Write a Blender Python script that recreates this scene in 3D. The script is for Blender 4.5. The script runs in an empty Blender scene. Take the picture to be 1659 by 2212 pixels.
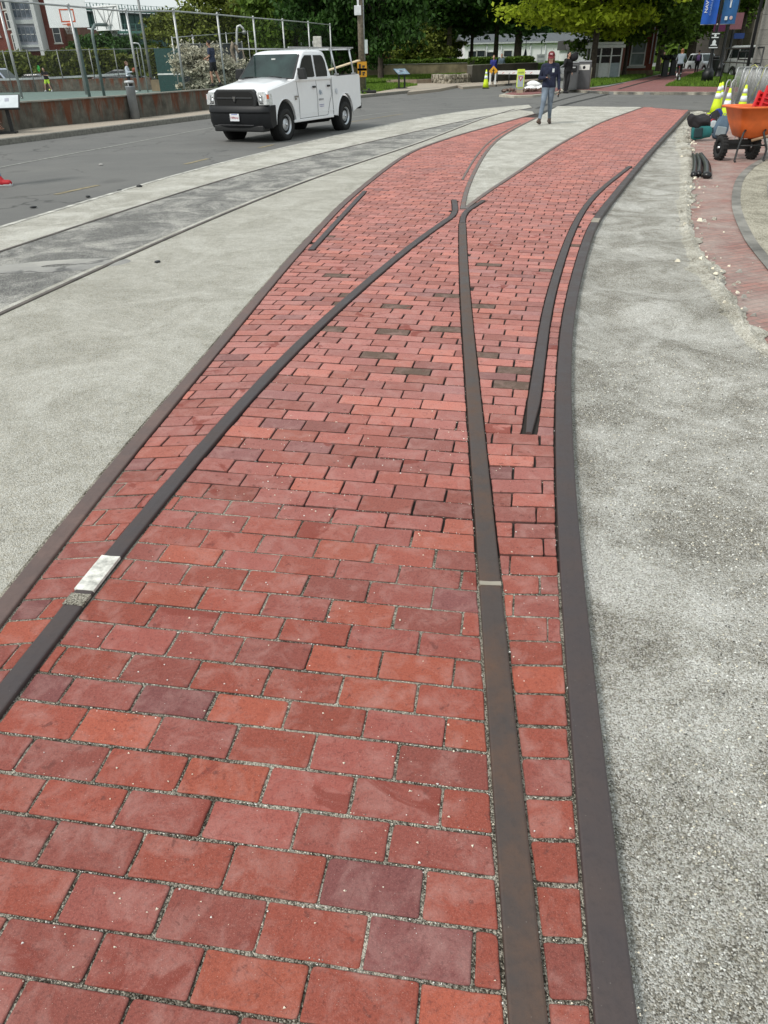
import bpy, bmesh, math, random
from mathutils import Vector, Matrix, Euler
C = bpy.context.scene.collection
R = math.radians
rnd = random.Random(7)

# ------------------------------------------------------------------ survey
# The ground plan was surveyed from the photograph: G() turns a sighting into
# a point on the ground (height z) in metres.
FP = 2795/1.8228; CX, CY, EYE = 829.5, 1106.0, 1.6
TH = math.atan((CY-127)/FP); RO = R(-1.2)
def ray(u, v):
    x = (u-CX)/FP; y = -(v-CY)/FP
    x, y = x*math.cos(RO)-y*math.sin(RO), x*math.sin(RO)+y*math.cos(RO)
    return (x, math.cos(TH)+y*math.sin(TH), -math.sin(TH)+y*math.cos(TH))
def G(u, v, z=0.0):
    d = ray(u, v); t = (z-EYE)/d[2]
    return Vector((d[0]*t, d[1]*t, z))
def AT(u, Y, z=0.0, v=130):
    """point at depth Y on the bearing of column u (measured at row v)"""
    d = ray(u, v); return Vector((d[0]/d[1]*Y, Y, z))
def HZ(v, u, Y):
    """height at depth Y seen at row v of column u"""
    d = ray(u, v); return EYE + d[2]/d[1]*Y

# ------------------------------------------------------------------ tagging
def tag(o, label=None, cat=None, group=None, kind=None):
    if label: o['label'] = label
    if cat: o['category'] = cat
    if group: o['group'] = group
    if kind: o['kind'] = kind
    return o
def thing(name, label, cat, loc=(0,0,0), rz=0, group=None, kind=None):
    o = bpy.data.objects.new(name, None); C.objects.link(o)
    o.location = loc; o.rotation_euler = (0, 0, rz)
    o.empty_display_size = .2
    return tag(o, label, cat, group, kind)
def copy_tree(o, parent=None):
    c = o.copy(); C.objects.link(c); c.parent = parent
    for ch in list(o.children): copy_tree(ch, c)
    return c

# ------------------------------------------------------------------ materials
def newmat(name):
    m = bpy.data.materials.new(name); m.use_nodes = True
    nt = m.node_tree; nt.nodes.clear()
    out = nt.nodes.new('ShaderNodeOutputMaterial'); b = nt.nodes.new('ShaderNodeBsdfPrincipled')
    nt.links.new(b.outputs[0], out.inputs[0])
    return m, nt, b, out
class NB:
    """small node-graph helper"""
    def __init__(s, nt): s.nt = nt; s.tc = nt.nodes.new('ShaderNodeTexCoord')
    def n(s, t, **k):
        x = s.nt.nodes.new(t)
        for a, v in k.items(): setattr(x, a, v)
        return x
    def l(s, a, b): s.nt.links.new(a, b)
    def noise(s, scale, detail=4, rough=.55, dist=0, vec=None, dim='3D'):
        x = s.n('ShaderNodeTexNoise'); x.noise_dimensions = dim
        x.inputs['Scale'].default_value = scale; x.inputs['Detail'].default_value = detail
        x.inputs['Roughness'].default_value = rough; x.inputs['Distortion'].default_value = dist
        s.l(vec or s.tc.outputs['Object'], x.inputs['Vector']); return x.outputs['Fac']
    def voro(s, scale, feature='F1', out='Distance', vec=None):
        x = s.n('ShaderNodeTexVoronoi'); x.feature = feature; x.inputs['Scale'].default_value = scale
        s.l(vec or s.tc.outputs['Object'], x.inputs['Vector']); return x.outputs[out]
    def ramp(s, fac, stops, interp='LINEAR'):
        x = s.n('ShaderNodeValToRGB'); x.color_ramp.interpolation = interp
        e = x.color_ramp.elements
        while len(e) < len(stops): e.new(.5)
        for k, (p, c) in enumerate(stops):
            e[k].position = p
            if isinstance(c, (int, float)): c = (c, c, c)
            e[k].color = (c[0], c[1], c[2], 1)
        s.l(fac, x.inputs['Fac']); return x.outputs['Color']
    def mix(s, fac, a, b, mode='MIX'):
        x = s.n('ShaderNodeMix'); x.data_type = 'RGBA'; x.blend_type = mode
        for v, i in ((fac, 0), (a, 6), (b, 7)):
            if hasattr(v, 'links'): s.l(v, x.inputs[i])
            elif i == 0: x.inputs[0].default_value = v
            else: x.inputs[i].default_value = (v[0], v[1], v[2], 1)
        return x.outputs[2]
    def math(s, op, a, b=0.0, c=0.0):
        x = s.n('ShaderNodeMath'); x.operation = op
        for i, v in enumerate((a, b, c)):
            if hasattr(v, 'links'): s.l(v, x.inputs[i])
            else: x.inputs[i].default_value = v
        return x.outputs[0]
    def mapv(s, scale=(1,1,1), loc=(0,0,0), rot=(0,0,0), src='Object'):
        x = s.n('ShaderNodeMapping'); x.inputs['Scale'].default_value = scale
        x.inputs['Location'].default_value = loc; x.inputs['Rotation'].default_value = rot
        s.l(s.tc.outputs[src], x.inputs['Vector']); return x.outputs[0]
    def bump(s, h, strength, dist, b):
        x = s.n('ShaderNodeBump'); x.inputs['Strength'].default_value = strength
        x.inputs['Distance'].default_value = dist
        s.l(h, x.inputs['Height']); s.l(x.outputs[0], b.inputs['Normal'])
MATS = {}
def mat(name, col, rough=.6, metal=0., var=.12, scale=6., bump=0., bscale=60., spec=.5, coat=0., alpha=None, trans=0., emit=0.):
    """painted / plain surface with slight mottling so that nothing is perfectly uniform"""
    if name in MATS: return MATS[name]
    m, nt, b, out = newmat(name); q = NB(nt)
    lo = tuple(max(0, c*(1-var)) for c in col); hi = tuple(min(1, c*(1+var)) for c in col)
    f = q.noise(scale, 5)
    q.l(q.ramp(f, [(.3, lo), (.7, hi)]), b.inputs['Base Color'])
    b.inputs['Roughness'].default_value = rough; b.inputs['Metallic'].default_value = metal
    b.inputs['Specular IOR Level'].default_value = spec; b.inputs['Coat Weight'].default_value = coat
    b.inputs['Coat Roughness'].default_value = .08
    if trans: b.inputs['Transmission Weight'].default_value = trans
    if bump: q.bump(q.noise(bscale, 4), bump, .01, b)
    if emit:
        b.inputs['Emission Color'].default_value = (*col, 1); b.inputs['Emission Strength'].default_value = emit
    MATS[name] = m; return m

# ------------------------------------------------------------------ mesh building
class MB:
    def __init__(s): s.v = []; s.f = []; s.m = []; s.mi = 0; s.sm = []
    def add(s, vs, fs, smooth=False):
        o = len(s.v); s.v += [tuple(v) for v in vs]
        for f in fs: s.f.append(tuple(i+o for i in f)); s.m.append(s.mi); s.sm.append(smooth)
        return s
    def box(s, c, size, rot=None, taper=None):
        hx, hy, hz = size[0]/2, size[1]/2, size[2]/2
        vs = []
        for z in (-1, 1):
            k = taper if (taper and z > 0) else 1
            for x, y in ((-1,-1),(1,-1),(1,1),(-1,1)): vs.append(Vector((x*hx*k, y*hy*k, z*hz)))
        if rot is not None:
            M = rot if isinstance(rot, Matrix) else Euler(rot).to_matrix()
            vs = [M @ v for v in vs]
        c = Vector(c)
        return s.add([v+c for v in vs], [(3,2,1,0),(4,5,6,7),(0,1,5,4),(1,2,6,5),(2,3,7,6),(3,0,4,7)])
    def tube(s, pts, r, n=8, caps=True, smooth=True):
        pts = [Vector(p) for p in pts]
        rs = r if isinstance(r, (list, tuple)) else [r]*len(pts)
        up = None; rings = []
        for i, p in enumerate(pts):
            t = (pts[min(i+1, len(pts)-1)]-pts[max(i-1, 0)]).normalized()
            if up is None:
                up = Vector((0,0,1)) if abs(t.z) < .9 else Vector((1,0,0))
            a = t.cross(up)
            if a.length < 1e-5: a = t.orthogonal()
            a.normalize(); b = a.cross(t).normalized(); up = b
            rings.append([p + (a*math.cos(k*2*math.pi/n)+b*math.sin(k*2*math.pi/n))*rs[i] for k in range(n)])
        vs = [v for rg in rings for v in rg]; fs = []
        for i in range(len(pts)-1):
            for k in range(n):
                fs.append((i*n+k, i*n+(k+1) % n, (i+1)*n+(k+1) % n, (i+1)*n+k))
        if caps: fs.append(tuple(range(n-1, -1, -1))); fs.append(tuple((len(pts)-1)*n+k for k in range(n)))
        return s.add(vs, fs, smooth)
    def cyl(s, p0, p1, r0, r1=None, n=12, smooth=True): return s.tube([p0, p1], [r0, r0 if r1 is None else r1], n, True, smooth)
    def lathe(s, prof, c=(0,0,0), n=16, axis='Z', smooth=True, caps=True):
        vs = []; c = Vector(c)
        for (r, h) in prof:
            for k in range(n):
                a = 2*math.pi*k/n
                if axis == 'Z': vs.append(c+Vector((r*math.cos(a), r*math.sin(a), h)))
                elif axis == 'X': vs.append(c+Vector((h, r*math.cos(a), r*math.sin(a))))
                else: vs.append(c+Vector((r*math.sin(a), h, r*math.cos(a))))
        fs = []
        for i in range(len(prof)-1):
            for k in range(n): fs.append((i*n+k, i*n+(k+1) % n, (i+1)*n+(k+1) % n, (i+1)*n+k))
        if caps: fs.append(tuple(range(n-1, -1, -1))); fs.append(tuple((len(prof)-1)*n+k for k in range(n)))
        else:
            for k in range(n): fs.append(((len(prof)-1)*n+k, (len(prof)-1)*n+(k+1) % n, (k+1) % n, k))
        return s.add(vs, fs, smooth)
    def prism(s, poly, z0, z1, M=None):
        """poly = list of (x,y) counter-clockwise, extruded z0..z1, optional matrix"""
        n = len(poly); vs = [Vector((p[0], p[1], z0)) for p in poly]+[Vector((p[0], p[1], z1)) for p in poly]
        if M is not None: vs = [M @ v for v in vs]
        fs = [tuple(range(n-1, -1, -1)), tuple(range(n, 2*n))]+[(k, (k+1) % n, n+(k+1) % n, n+k) for k in range(n)]
        return s.add(vs, fs)
    def ell(s, c, r, n=12, m=8, M=None):
        vs = []; fs = []; c = Vector(c)
        for j in range(m+1):
            th = math.pi*j/m
            for k in range(n):
                a = 2*math.pi*k/n
                v = Vector((r[0]*math.sin(th)*math.cos(a), r[1]*math.sin(th)*math.sin(a), r[2]*math.cos(th)))
                if M is not None: v = M @ v
                vs.append(v+c)
        for j in range(m):
            for k in range(n): fs.append((j*n+k, (j+1)*n+k, (j+1)*n+(k+1) % n, j*n+(k+1) % n))
        return s.add(vs, fs, True)
    def loft(s, secs, caps=True, smooth=True, closed=True):
        n = len(secs[0]); vs = [v for sc in secs for v in sc]; fs = []
        for i in range(len(secs)-1):
            for k in range(n if closed else n-1):
                fs.append((i*n+k, i*n+(k+1) % n, (i+1)*n+(k+1) % n, (i+1)*n+k))
        if caps: fs.append(tuple(range(n-1, -1, -1))); fs.append(tuple((len(secs)-1)*n+k for k in range(n)))
        return s.add(vs, fs, smooth)
    def sheet(s, pts):  # flat polygon facing up
        a = sum((pts[i][0]*pts[(i+1) % len(pts)][1]-pts[(i+1) % len(pts)][0]*pts[i][1]) for i in range(len(pts)))
        if a < 0: pts = list(pts)[::-1]
        return s.add(pts, [tuple(range(len(pts)))])
    def build(s, name, mats, parent=None, bevel=0, seg=2, tri=False, loc=None, fixn=False, hard=None):
        me = bpy.data.meshes.new(name); me.from_pydata(s.v, [], s.f)
        if not isinstance(mats, (list, tuple)): mats = [mats]
        for m in mats: me.materials.append(m)
        me.polygons.foreach_set('material_index', s.m); me.polygons.foreach_set('use_smooth', s.sm)
        if tri or fixn:
            bm = bmesh.new(); bm.from_mesh(me)
            if fixn: bmesh.ops.recalc_face_normals(bm, faces=bm.faces)
            if tri: bmesh.ops.triangulate(bm, faces=bm.faces)
            bm.to_mesh(me); bm.free()
        me.update()
        o = bpy.data.objects.new(name, me); C.objects.link(o)
        if parent: o.parent = parent
        if loc is not None: o.location = loc
        if bevel:
            md = o.modifiers.new('bevel', 'BEVEL'); md.width = bevel; md.segments = seg; md.limit_method = 'ANGLE'; md.angle_limit = R(35)
            for p in me.polygons: p.use_smooth = True
            wn = o.modifiers.new('wn', 'WEIGHTED_NORMAL')
        elif hard:
            pass
        return o
def text_mesh(body, size, extrude=.002, font_bold=False, align='CENTER'):
    cu = bpy.data.curves.new('txt', 'FONT'); cu.body = body; cu.size = size; cu.extrude = extrude
    cu.align_x = align; cu.align_y = 'CENTER'; cu.resolution_u = 2
    if font_bold: cu.offset = size*.02
    o = bpy.data.objects.new('txt', cu); C.objects.link(o)
    dg = bpy.context.evaluated_depsgraph_get(); dg.update()
    me = bpy.data.meshes.new_from_object(o.evaluated_get(dg))
    bpy.data.objects.remove(o); return me
def text_obj(name, body, size, m, parent, loc, rot, bold=False, sx=1.0):
    me = text_mesh(body, size, .002, bold); me.materials.clear(); me.materials.append(m)
    for v in me.vertices: v.co.x *= sx
    o = bpy.data.objects.new(name, me); C.objects.link(o); o.parent = parent
    o.location = loc; o.rotation_euler = rot; return o

# ------------------------------------------------------------------ camera, world, sun
sc = bpy.context.scene
cam = bpy.data.cameras.new('camera'); co = bpy.data.objects.new('camera', cam); C.objects.link(co)
cam.sensor_fit = 'VERTICAL'; cam.sensor_height = 36; cam.sensor_width = 27
cam.lens = 36*2795/4032.0; cam.clip_start = .05; cam.clip_end = 3000
co.location = (0, 0, EYE)
Mr = Matrix.Rotation(math.pi/2-TH, 3, 'X') @ Matrix.Rotation(RO, 3, 'Z')
co.rotation_euler = Mr.to_euler(); sc.camera = co

w = bpy.data.worlds.new('World'); sc.world = w; w.use_nodes = True
nt = w.node_tree; nt.nodes.clear()
SUN_EL, SUN_AZ = R(50), R(-128)      # azimuth from +Y, clockwise; light comes over the left shoulder
sky = nt.nodes.new('ShaderNodeTexSky'); sky.sky_type = 'NISHITA'; sky.sun_disc = False
sky.sun_elevation = SUN_EL; sky.sun_rotation = SUN_AZ; sky.air_density = 1.6; sky.dust_density = 6; sky.ozone_density = 1.5
tcw = nt.nodes.new('ShaderNodeTexCoord'); nz = nt.nodes.new('ShaderNodeTexNoise')
nz.inputs['Scale'].default_value = 3.2; nz.inputs['Detail'].default_value = 6
nt.links.new(tcw.outputs['Generated'], nz.inputs['Vector'])
cr = nt.nodes.new('ShaderNodeValToRGB'); nt.links.new(nz.outputs['Fac'], cr.inputs['Fac'])
cr.color_ramp.elements[0].position = .3; cr.color_ramp.elements[0].color = (8.0, 9.0, 9.2, 1)
cr.color_ramp.elements[1].position = .7; cr.color_ramp.elements[1].color = (10.8, 11.6, 11.5, 1)
mx = nt.nodes.new('ShaderNodeMix'); mx.data_type = 'RGBA'; mx.inputs[0].default_value = .72   # thin overcast over the blue
nt.links.new(sky.outputs[0], mx.inputs[6]); nt.links.new(cr.outputs[0], mx.inputs[7])
bg = nt.nodes.new('ShaderNodeBackground'); bg.inputs['Strength'].default_value = .078
wo = nt.nodes.new('ShaderNodeOutputWorld')
nt.links.new(mx.outputs[2], bg.inputs['Color']); nt.links.new(bg.outputs[0], wo.inputs[0])
sl = bpy.data.lights.new('sun', 'SUN'); sl.energy = 1.7; sl.angle = R(11); sl.color = (1, .97, .92)
so = bpy.data.objects.new('sun', sl); C.objects.link(so)
dv = Vector((math.sin(SUN_AZ)*math.cos(SUN_EL), math.cos(SUN_AZ)*math.cos(SUN_EL), math.sin(SUN_EL)))
so.rotation_euler = dv.to_track_quat('Z', 'Y').to_euler(); so.location = (0, 0, 40)
sc.view_settings.view_transform = 'Standard'; sc.view_settings.look = 'None'
sc.view_settings.exposure = 0.42; sc.view_settings.gamma = 1
# ================================================================== GROUND MATERIALS
def gravel_mat(name, lo, mid, hi, patch=.5, scale=1.0, grn=1.0):
    m, nt, b, out = newmat(name); q = NB(nt)
    cell = q.n('ShaderNodeTexVoronoi'); cell.inputs['Scale'].default_value = 170*scale; cell.inputs['Randomness'].default_value = 1
    q.l(q.tc.outputs['Object'], cell.inputs['Vector'])
    sep = q.n('ShaderNodeSeparateColor'); q.l(cell.outputs['Color'], sep.inputs[0])
    big = q.ramp(q.noise(1.5, 9, .72, .9), [(.42, 0.), (.60, 1.)])
    mid_ = q.ramp(q.noise(9, 5, .6), [(.35, 0.), (.7, 1.)])
    k = q.math('ADD', q.math('MULTIPLY', big, patch), q.math('MULTIPLY', mid_, .22))
    k2 = q.math('ADD', q.math('MULTIPLY', sep.outputs[0], .62*grn), q.math('MULTIPLY', k, .75))
    col = q.ramp(k2, [(.05, lo), (.42, mid), (1.0, hi)]); col = q.mix(q.ramp(sep.outputs[1], [(.0, .75), (.16, 0.)], 'LINEAR'), col, tuple(x*1.0 for x in lo)); col = q.mix(q.ramp(sep.outputs[2], [(.86, 0.), (.97, .7)]), col, hi)
    tint = q.mix(q.ramp(q.noise(60, 3), [(.45, 0.), (.75, .35)]), col, (mid[0]*.95, mid[1]*.86, mid[2]*.68))
    q.l(tint, b.inputs['Base Color']); b.inputs['Roughness'].default_value = .95; b.inputs['Specular IOR Level'].default_value = .2
    h = q.math('ADD', q.math('MULTIPLY', cell.outputs['Distance'], -1.4), q.math('MULTIPLY', q.noise(12, 5), 1.6))
    q.bump(h, .8, .006, b)
    return m
M_gravel = gravel_mat('gravel_pale', (.22, .208, .175), (.45, .432, .375), (.74, .73, .68), .34, 1.4)
M_gravel_r = gravel_mat('gravel_grey', (.085, .076, .062), (.335, .318, .275), (.80, .79, .75), .46, 1.5)
M_dust = gravel_mat('stone_dust', (.24, .228, .195), (.46, .445, .395), (.76, .75, .70), .50, 1.1, .8)
M_grout = gravel_mat('joint_sand', (.018, .015, .011), (.10, .088, .068), (.60, .56, .47), .60, 1.6)

def asphalt_mat(name, base, patch, worn):
    m, nt, b, out = newmat(name); q = NB(nt)
    f = q.noise(190, 3, .7); g = q.noise(.5, 6, .6); st = q.noise(3, 5, .6, 0, q.mapv((.16, 1.2, 1), rot=(0, 0, R(-62))))
    c = q.ramp(f, [(.3, tuple(x*.7 for x in base)), (.52, base), (.75, tuple(x*1.6 for x in base))])
    c = q.mix(q.ramp(g, [(.45, 0.), (.7, worn)]), c, patch)
    c = q.mix(q.ramp(st, [(.55, 0.), (.75, .35)]), c, tuple(x*.72 for x in base))
    wv_ = q.n('ShaderNodeVectorMath'); wv_.operation = 'ADD'; nz_ = q.n('ShaderNodeTexNoise'); nz_.inputs['Scale'].default_value = 1.7; nz_.inputs['Detail'].default_value = 5; q.l(q.tc.outputs['Object'], nz_.inputs['Vector'])
    q.l(q.tc.outputs['Object'], wv_.inputs[0]); q.l(nz_.outputs['Color'], wv_.inputs[1])
    ck = q.voro(.33, 'DISTANCE_TO_EDGE', 'Distance', wv_.outputs[0]); ms_ = q.ramp(q.noise(.35, 3), [(.45, 0.), (.55, 1.)])
    c = q.mix(q.math('MULTIPLY', q.ramp(ck, [(.0, .8), (.006, .5), (.012, 0.)]), ms_), c, tuple(x*.38 for x in base))
    c = q.mix(q.ramp(q.noise(2.6, 7, .75), [(.60, 0.), (.72, .5)]), c, patch)
    c = q.mix(q.ramp(q.noise(.9, 2, .4, 0, q.mapv((1,1,1), (7,3,0))), [(.66, 0.), (.72, .45)]), c, tuple(x*.6 for x in base))
    q.l(c, b.inputs['Base Color']); b.inputs['Roughness'].default_value = .88; b.inputs['Specular IOR Level'].default_value = .35
    q.bump(f, .5, .004, b); return m
M_asph = asphalt_mat('asphalt', (.140, .138, .132), (.185, .180, .168), .6)
M_asph_d = asphalt_mat('asphalt_dusty', (.175, .175, .175), (.44, .425, .385), 1.)
M_conc = mat('kerb_granite', (.20, .19, .165), .85, var=.3, scale=14, bump=.4)
M_strip = mat('rail_concrete', (.44, .43, .39), .9, var=.55, scale=7, bump=.5)

def walk_mat():
    m, nt, b, out = newmat('sidewalk_exposed_aggregate'); q = NB(nt)
    c = q.ramp(q.noise(70, 4, .7), [(.3, (.18, .14, .10)), (.55, (.42, .36, .29)), (.75, (.60, .54, .46))])
    c = q.mix(q.ramp(q.noise(.7, 5), [(.4, 0.), (.7, .4)]), c, (.33, .30, .26))
    q.l(c, b.inputs['Base Color']); b.inputs['Roughness'].default_value = .9; q.bump(q.noise(90, 3), .4, .004, b); return m
M_walk = walk_mat()

def grass_mat(name='grass', a=(.035, .085, .012), c2=(.11, .20, .03)):
    m, nt, b, out = newmat(name); q = NB(nt)
    c = q.ramp(q.noise(14, 6, .7), [(.3, a), (.7, c2)])
    c = q.mix(q.ramp(q.noise(.8, 4), [(.4, 0.), (.7, .5)]), c, (.08, .115, .025))
    q.l(c, b.inputs['Base Color']); b.inputs['Roughness'].default_value = .95; b.inputs['Specular IOR Level'].default_value = .1
    q.bump(q.noise(40, 5), 1, .05, b); return m
M_grass = grass_mat()

def pavers_mat(name, c1, c2, mort, bw=.23, rh=.115, rot=0., dirt=.5, soot=(.30, .27, .25)):
    m, nt, b, out = newmat(name); q = NB(nt)
    br = q.n('ShaderNodeTexBrick'); v = q.mapv(rot=(0, 0, rot)); q.l(v, br.inputs['Vector'])
    br.inputs['Scale'].default_value = 1; br.inputs['Brick Width'].default_value = bw; br.inputs['Row Height'].default_value = rh
    br.inputs['Mortar Size'].default_value = .006; br.inputs['Mortar Smooth'].default_value = .3
    br.inputs['Color1'].default_value = (*c1, 1); br.inputs['Color2'].default_value = (*c2, 1); br.inputs['Mortar'].default_value = (*mort, 1)
    br.inputs['Bias'].default_value = 0
    c = q.mix(q.ramp(q.noise(2.2, 6, .65), [(.36, 0.), (.64, dirt)]), br.outputs['Color'], soot)
    c = q.mix(q.ramp(q.noise(30, 5, .7), [(.4, 0.), (.8, .6)]), c, tuple(x*.55 for x in c1))
    q.l(c, b.inputs['Base Color']); b.inputs['Roughness'].default_value = .88
    h = q.math('ADD', q.math('MULTIPLY', br.outputs['Fac'], -1.), q.math('MULTIPLY', q.noise(45, 4), .7))
    q.bump(h, .7, .006, b); return m
M_oldbrick = pavers_mat('old_brick_paving', (.36, .18, .15), (.25, .14, .125), (.16, .13, .11), .22, .075, R(-24), .62, (.42, .37, .33))
M_pathbrick = pavers_mat('brick_sidewalk', (.27, .09, .085), (.20, .075, .072), (.15, .10, .09), .21, .105, R(-20), .35, (.30, .17, .155))
M_soil = mat('soil', (.16, .14, .105), .95, var=.35, scale=.6, bump=.6)

# ================================================================== GROUND PLAN
def spl(pts, step=.25):
    """Catmull-Rom resample of a plan polyline"""
    P = [Vector((p[0], p[1])) for p in pts]; P = [2*P[0]-P[1]]+P+[2*P[-1]-P[-2]]; out = []
    for i in range(1, len(P)-2):
        a, b, c, d = P[i-1:i+3]; L = (c-b).length; n = max(2, int(L/step))
        for k in range(n):
            t = k/n
            out.append(.5*((2*b)+(c-a)*t+(2*a-5*b+4*c-d)*t*t+(3*b-a-3*c+d)*t**3))
    out.append(P[-2]); return out
def relax(c, it=40):
    c = [p.copy() for p in c]
    for _ in range(it): c = [c[0]]+[c[i]*.5+(c[i-1]+c[i+1])*.25 for i in range(1, len(c)-1)]+[c[-1]]
    return c
def sm(c, step=.25, it=60):
    L = sum((c[i+1]-c[i]).length for i in range(len(c)-1)); return relax(resamp(c, max(8, int(L/step))), it)
def gl(l): return [G(u, v).xy for u, v in l]
cA = spl(gl([(1350,2400),(1334,2212),(1284,1763),(1236,1317),(1220.5,1095),(1215,904),(1220.5,713),(1239,622),(1262,536),(1283,477),(1325,425),(1366,374),(1420,312),(1488,240)]))
cB = spl(gl([(1158,2400),(1138,2212),(1100,1763),(1062,1317),(1047,1095),(1026,904),(1011,713),(1003,622),(1000,536),(999,482)]))
cC = spl(gl([(-220,1800),(-60,1570),(32,1481),(170,1289),(247,1199),(348,1060),(478,926),(575,812),(660,728),(768,632),(875,541),(940,492),(968,474)]))
cD = spl(gl([(-160,1530),(0,1311),(144,1145),(278,971),(427,802),(496,720),(529,680),(600,592),(651,537),(688,495),(741,440),(792,397),(849,353),(897,324),(983,294),(1069,270),(1155,246)]))
cE = spl(gl([(672,541),(730,477),(788,414)]))
cF = spl(gl([(1142,938),(1150,890),(1160,840),(1174,713),(1190,635),(1211,568),(1229,514),(1262,450),(1301,407),(1361,360)]))
cG = spl(gl([(999,452),(1004,417),(1026,369),(1047,332),(1074,302),(1112,278),(1160,254)]))
cH = spl(gl([(1004,452),(1031,428),(1112,377),(1198,318),(1251,289),(1305,262),(1391,231)]))
cI = spl(gl([(-300,580),(0,492),(132,452),(328,389),(529,338),(688,301),(870,262),(1049,232),(1142,226)]))
cJ = spl(gl([(-300,640),(0,545),(291,444),(476,386),(635,344),(796,306),(878,288),(1049,250),(1150,232)]))
cK = spl(gl([(-300,815),(0,674),(227,574),(370,505),(525,442),(698,375),(794,344),(878,320),(940,296),(1000,272),(1055,251),(1110,236)]))
def offs(c, d):
    out = []
    for i, p in enumerate(c):
        t = (c[min(i+1, len(c)-1)]-c[max(i-1, 0)]).normalized(); out.append(p+Vector((t.y, -t.x))*d)
    return out
def strip(mb, c1, c2, z1, z2=None, n=1):
    """ribbon between two plan curves with equal counts"""
    z2 = z1 if z2 is None else z2; vs = []; fs = []
    for a, b in zip(c1, c2): vs += [(a.x, a.y, z1), (b.x, b.y, z2)]
    for i in range(len(c1)-1): fs.append((2*i, 2*i+1, 2*i+3, 2*i+2))
    mb.add(vs, fs)
def resamp(c, n):
    L = [0]
    for i in range(1, len(c)): L.append(L[-1]+(c[i]-c[i-1]).length)
    out = []; j = 0
    for k in range(n):
        s = L[-1]*k/(n-1)
        while j < len(L)-2 and L[j+1] < s: j += 1
        t = (s-L[j])/max(1e-6, L[j+1]-L[j]); out.append(c[j].lerp(c[j+1], min(1, t)))
    return out
def poly(name, pts, z, m, label=None, kind='structure'):
    mb = MB(); P_ = [(p[0], p[1]) for p in pts]
    if sum(P_[i][0]*P_[(i+1) % len(P_)][1]-P_[(i+1) % len(P_)][0]*P_[i][1] for i in range(len(P_))) < 0: P_ = P_[::-1]
    n = len(P_); mb.add([(x, y, z) for x, y in P_]+[(x, y, -.16) for x, y in P_], [tuple(range(n))]+[(n+i, n+(i+1) % n, (i+1) % n, i) for i in range(n)])
    o = mb.build(name, m, tri=True)
    return tag(o, label, kind=kind)

cA, cB, cC, cD, cF = sm(cA, .2, 30), sm(cB, .2, 40), sm(cC, .2, 30), sm(cD, .2, 30), sm(cF, .15, 25)
cG, cH = sm(cG, .25, 30), sm(cH, .25, 30)
cI, cJ, cK = sm(cI, .4, 60), sm(cJ, .4, 60), sm(cK, .4, 60)
# the ground everything lies on
mb = MB(); mb.sheet([(-900,-60,-.11),(900,-60,-.11),(900,1600,-.11),(-900,1600,-.11)]); tag(mb.build('ground', M_soil), kind='structure')
# asphalt: left carriageway up to the brick track, plus the cross street
kerbL = [Vector((-26,-20)), Vector((-16.6,1.5)), G(0,313).xy, G(439,257).xy, G(782,211).xy, G(880,201).xy, G(948,194).xy]
roadP = kerbL[:]+[G(1000,186).xy, Vector((9, 62)), Vector((14,74)), Vector((60,95)), Vector((60,22)), Vector((30,20)), G(1600,238).xy, G(1491,236).xy, G(1393,231).xy, G(1226,228).xy, G(1160,247).xy]
roadP += [p for p in reversed(cD)]+[Vector((-1.6,-2)), Vector((-2,-20))]
poly('road', roadP, -.016, M_asph)
# dusty asphalt between the two old rails
mb = MB(); n = 60; strip(mb, resamp(cJ, n), resamp(cK, n), -.010); tag(mb.build('track_pavement', gravel_mat('dusty_asphalt', (.085, .084, .082), (.20, .20, .195), (.58, .56, .51), .62, 1.0, .8)), kind='structure')
mb = MB(); strip(mb, resamp(cI, n), resamp(cJ, n), -.006); tag(mb.build('gravel_strip', M_dust), kind='structure')
# gravel apron between the old track and the brick track
def ygrid(c1, c2, n, m, z, amp, seed=1, z2=None, raw=False):
    """gently uneven sheet between two curves"""
    from mathutils import noise
    a = c1 if raw else resamp(c1, n); b = c2 if raw else resamp(c2, n); vs = []; fs = []
    for i in range(n):
        for j in range(m):
            t = j/(m-1); p = a[i].lerp(b[i], t)
            zz = z if z2 is None else z+(z2-z)*min(1, t*5)
            e = min(t, 1-t)*6; e = min(1, e)
            vs.append((p.x, p.y, zz+amp*e*noise.noise(Vector((p.x*1.5, p.y*1.5, seed)))))
    for i in range(n-1):
        for j in range(m-1): fs.append((i*m+j, i*m+j+1, (i+1)*m+j+1, (i+1)*m+j))
    mb = MB(); mb.add(vs, fs, True); return mb
cDl = [p for p in cD]
tag(ygrid(cK+[G(1150,240).xy], cD, 160, 14, -.008, .010).build('gravel_apron', M_gravel), kind='structure')
# gravel wedge between the two brick legs
wedge = [p for p in cG]+[G(1205,229).xy]+[p for p in reversed(cH)]
poly('gravel_wedge', wedge, -.004, M_dust)
def byY(c, n, y0, y1, pw=1.7):
    c = sorted(c, key=lambda p: p.y); out = []; j = 0
    for k in range(n):
        y = y0+(y1-y0)*(k/(n-1))**pw
        while j < len(c)-2 and c[j+1].y < y: j += 1
        t = (y-c[j].y)/max(1e-6, c[j+1].y-c[j].y); out.append(Vector((c[j].x+(c[j+1].x-c[j].x)*max(-2, min(1.5, t)), y)))
    return out
# right-hand gravel shoulder, lower than the rail
cR = spl([(4.0,-3),(3.4,1.2),(2.75,3.9)]+[tuple(G(u, v).xy) for u, v in [(1640,735),(1572,650),(1502,560),(1480,500),(1470,430),(1474,345),(1462,300),(1470,262),(1505,238)]])
tag(ygrid(byY(offs(cA, .02), 260, -.6, 27.2), relax(byY(cR, 260, -.6, 27.2), 12), 260, 22, -.045, .03, 3, -.075, raw=True).build('gravel_shoulder', M_gravel_r), kind='structure')
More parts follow.
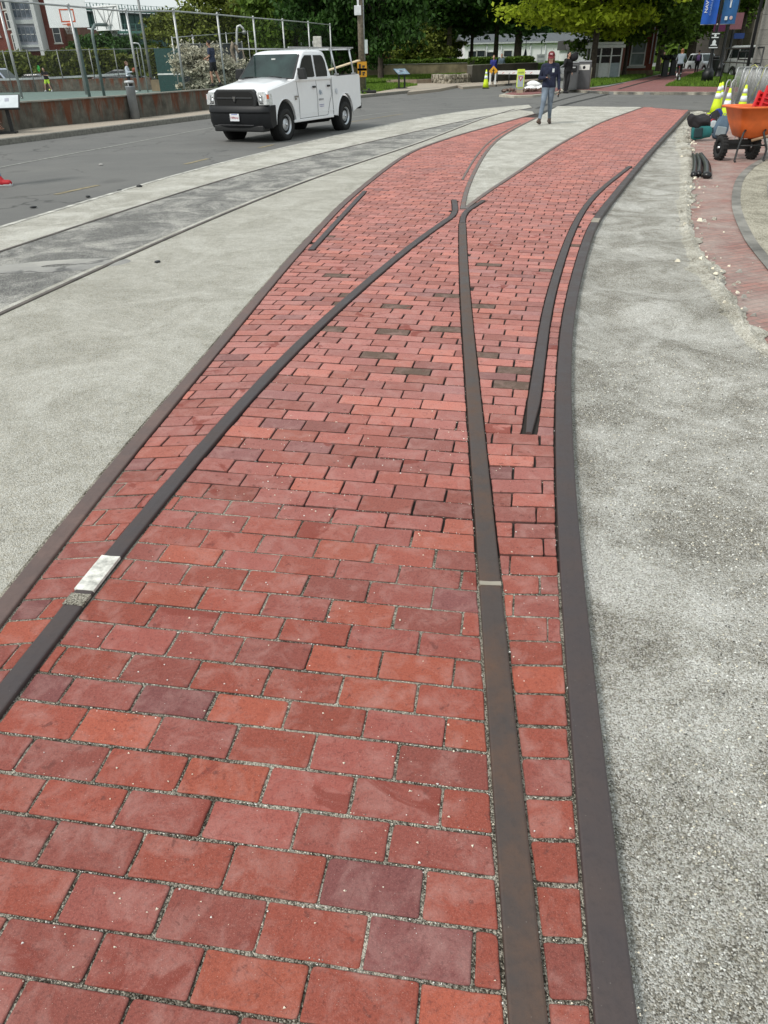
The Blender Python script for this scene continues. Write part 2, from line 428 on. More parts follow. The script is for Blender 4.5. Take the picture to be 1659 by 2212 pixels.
# broken edge of pale mortar and stone crumbs along the old paving
cS = spl([(6.5,-3),(4.9,1.5),(3.2,3.8)]+[tuple(G(u, v).xy) for u, v in [(1690,740),(1612,650),(1548,560),(1508,500),(1497,430),(1503,345),(1496,306),(1492,270),(1530,238)]])
from mathutils import noise as mnoise
def rough_strip(c1, c2, n, m, z, amp, name, mt, fr=9):
    a = relax(byY(c1, n, -.6, 27.2), 12); b = relax(byY(c2, n, -.6, 27.2), 12); vs = []; fs = []
    for i in range(n):
        for j in range(m):
            t = j/(m-1); p = a[i].lerp(b[i], t)
            wv = .06*mnoise.noise(Vector((p.x*2.5, p.y*2.5, 9)))+.03*mnoise.noise(Vector((p.x*7, p.y*7, 4)))
            if j == m-1: p = p+Vector((wv, 0))*2.4
            if j == 0: p = p-Vector((abs(wv), 0))*2.0
            k = math.sin(math.pi*t)
            vs.append((p.x, p.y, z-.02*abs(1-2*t)+k*.008+amp*k*(mnoise.noise(Vector((p.x*fr, p.y*fr, 2)))+.5*mnoise.noise(Vector((p.x*fr*3, p.y*fr*3, 5))))))
    for i in range(n-1):
        for j in range(m-1): fs.append((i*m+j, i*m+j+1, (i+1)*m+j+1, (i+1)*m+j))
    mb = MB(); mb.add(vs, fs, False); return tag(mb.build(name, mt), kind='structure')
M_crumb = gravel_mat('mortar_crumb', (.12, .108, .085), (.36, .34, .285), (.70, .68, .61), .6, .9)
rough_strip(cR, cS, 420, 9, -.056, .030, 'broken_edging', M_crumb)
# old worn brick paving beyond it and the curved granite track inside that paving
oldp = [p for p in offs(cS, -.10)][2:]+[Vector((60,22)), Vector((60,-20)), Vector((10,-20))]
poly('old_paving', oldp, -.085, M_oldbrick)
cT = spl([(9.5,19.5)]+[tuple(G(u, v).xy) for u, v in [(1665,322),(1628,352),(1605,380),(1600,430),(1625,490),(1664,540),(1760,640)]])
M_ring = gravel_mat('track_bed_concrete', (.14, .13, .10), (.27, .25, .20), (.46, .43, .35), .7, .4)
mb = MB(); strip(mb, resamp(cT, 60), resamp([p+Vector((3.2, -.6)) for p in cT], 60), -.078); tag(mb.build('curved_track_bed', M_ring), kind='structure')
mb = MB()
for dx in (.02, .42):
    cc = resamp([p+Vector((dx, -dx*.15)) for p in cT], 80); strip(mb, cc, offs(cc, .05 if dx > .1 else .11), -.072)
tag(mb.build('curved_track_rails', mat('old_steel', (.20, .19, .17), .8, var=.55, scale=2.5)), kind='structure')

# ---------------------------------------------------------------- steel rails
def rail_mat(name, base, rust, amt):
    m, nt, b, out = newmat(name); q = NB(nt)
    f = q.noise(3.5, 6, .7); g = q.noise(55, 4, .7)
    c = q.mix(q.ramp(f, [(.42, 0.), (.66, amt)]), base, rust)
    c = q.mix(q.ramp(g, [(.5, 0.), (.8, .4)]), c, tuple(x*.55 for x in base))
    c = q.mix(q.ramp(q.voro(38), [(.0, .30), (.07, 0.)]), c, (.42, .39, .35))
    q.l(c, b.inputs['Base Color']); b.inputs['Roughness'].default_value = .55; b.inputs['Metallic'].default_value = .25
    q.l(q.ramp(f, [(.3, .40), (.7, .66)]), b.inputs['Roughness'])
    q.bump(q.math('ADD', g, q.noise(8, 4)), .3, .003, b); return m
M_rail = rail_mat('rail_steel', (.066, .053, .054), (.10, .070, .060), .5)
M_railB = rail_mat('rail_steel_rusty', (.074, .056, .050), (.145, .076, .045), .65)
M_railD = rail_mat('rail_rust_brown', (.125, .085, .076), (.19, .125, .108), .8)
def rail(name, c, w, top, bot, m, label, taper=None, rnd_=.012):
    """swept rail head with rounded shoulders"""
    N = len(c); secs = []
    for i, p in enumerate(c):
        t = (c[min(i+1, N-1)]-c[max(i-1, 0)]).normalized(); nrm = Vector((t.y, -t.x))
        k = 1.0
        if taper and i < taper: k = .45+.55*i/taper
        h = w*k; rr = rnd_*.55; prof = [(-h, bot), (-h, top-rr), (-h+rr*.3, top-rr*.3), (-h+rr, top), (0, top+.0008), (h-rr, top), (h-rr*.3, top-rr*.3), (h, top-rr), (h, bot)]
        secs.append([Vector((p.x+nrm.x*a, p.y+nrm.y*a, z)) for a, z in prof])
    mb = MB(); mb.loft(secs, True, False); o = mb.build(name, m, fixn=True)
    return tag(o, label, 'rail')
rail('rail', spl(cA, .12), .042, .010, -.22, M_rail, 'outermost dark steel rail along the right edge of the brick track, beside the grey gravel')
rail('rail', spl(cB, .12), .039, .008, -.12, M_railB, 'rusty steel rail just left of the right edge rail, ending at the crossing point')
rail('rail', spl(cC, .12), .036, .012, -.12, M_rail, 'long diagonal dark steel rail cutting through the bricks from bottom left, with a white patch')
rail('rail', spl(cD, .12), .038, .008, -.20, M_railD, 'brown rusty rail along the left edge of the bricks beside the pale gravel')
rail('guard_rail', cE, .030, .012, -.1, M_rail, 'short straight guard rail beside the left edge of the bricks')
rail('guard_rail', spl(cF, .1), .033, .012, -.1, M_rail, 'long curved guard rail running just inside the right edge rail', taper=5)
cW1 = gl([(968,475),(978,466),(983,456),(983,445),(981,433)]); cW2 = gl([(999,483),(1001,468),(1008,457),(1024,446),(1044,434)])
rail('wing_rail', spl(cW1, .1), .034, .012, -.1, M_rail, 'short bent wing rail left of the crossing point, kinked straight ahead')
rail('wing_rail', spl(cW2, .1), .032, .011, -.1, M_rail, 'short bent wing rail right of the crossing point, kinked to the right')
M_edge = rail_mat('edge_steel', (.15, .125, .115), (.24, .135, .105), .8)
rail('rail', cG, .03, .010, -.1, M_edge, 'thin rusty rail along the left side of the gravel wedge')
rail('rail', offs(cG, -.13)[10:54], .02, .008, -.1, M_edge, 'thin check rail just left of the rail beside the gravel wedge')
rail('rail', cH, .03, .010, -.1, M_edge, 'thin dark rail along the right side of the gravel wedge')
mb = MB(); cc = spl(gl([(996,470),(1003,452),(1010,440)]), .1); strip(mb, offs(cc, -.03), offs(cc, .05), .006)
# old track in the road: rails with concrete beside them
rail('rail', spl(cJ, .3), .022, -.001, -.1, mat('rail_groove', (.10, .085, .075), .7, var=.4, scale=3), 'thin dark rail in the asphalt nearest the road')
rail('rail', spl(cK, .3), .022, .004, -.1, mat('rail_groove', (.1,.1,.1)), 'thin dark rail in the asphalt nearest the brick track')
mb = MB(); strip(mb, offs(cK, -.085), offs(cK, -.026), -.002); tag(mb.build('rail_kerb', M_dust), kind='structure')
mb = MB(); strip(mb, offs(cI, -.05), offs(cI, .03), -.002); tag(mb.build('road_edge_band', M_strip), kind='structure')
mb = MB(); strip(mb, offs(cD, -.058), offs(cD, -.037), -.004); tag(mb.build('rail_grit', M_grout), kind='structure')
# white patch and pale joint on the long diagonal rail, joints on the others
def along(c, u, v):
    g = G(u, v).xy; i = min(range(len(c)), key=lambda k: (c[k]-g).length); return i
def patch(c, uv0, uv1, hw, z, m, name, label, cat):
    cc = spl(c, .02); i0, i1 = sorted((along(cc, *uv0), along(cc, *uv1)))
    a = offs(cc, -hw)[i0:i1+1]; b = offs(cc, hw)[i0:i1+1]; mb = MB()
    secs = [[Vector((p.x, p.y, z-.012)), Vector((p.x, p.y, z)), Vector(((p.x+q.x)/2, (p.y+q.y)/2, z-.002)), Vector((q.x, q.y, z)), Vector((q.x, q.y, z-.012))] for p, q in zip(a, b)]
    mb.loft(secs, True, False); return tag(mb.build(name, m, fixn=True), label, cat)
M_white = mat('chalky_white', (.62, .61, .56), .9, var=.42, scale=26, bump=.6)
patch(cC, (168,1283), (240,1206), .0375, .0165, M_white, 'joint_strip', 'chalky white strip lying on the long diagonal rail at lower left', 'joint strip')
patch(cC, (150,1308), (166,1284), .0375, .0150, M_grout, 'joint_filler', 'grey mortar filled joint just below the white strip on the diagonal rail', 'joint filler')
patch(cB, (1062,1268), (1062,1262), .0385, .0118, mat('pale_joint', (.30, .27, .22), .9), 'rail_joint', 'thin pale joint across the rusty middle rail', 'rail joint')
patch(cA, (1280,482), (1285,473), .041, .0140, mat('pale_joint', (.30, .27, .22), .9), 'rail_joint', 'pale joint across the right edge rail near the far guard rail end', 'rail joint')

# ---------------------------------------------------------------- the brick paving, laid brick by brick
def heading(s):
    pts = [(-2, 9), (1, 9.3), (2, 10.3), (3.3, 11.5), (5.5, 14), (8, 15.5), (11, 18), (16, 22), (24, 24), (40, 24)]
    for (a, x), (b, y) in zip(pts, pts[1:]):
        if s <= b: return R(x+(y-x)*max(0, (s-a))/(b-a))
    return R(24)
ds = .01; SP = []; p = Vector((0, -.2)); s = -.2
back = Vector((math.sin(heading(0)), math.cos(heading(0))))
while s < 34:
    h = heading(s); SP.append((s, p.copy(), h)); p = p+Vector((math.sin(h), math.cos(h)))*ds; s += ds
def sp(s):
    i = max(0, min(len(SP)-1, int((s+.2)/ds))); return SP[i]
def to_st(P):
    s = P.y
    for _ in range(12):
        s0, M, h = sp(s); e = (P-M).dot(Vector((math.sin(h), math.cos(h))))
        s = s0+e
        if s < -.2 or s > 33.5: break
    s0, M, h = sp(s); return s, (P-M).dot(Vector((math.cos(h), -math.sin(h))))
def st_curve(c):
    l = [to_st(p) for p in c]; l = sorted(l); return l
def tat(l, s):
    if s <= l[0][0]:
        a, b = l[0], l[1]
    elif s >= l[-1][0]: a, b = l[-2], l[-1]
    else:
        lo, hi = 0, len(l)-1
        while hi-lo > 1:
            m_ = (lo+hi)//2
            if l[m_][0] <= s: lo = m_
            else: hi = m_
        a, b = l[lo], l[hi]
    k = (s-a[0])/max(1e-6, b[0]-a[0]); k = max(-3, min(3, k)); return a[1]+(b[1]-a[1])*k
ST = {k: st_curve(c) for k, c in dict(A=cA, B=cB, C=cC, D=cD, E=cE, F=cF, G=cG, H=cH, W1=cW1, W2=cW2).items()}
HW = dict(A=.042, B=.039, C=.036, D=.038, E=.030, F=.033, G=.032, H=.032, W1=.034, W2=.032)
GAP = .008
def blockers(s):
    """list of (left curve, left offset, right curve, right offset) sorted by t"""
    L = []
    for k in ('B', 'C', 'E', 'F', 'W1', 'W2'):
        if ST[k][0][0] <= s <= ST[k][-1][0]: L.append((tat(ST[k], s), k, -HW[k]-GAP, k, HW[k]+GAP))
    if s >= ST['G'][0][0]: L.append((tat(ST['G'], s), 'G', -HW['G'], 'H', HW['H']))
    L.sort(); return L
RH, BW = .1165, .231
vs, fs, cols, aux, smo = [], [], [], [], []
rb = random.Random(11)
A_, B_, topL = G(1391,231).xy, G(1492,238).xy, G(1160,250).xy
def brick_color(s, t):
    r = rb.random(); near = max(0, min(1, (6-s)/6))
    base = (.290, .067, .043)
    if r < .15: base = (.35, .085, .050)
    elif r < .42: base = (.250, .066, .050)
    elif r < .47: base = (.185, .060, .056)
    elif r < .62: base = (.30, .082, .064)
    if 3.6 < s < 8.2 and rb.random() < .032: return (.115, .078, .056)
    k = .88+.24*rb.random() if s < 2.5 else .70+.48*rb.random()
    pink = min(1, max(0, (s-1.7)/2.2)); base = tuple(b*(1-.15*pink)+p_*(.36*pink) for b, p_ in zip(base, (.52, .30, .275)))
    return tuple(b*k for b in base)
def add_brick(c4, detail, col, rnd4):
    """c4 = plan corners counter-clockwise; a slab with rounded arrises and chipped corners"""
    zt = rnd4[0]; o = len(vs)
    cx = sum(p.x for p in c4)/4; cy = sum(p.y for p in c4)/4; cen = Vector((cx, cy))
    tilt = Vector((rnd4[1], rnd4[2]))
    def zz(p): return zt+(p-cen).dot(tilt)
    ring = []
    if detail:
        for i in range(4):
            p, a, b = c4[i], c4[i-1], c4[(i+1) % 4]
            ea = (a-p); eb = (b-p); la, lb = ea.length, eb.length
            r1 = min(.004+.011*rb.random()**2, la*.3); r2 = min(.004+.011*rb.random()**2, lb*.3)
            q0 = p+ea/la*r1; q2 = p+eb/lb*r2; q1 = (q0+q2)/2*.45+p*.55
            ring += [q0, q1, q2]
            # one wandering point on long sides
            if lb > .06:
                m_ = p+eb*(.35+.3*rb.random()); nrm = Vector((-eb.y, eb.x))/lb; m_ = m_+nrm*(rb.random()-.35)*.0035
                ring.append(m_)
    else: ring = list(c4)
    n = len(ring)
    levels = [(-.045, 0., 1), (-.0034, .0, 0), (-.0009, .0014, 0), (.0, .0042, 0)] if detail else [(-.03, 0, 1), (-.004, 0, 0), (0, .006, 0)]
    for dz, ins, fl in levels:
        for p in ring:
            d = cen-p; L = d.length; q_ = p+d*(ins*1.25/max(L, 1e-3)); vs.append((q_.x, q_.y, zz(q_)+dz))
    for l in range(len(levels)-1):
        cl = tuple(x*.30+.012 for x in col) if l == 0 else col      # sides darkened to paint shade into the joints
        for k in range(n):
            fs.append((o+l*n+k, o+l*n+(k+1) % n, o+(l+1)*n+(k+1) % n, o+(l+1)*n+k)); cols.append(cl); aux.append(rnd4[3]); smo.append(True)
    fs.append(tuple(o+(len(levels)-1)*n+k for k in range(n))); cols.append(col); aux.append(rnd4[3]); smo.append(False)
s = .02; row = 0; phase = 0.   # courses
while s < 31.5:
    s0, s1 = s, s+RH; sm_ = (s0+s1)/2
    bl = blockers(sm_); edges = [('D', HW['D']+GAP)]
    segs = []; cur = ('D', HW['D']+GAP)
    ok = True
    for tb, lk, lo, rk, ro in bl:
        segs.append((cur, (lk, lo))); cur = (rk, ro)
    segs.append((cur, ('A', -HW['A']-GAP)))
    if sm_ > ST['G'][-1][0]: segs = segs[-1:]
    _, M0, h0 = sp(s0); _, M1, h1 = sp(s1)
    d0 = Vector((math.cos(h0), -math.sin(h0))); d1 = Vector((math.cos(h1), -math.sin(h1)))
    g = .0035+.0025*rb.random() if s < 2.6 else .0042+min(.0022, (s-2.6)*.0008)+.0016*rb.random()
    phase = (row % 2)*BW*.5+.012*math.sin(row*1.7)+.03*math.sin(row*.11)+(rb.random()-.5)*.01
    fwd0 = Vector((math.sin(h0), math.cos(h0)))
    for (lk, lo), (rk, ro) in segs:
        L0, L1 = tat(ST[lk], s0)+lo, tat(ST[lk], s1)+lo; R0, R1 = tat(ST[rk], s0)+ro, tat(ST[rk], s1)+ro
        sk, tr_ = 0., 0.          # the two outer strips were laid at their own slant
        if lk == 'D' and rk == 'C': sk = .25*max(0, min(1, (6.8-sm_)/3.2)); tr_ = R0
        elif lk == 'B' and rk == 'A': sk = .10*max(0, min(1, (4.2-sm_)/1.5)); tr_ = L0
        if sk:
            L0, L1 = tat(ST[lk], s0+sk*(L0-tr_))+lo, tat(ST[lk], s1+sk*(L1-tr_))+lo; R0, R1 = tat(ST[rk], s0+sk*(R0-tr_))+ro, tat(ST[rk], s1+sk*(R1-tr_))+ro
        ph_ = phase+(.07 if lk == 'D' and rk == 'C' else .05 if lk == 'B' else 0)
        if max(R0-L0, R1-L1) < .02: continue
        a = min(L0, L1); k = math.floor((a-ph_)/BW)
        hi = max(R0, R1); t = ph_+k*BW
        while t < hi:
            jl = (rb.random()-.5)*.004
            gt = .0035 if s < 2.6 else .0035+min(.0018, (s-2.6)*.0007); ta, tb = t+gt+jl, t+BW-gt-jl*.3
            q0, q1 = max(ta, L0), max(ta, L1); w0, w1 = min(tb, R0), min(tb, R1)
            if lk == 'B' and max(R0-L0, R1-L1) < .165:      # one whole narrow brick fills the strip
                q0, q1, w0, w1 = L0, L1, R0, R1; tb = 99; ta = -99
            if 0 < ta-min(L0, L1) < .036: q0, q1 = L0, L1
            if 0 < max(R0, R1)-tb < .036: w0, w1 = R0, R1
            # merge slivers into neighbour
            if min(tb, max(R0, R1))-max(ta, min(L0, L1)) >= .029:
                if w0-q0 < .004: w0 = q0+.004
                if w1-q1 < .004: w1 = q1+.004
                c4 = [M0+d0*q0+fwd0*(g+sk*(q0-tr_)), M0+d0*w0+fwd0*(g+sk*(w0-tr_)), M1+d1*w1-fwd0*(g-sk*(w1-tr_)), M1+d1*q1-fwd0*(g-sk*(q1-tr_))]
                cen = (c4[0]+c4[2])/2
                if sm_ > 22 and (B_-A_).cross(cen-A_) > 0 and cen.x > 7: t += BW; continue
                det = s < 12
                if det: c4 = [p+Vector((rb.random()-.5, rb.random()-.5))*.003 for p in c4]
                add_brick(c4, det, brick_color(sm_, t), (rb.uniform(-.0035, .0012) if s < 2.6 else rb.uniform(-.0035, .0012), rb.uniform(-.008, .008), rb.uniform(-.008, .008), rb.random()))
            t = 99 if tb == 99 else t+BW
    s += RH; row += 1
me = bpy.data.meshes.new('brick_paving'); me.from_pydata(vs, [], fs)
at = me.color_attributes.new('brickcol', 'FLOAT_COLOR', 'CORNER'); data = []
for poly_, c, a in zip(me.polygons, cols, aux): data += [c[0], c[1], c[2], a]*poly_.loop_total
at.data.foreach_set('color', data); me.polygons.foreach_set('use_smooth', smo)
print('BRICK faces', len(fs), 'rows', row)
m, nt_, b, out = newmat('brick'); q = NB(nt_)
ac = q.n('ShaderNodeVertexColor'); ac.layer_name = 'brickcol'
off = q.n('ShaderNodeCombineXYZ'); q.l(q.math('MULTIPLY', ac.outputs['Alpha'], 37.), off.inputs[2])
va = q.n('ShaderNodeVectorMath'); va.operation = 'ADD'; q.l(q.tc.outputs['Object'], va.inputs[0]); q.l(off.outputs[0], va.inputs[1]); V = va.outputs[0]
n1 = q.noise(11, 5, .65, .5, V); n2 = q.noise(130, 4, .75, 0, V); n3 = q.noise(4.5, 5, .6, .8, V); n4 = q.noise(28, 5, .7, .4, V)
c = q.mix(q.ramp(n2, [(.32, .55), (.52, .0)]), ac.outputs['Color'], q.mix(1.0, ac.outputs['Color'], (.35, .30, .34), 'MULTIPLY'))
c = q.mix(q.ramp(n1, [(.46, 0.), (.76, .40)]), c, (.50, .31, .28))            # lime bloom
c = q.mix(q.math('MULTIPLY', q.ramp(n3, [(.60, 0.), (.64, .75)]), q.ramp(ac.outputs['Alpha'], [(.80, 0.), (.82, 1.)])), c, (.20, .035, .022))   # damp spots on a few
c = q.mix(q.ramp(n4, [(.60, 0.), (.68, .7)]), c, (.12, .035, .028))            # pits
n5 = q.noise(320, 3, .8, 0, V); c = q.mix(q.ramp(n5, [(.56, 0.), (.72, .55)]), c, (.50, .24, .20)); c = q.mix(q.ramp(n5, [(.28, .6), (.42, 0.)]), c, (.14, .035, .028))
crk = q.voro(9, 'DISTANCE_TO_EDGE', 'Distance', va.outputs[0]); c = q.mix(q.math('MULTIPLY', q.ramp(crk, [(.0, .8), (.012, 0.)]), q.ramp(q.noise(6, 2, .5, 0, V), [(.63, 0.), (.70, .7)])), c, (.12, .034, .028))
c = q.mix(q.ramp(q.voro(75, vec=V), [(.0, .9), (.055, .0)]), c, (.85, .80, .70)) # embedded sand
q.l(c, b.inputs['Base Color']); b.inputs['Roughness'].default_value = .82; b.inputs['Specular IOR Level'].default_value = .45
hh = q.math('ADD', q.math('MULTIPLY', n2, .5), q.math('ADD', q.math('MULTIPLY', n4, .8), q.math('MULTIPLY', n1, 1.2)))
q.bump(q.math('ADD', hh, q.math('MULTIPLY', n5, .5)), .75, .004, b); me.materials.append(m)
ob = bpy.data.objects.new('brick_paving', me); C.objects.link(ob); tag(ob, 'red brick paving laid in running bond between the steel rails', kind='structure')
# joint sand under the bricks: fills the joints a few millimetres below the surface
mb = MB(); NN = 200
ra = byY(cD, NN, cD[0].y, 26.5); rb_ = byY(cA, NN, cA[0].y, 26.6); nn_ = [i for i in range(NN) if ra[i].y < 3.0][-1]+1; strip(mb, ra[:nn_], rb_[:nn_], -.0065); mb.sheet([(cD[0].x, cD[0].y, -.0065), (cD[0].x-.5, -1.5, -.0065), (1.2, -1.5, -.0065), (cA[0].x, cA[0].y, -.0065)])
jo = mb.build('joint_bed', M_grout, fixn=True); tag(jo, kind='structure')
mb2 = MB(); strip(mb2, ra[nn_-1:], rb_[nn_-1:], -.015); mb2.sheet([(ra[-1].x, ra[-1].y, -.015), (rb_[-1].x, rb_[-1].y, -.015), (10.25, 26.8, -.015), (9.55, 29.2, -.015)]); jo2 = mb2.build('joint_bed', mat('joint_shade', (.030,.024,.020), .95)); tag(jo2, kind='structure')  # farther bed coloured near black: the shadow deep in the joints, painted in
for p_ in jo2.data.polygons:
    if p_.normal.z < 0: p_.flip()
for p_ in jo.data.polygons:
    if p_.normal.z < 0: p_.flip()

# loose grit: pale chips strewn over bricks, rails and joints (too many to count)
def chips(name, pts, label, cols4, sizes):
    mb = MB(); mats = cols4
    for (x, y, z) in pts:
        r = sizes(); a = rnd.random()*6.28; mb.mi = rnd.randrange(len(mats)); k = .5+.5*rnd.random()
        v = [Vector((math.cos(a+j*2.1+rnd.random()*.5)*r, math.sin(a+j*2.1+rnd.random()*.5)*r*k, 0)) for j in range(3)]
        v2 = [p*.55+Vector((0, 0, r*(.5+.5*rnd.random()))) for p in v]; c0 = Vector((x, y, z))
        mb.add([c0+p for p in v+v2], [(3,4,5),(0,1,4,3),(1,2,5,4),(2,0,3,5)])
    return tag(mb.build(name, mats, fixn=True), label, kind='stuff')
g1 = mat('chip_cream', (.80, .74, .60), .8, var=.15); g2 = mat('chip_white', (.82, .82, .78), .8, var=.15); g3 = mat('chip_grey', (.32, .31, .28), .85, var=.3); g4 = mat('chip_dark', (.08, .075, .065), .85, var=.4)
pts = []
for _ in range(3400):
    s_ = .3+rnd.random()**1.7*3.2; t_ = rnd.uniform(-1.3, .85)
    if mnoise.noise(Vector((s_*3, t_*3, 0)))*1.1+rnd.random()*.8 < .42: continue
    _, M_, h_ = sp(s_); P_ = M_+Vector((math.cos(h_), -math.sin(h_)))*t_
    if P_.x > .75: continue
    pts.append((P_.x, P_.y, .001))
chips('loose_grit', pts, 'pale loose grit scattered over the bricks', [g1, g2, g1], lambda: .0008+.0040*rnd.random()**4)
pts = []   # grit along joints
for row_ in range(0, 34):
    s_ = .02+row_*RH
    for _ in range(int(620*max(.15, 1-row_/34))):
        t_ = rnd.uniform(-1.4, .6)
        if mnoise.noise(Vector((s_*2, t_*4, 7))) < -.05: continue
        _, M_, h_ = sp(s_+rnd.uniform(-.004, .004)); P_ = M_+Vector((math.cos(h_), -math.sin(h_)))*t_; pts.append((P_.x, P_.y, -.0045))
chips('joint_grit', pts, 'sand and grit lying in the brick joints', [g1, g3, g4, g3, g2], lambda: .0012+.0020*rnd.random())
pts = []
for _ in range(900):
    i = rnd.randrange(2, len(cS)-2); p = cS[i].lerp(cS[i+1], rnd.random())
    if p.y < 3.5: continue
    dx = rnd.gauss(-.02, .07) if rnd.random() < .8 else rnd.gauss(.05, .16); pts.append((p.x+dx, p.y+rnd.uniform(-.1, .1), -.062 if dx < .05 else -.084))
chips('edge_rubble', pts, 'crumbs of pale mortar and stone strewn along the broken gravel edge', [M_crumb, g3, M_crumb, g1], lambda: .007+.032*rnd.random()**3)
pts = []   # real stones in the near gravel shoulder
def zR(x, y): return -.058
for _ in range(26000):
    y = .35+rnd.random()**1.5*4.2
    xa = None
    s_, t_ = to_st(Vector((.9, y)))
    i = min(range(0, len(cA), 2), key=lambda k: abs(cA[k].y-y)); xa = cA[i].x
    x = xa+.045+rnd.random()**1.35*(1.3+y*.35)
    pts.append((x, y, -.052-.012*rnd.random()))
chips('gravel_stones', pts, 'small loose stones on the grey gravel beside the right rail', [g2, g3, g3, g2, g4, g1], lambda: .0016+.0038*rnd.random()**2)
pts = []
for _ in range(2600):
    i = rnd.randrange(len(cA)-1); 
    if cA[i].y > 5: continue
    side = -1 if rnd.random() < .35 else 1
    q_ = offs(cA[i:i+2], side*(.047+abs(rnd.gauss(0, .012))))[0]+Vector((0, rnd.uniform(-.12, .12)))
    pts.append((q_.x, q_.y, (-.005 if side < 0 else -.03-.02*rnd.random())))
    j = rnd.randrange(len(cB)-1)
    if cB[j].y < 4:
        q_ = offs(cB[j:j+2], (1 if rnd.random() < .5 else -1)*(.044+rnd.random()*.006))[0]+Vector((0, rnd.uniform(-.12, .12))); pts.append((q_.x, q_.y, -.005))
chips('rail_grit_stones', pts, 'grit packed against the sides of the rails', [g1, g3, g2, g4, g3], lambda: .0012+.0026*rnd.random()**2)
# ================================================================== VEHICLES
M_wpaint = mat('white_paint', (.82, .83, .85), .28, var=.02, coat=.6)
M_black = mat('black_plastic', (.012, .013, .014), .55, var=.25)
M_blackg = mat('black_gloss', (.010, .010, .011), .25, var=.1)
M_glass = mat('window_glass', (.012, .016, .016), .05, var=.1, spec=.5)
M_wind = mat('windshield_glass', (.018, .034, .031), .05, var=.6, spec=.5, scale=1.5)
M_chrome = mat('chrome', (.75, .76, .78), .12, 1.0, var=.05)
M_lamp = mat('lamp_lens', (.72, .74, .76), .10, .25, var=.35, scale=18, coat=1)
M_amber = mat('amber_lens', (.75, .13, .03), .15, var=.1, coat=1)
M_tyre = mat('tyre_rubber', (.014, .014, .014), .85, var=.3, bump=.3)
M_alu = mat('aluminium', (.62, .64, .66), .35, .85, var=.1)
M_steelrim = mat('steel_rim', (.52, .54, .57), .32, .7, var=.12)
M_red = mat('red_lens', (.35, .01, .01), .2, coat=1)

def wheel(parent, x, y, r, wdt, side, rimm, holes=5, z=None):
    z = r if z is None else z
    t = MB(); t.lathe([(r*.62, -wdt/2), (r*.9, -wdt/2), (r*.98, -wdt*.38), (r, -wdt*.2), (r, wdt*.2), (r*.98, wdt*.38), (r*.9, wdt/2), (r*.62, wdt/2)], (0,0,0), 36, 'Y', caps=False)
    for k in range(40):   # tread blocks
        a = k*2*math.pi/40
        t.box((r*.995*math.cos(a), 0, r*.995*math.sin(a)), (.02, wdt*.72, r*.09), (0, -a, 0))
    to = t.build('wheel', M_tyre, parent, loc=(x, y, z))
    s = side; m_ = MB(); e = s*wdt*.40
    m_.lathe([(r*.64, e*.2), (r*.64, e*1.12), (r*.60, e*1.18), (r*.56, e*.9), (r*.50, e*.55), (r*.34, e*.80), (r*.22, e*.95), (r*.12, e*1.05), (r*.02, e*1.05)] if s > 0 else
            [(r*.02, e*1.05), (r*.12, e*1.05), (r*.22, e*.95), (r*.34, e*.80), (r*.50, e*.55), (r*.56, e*.9), (r*.60, e*1.18), (r*.64, e*1.12), (r*.64, e*.2)], (0,0,0), 32, 'Y')
    rim = m_.build('rim', rimm, to, fixn=True)
    for k in range(holes):
        a = k*2*math.pi/holes+.3; h = MB()
        h.ell((r*.42*math.cos(a), e*.70, r*.42*math.sin(a)), (r*.085, wdt*.055, r*.085), 10, 6); h.build('rim_hole', M_black, rim)
    h = MB(); h.lathe([(.012, e*1.05), (r*.11, e*1.08), (r*.11, e*1.25), (.01, e*1.3)] if s > 0 else [(.01, e*1.3), (r*.11, e*1.25), (r*.11, e*1.08), (.012, e*1.05)], (0,0,0), 16, 'Y')
    h.build('hub_cap', M_chrome, rim, fixn=True)
    return to
def arc(cx, cz, r, a0, a1, n): return [(cx+r*math.cos(a0+(a1-a0)*k/n), cz+r*math.sin(a0+(a1-a0)*k/n)) for k in range(n+1)]
XZ = lambda y0: Matrix(((1,0,0,0),(0,0,1,y0),(0,1,0,0),(0,0,0,1)))   # maps (x,z,extrude) -> (x, y, z)
def side_prism(mb, prof, y0, y1): mb.prism(prof, min(y0, y1), max(y0, y1), XZ(0))
def quad_panel(mb, pts, nrm, th=.006):
    n = Vector(nrm).normalized()*th; k = len(pts); v = [Vector(p) for p in pts]+[Vector(p)+n for p in pts]
    mb.add(v, [tuple(range(k-1, -1, -1)), tuple(range(k, 2*k))]+[(i, (i+1) % k, k+(i+1) % k, k+i) for i in range(k)])

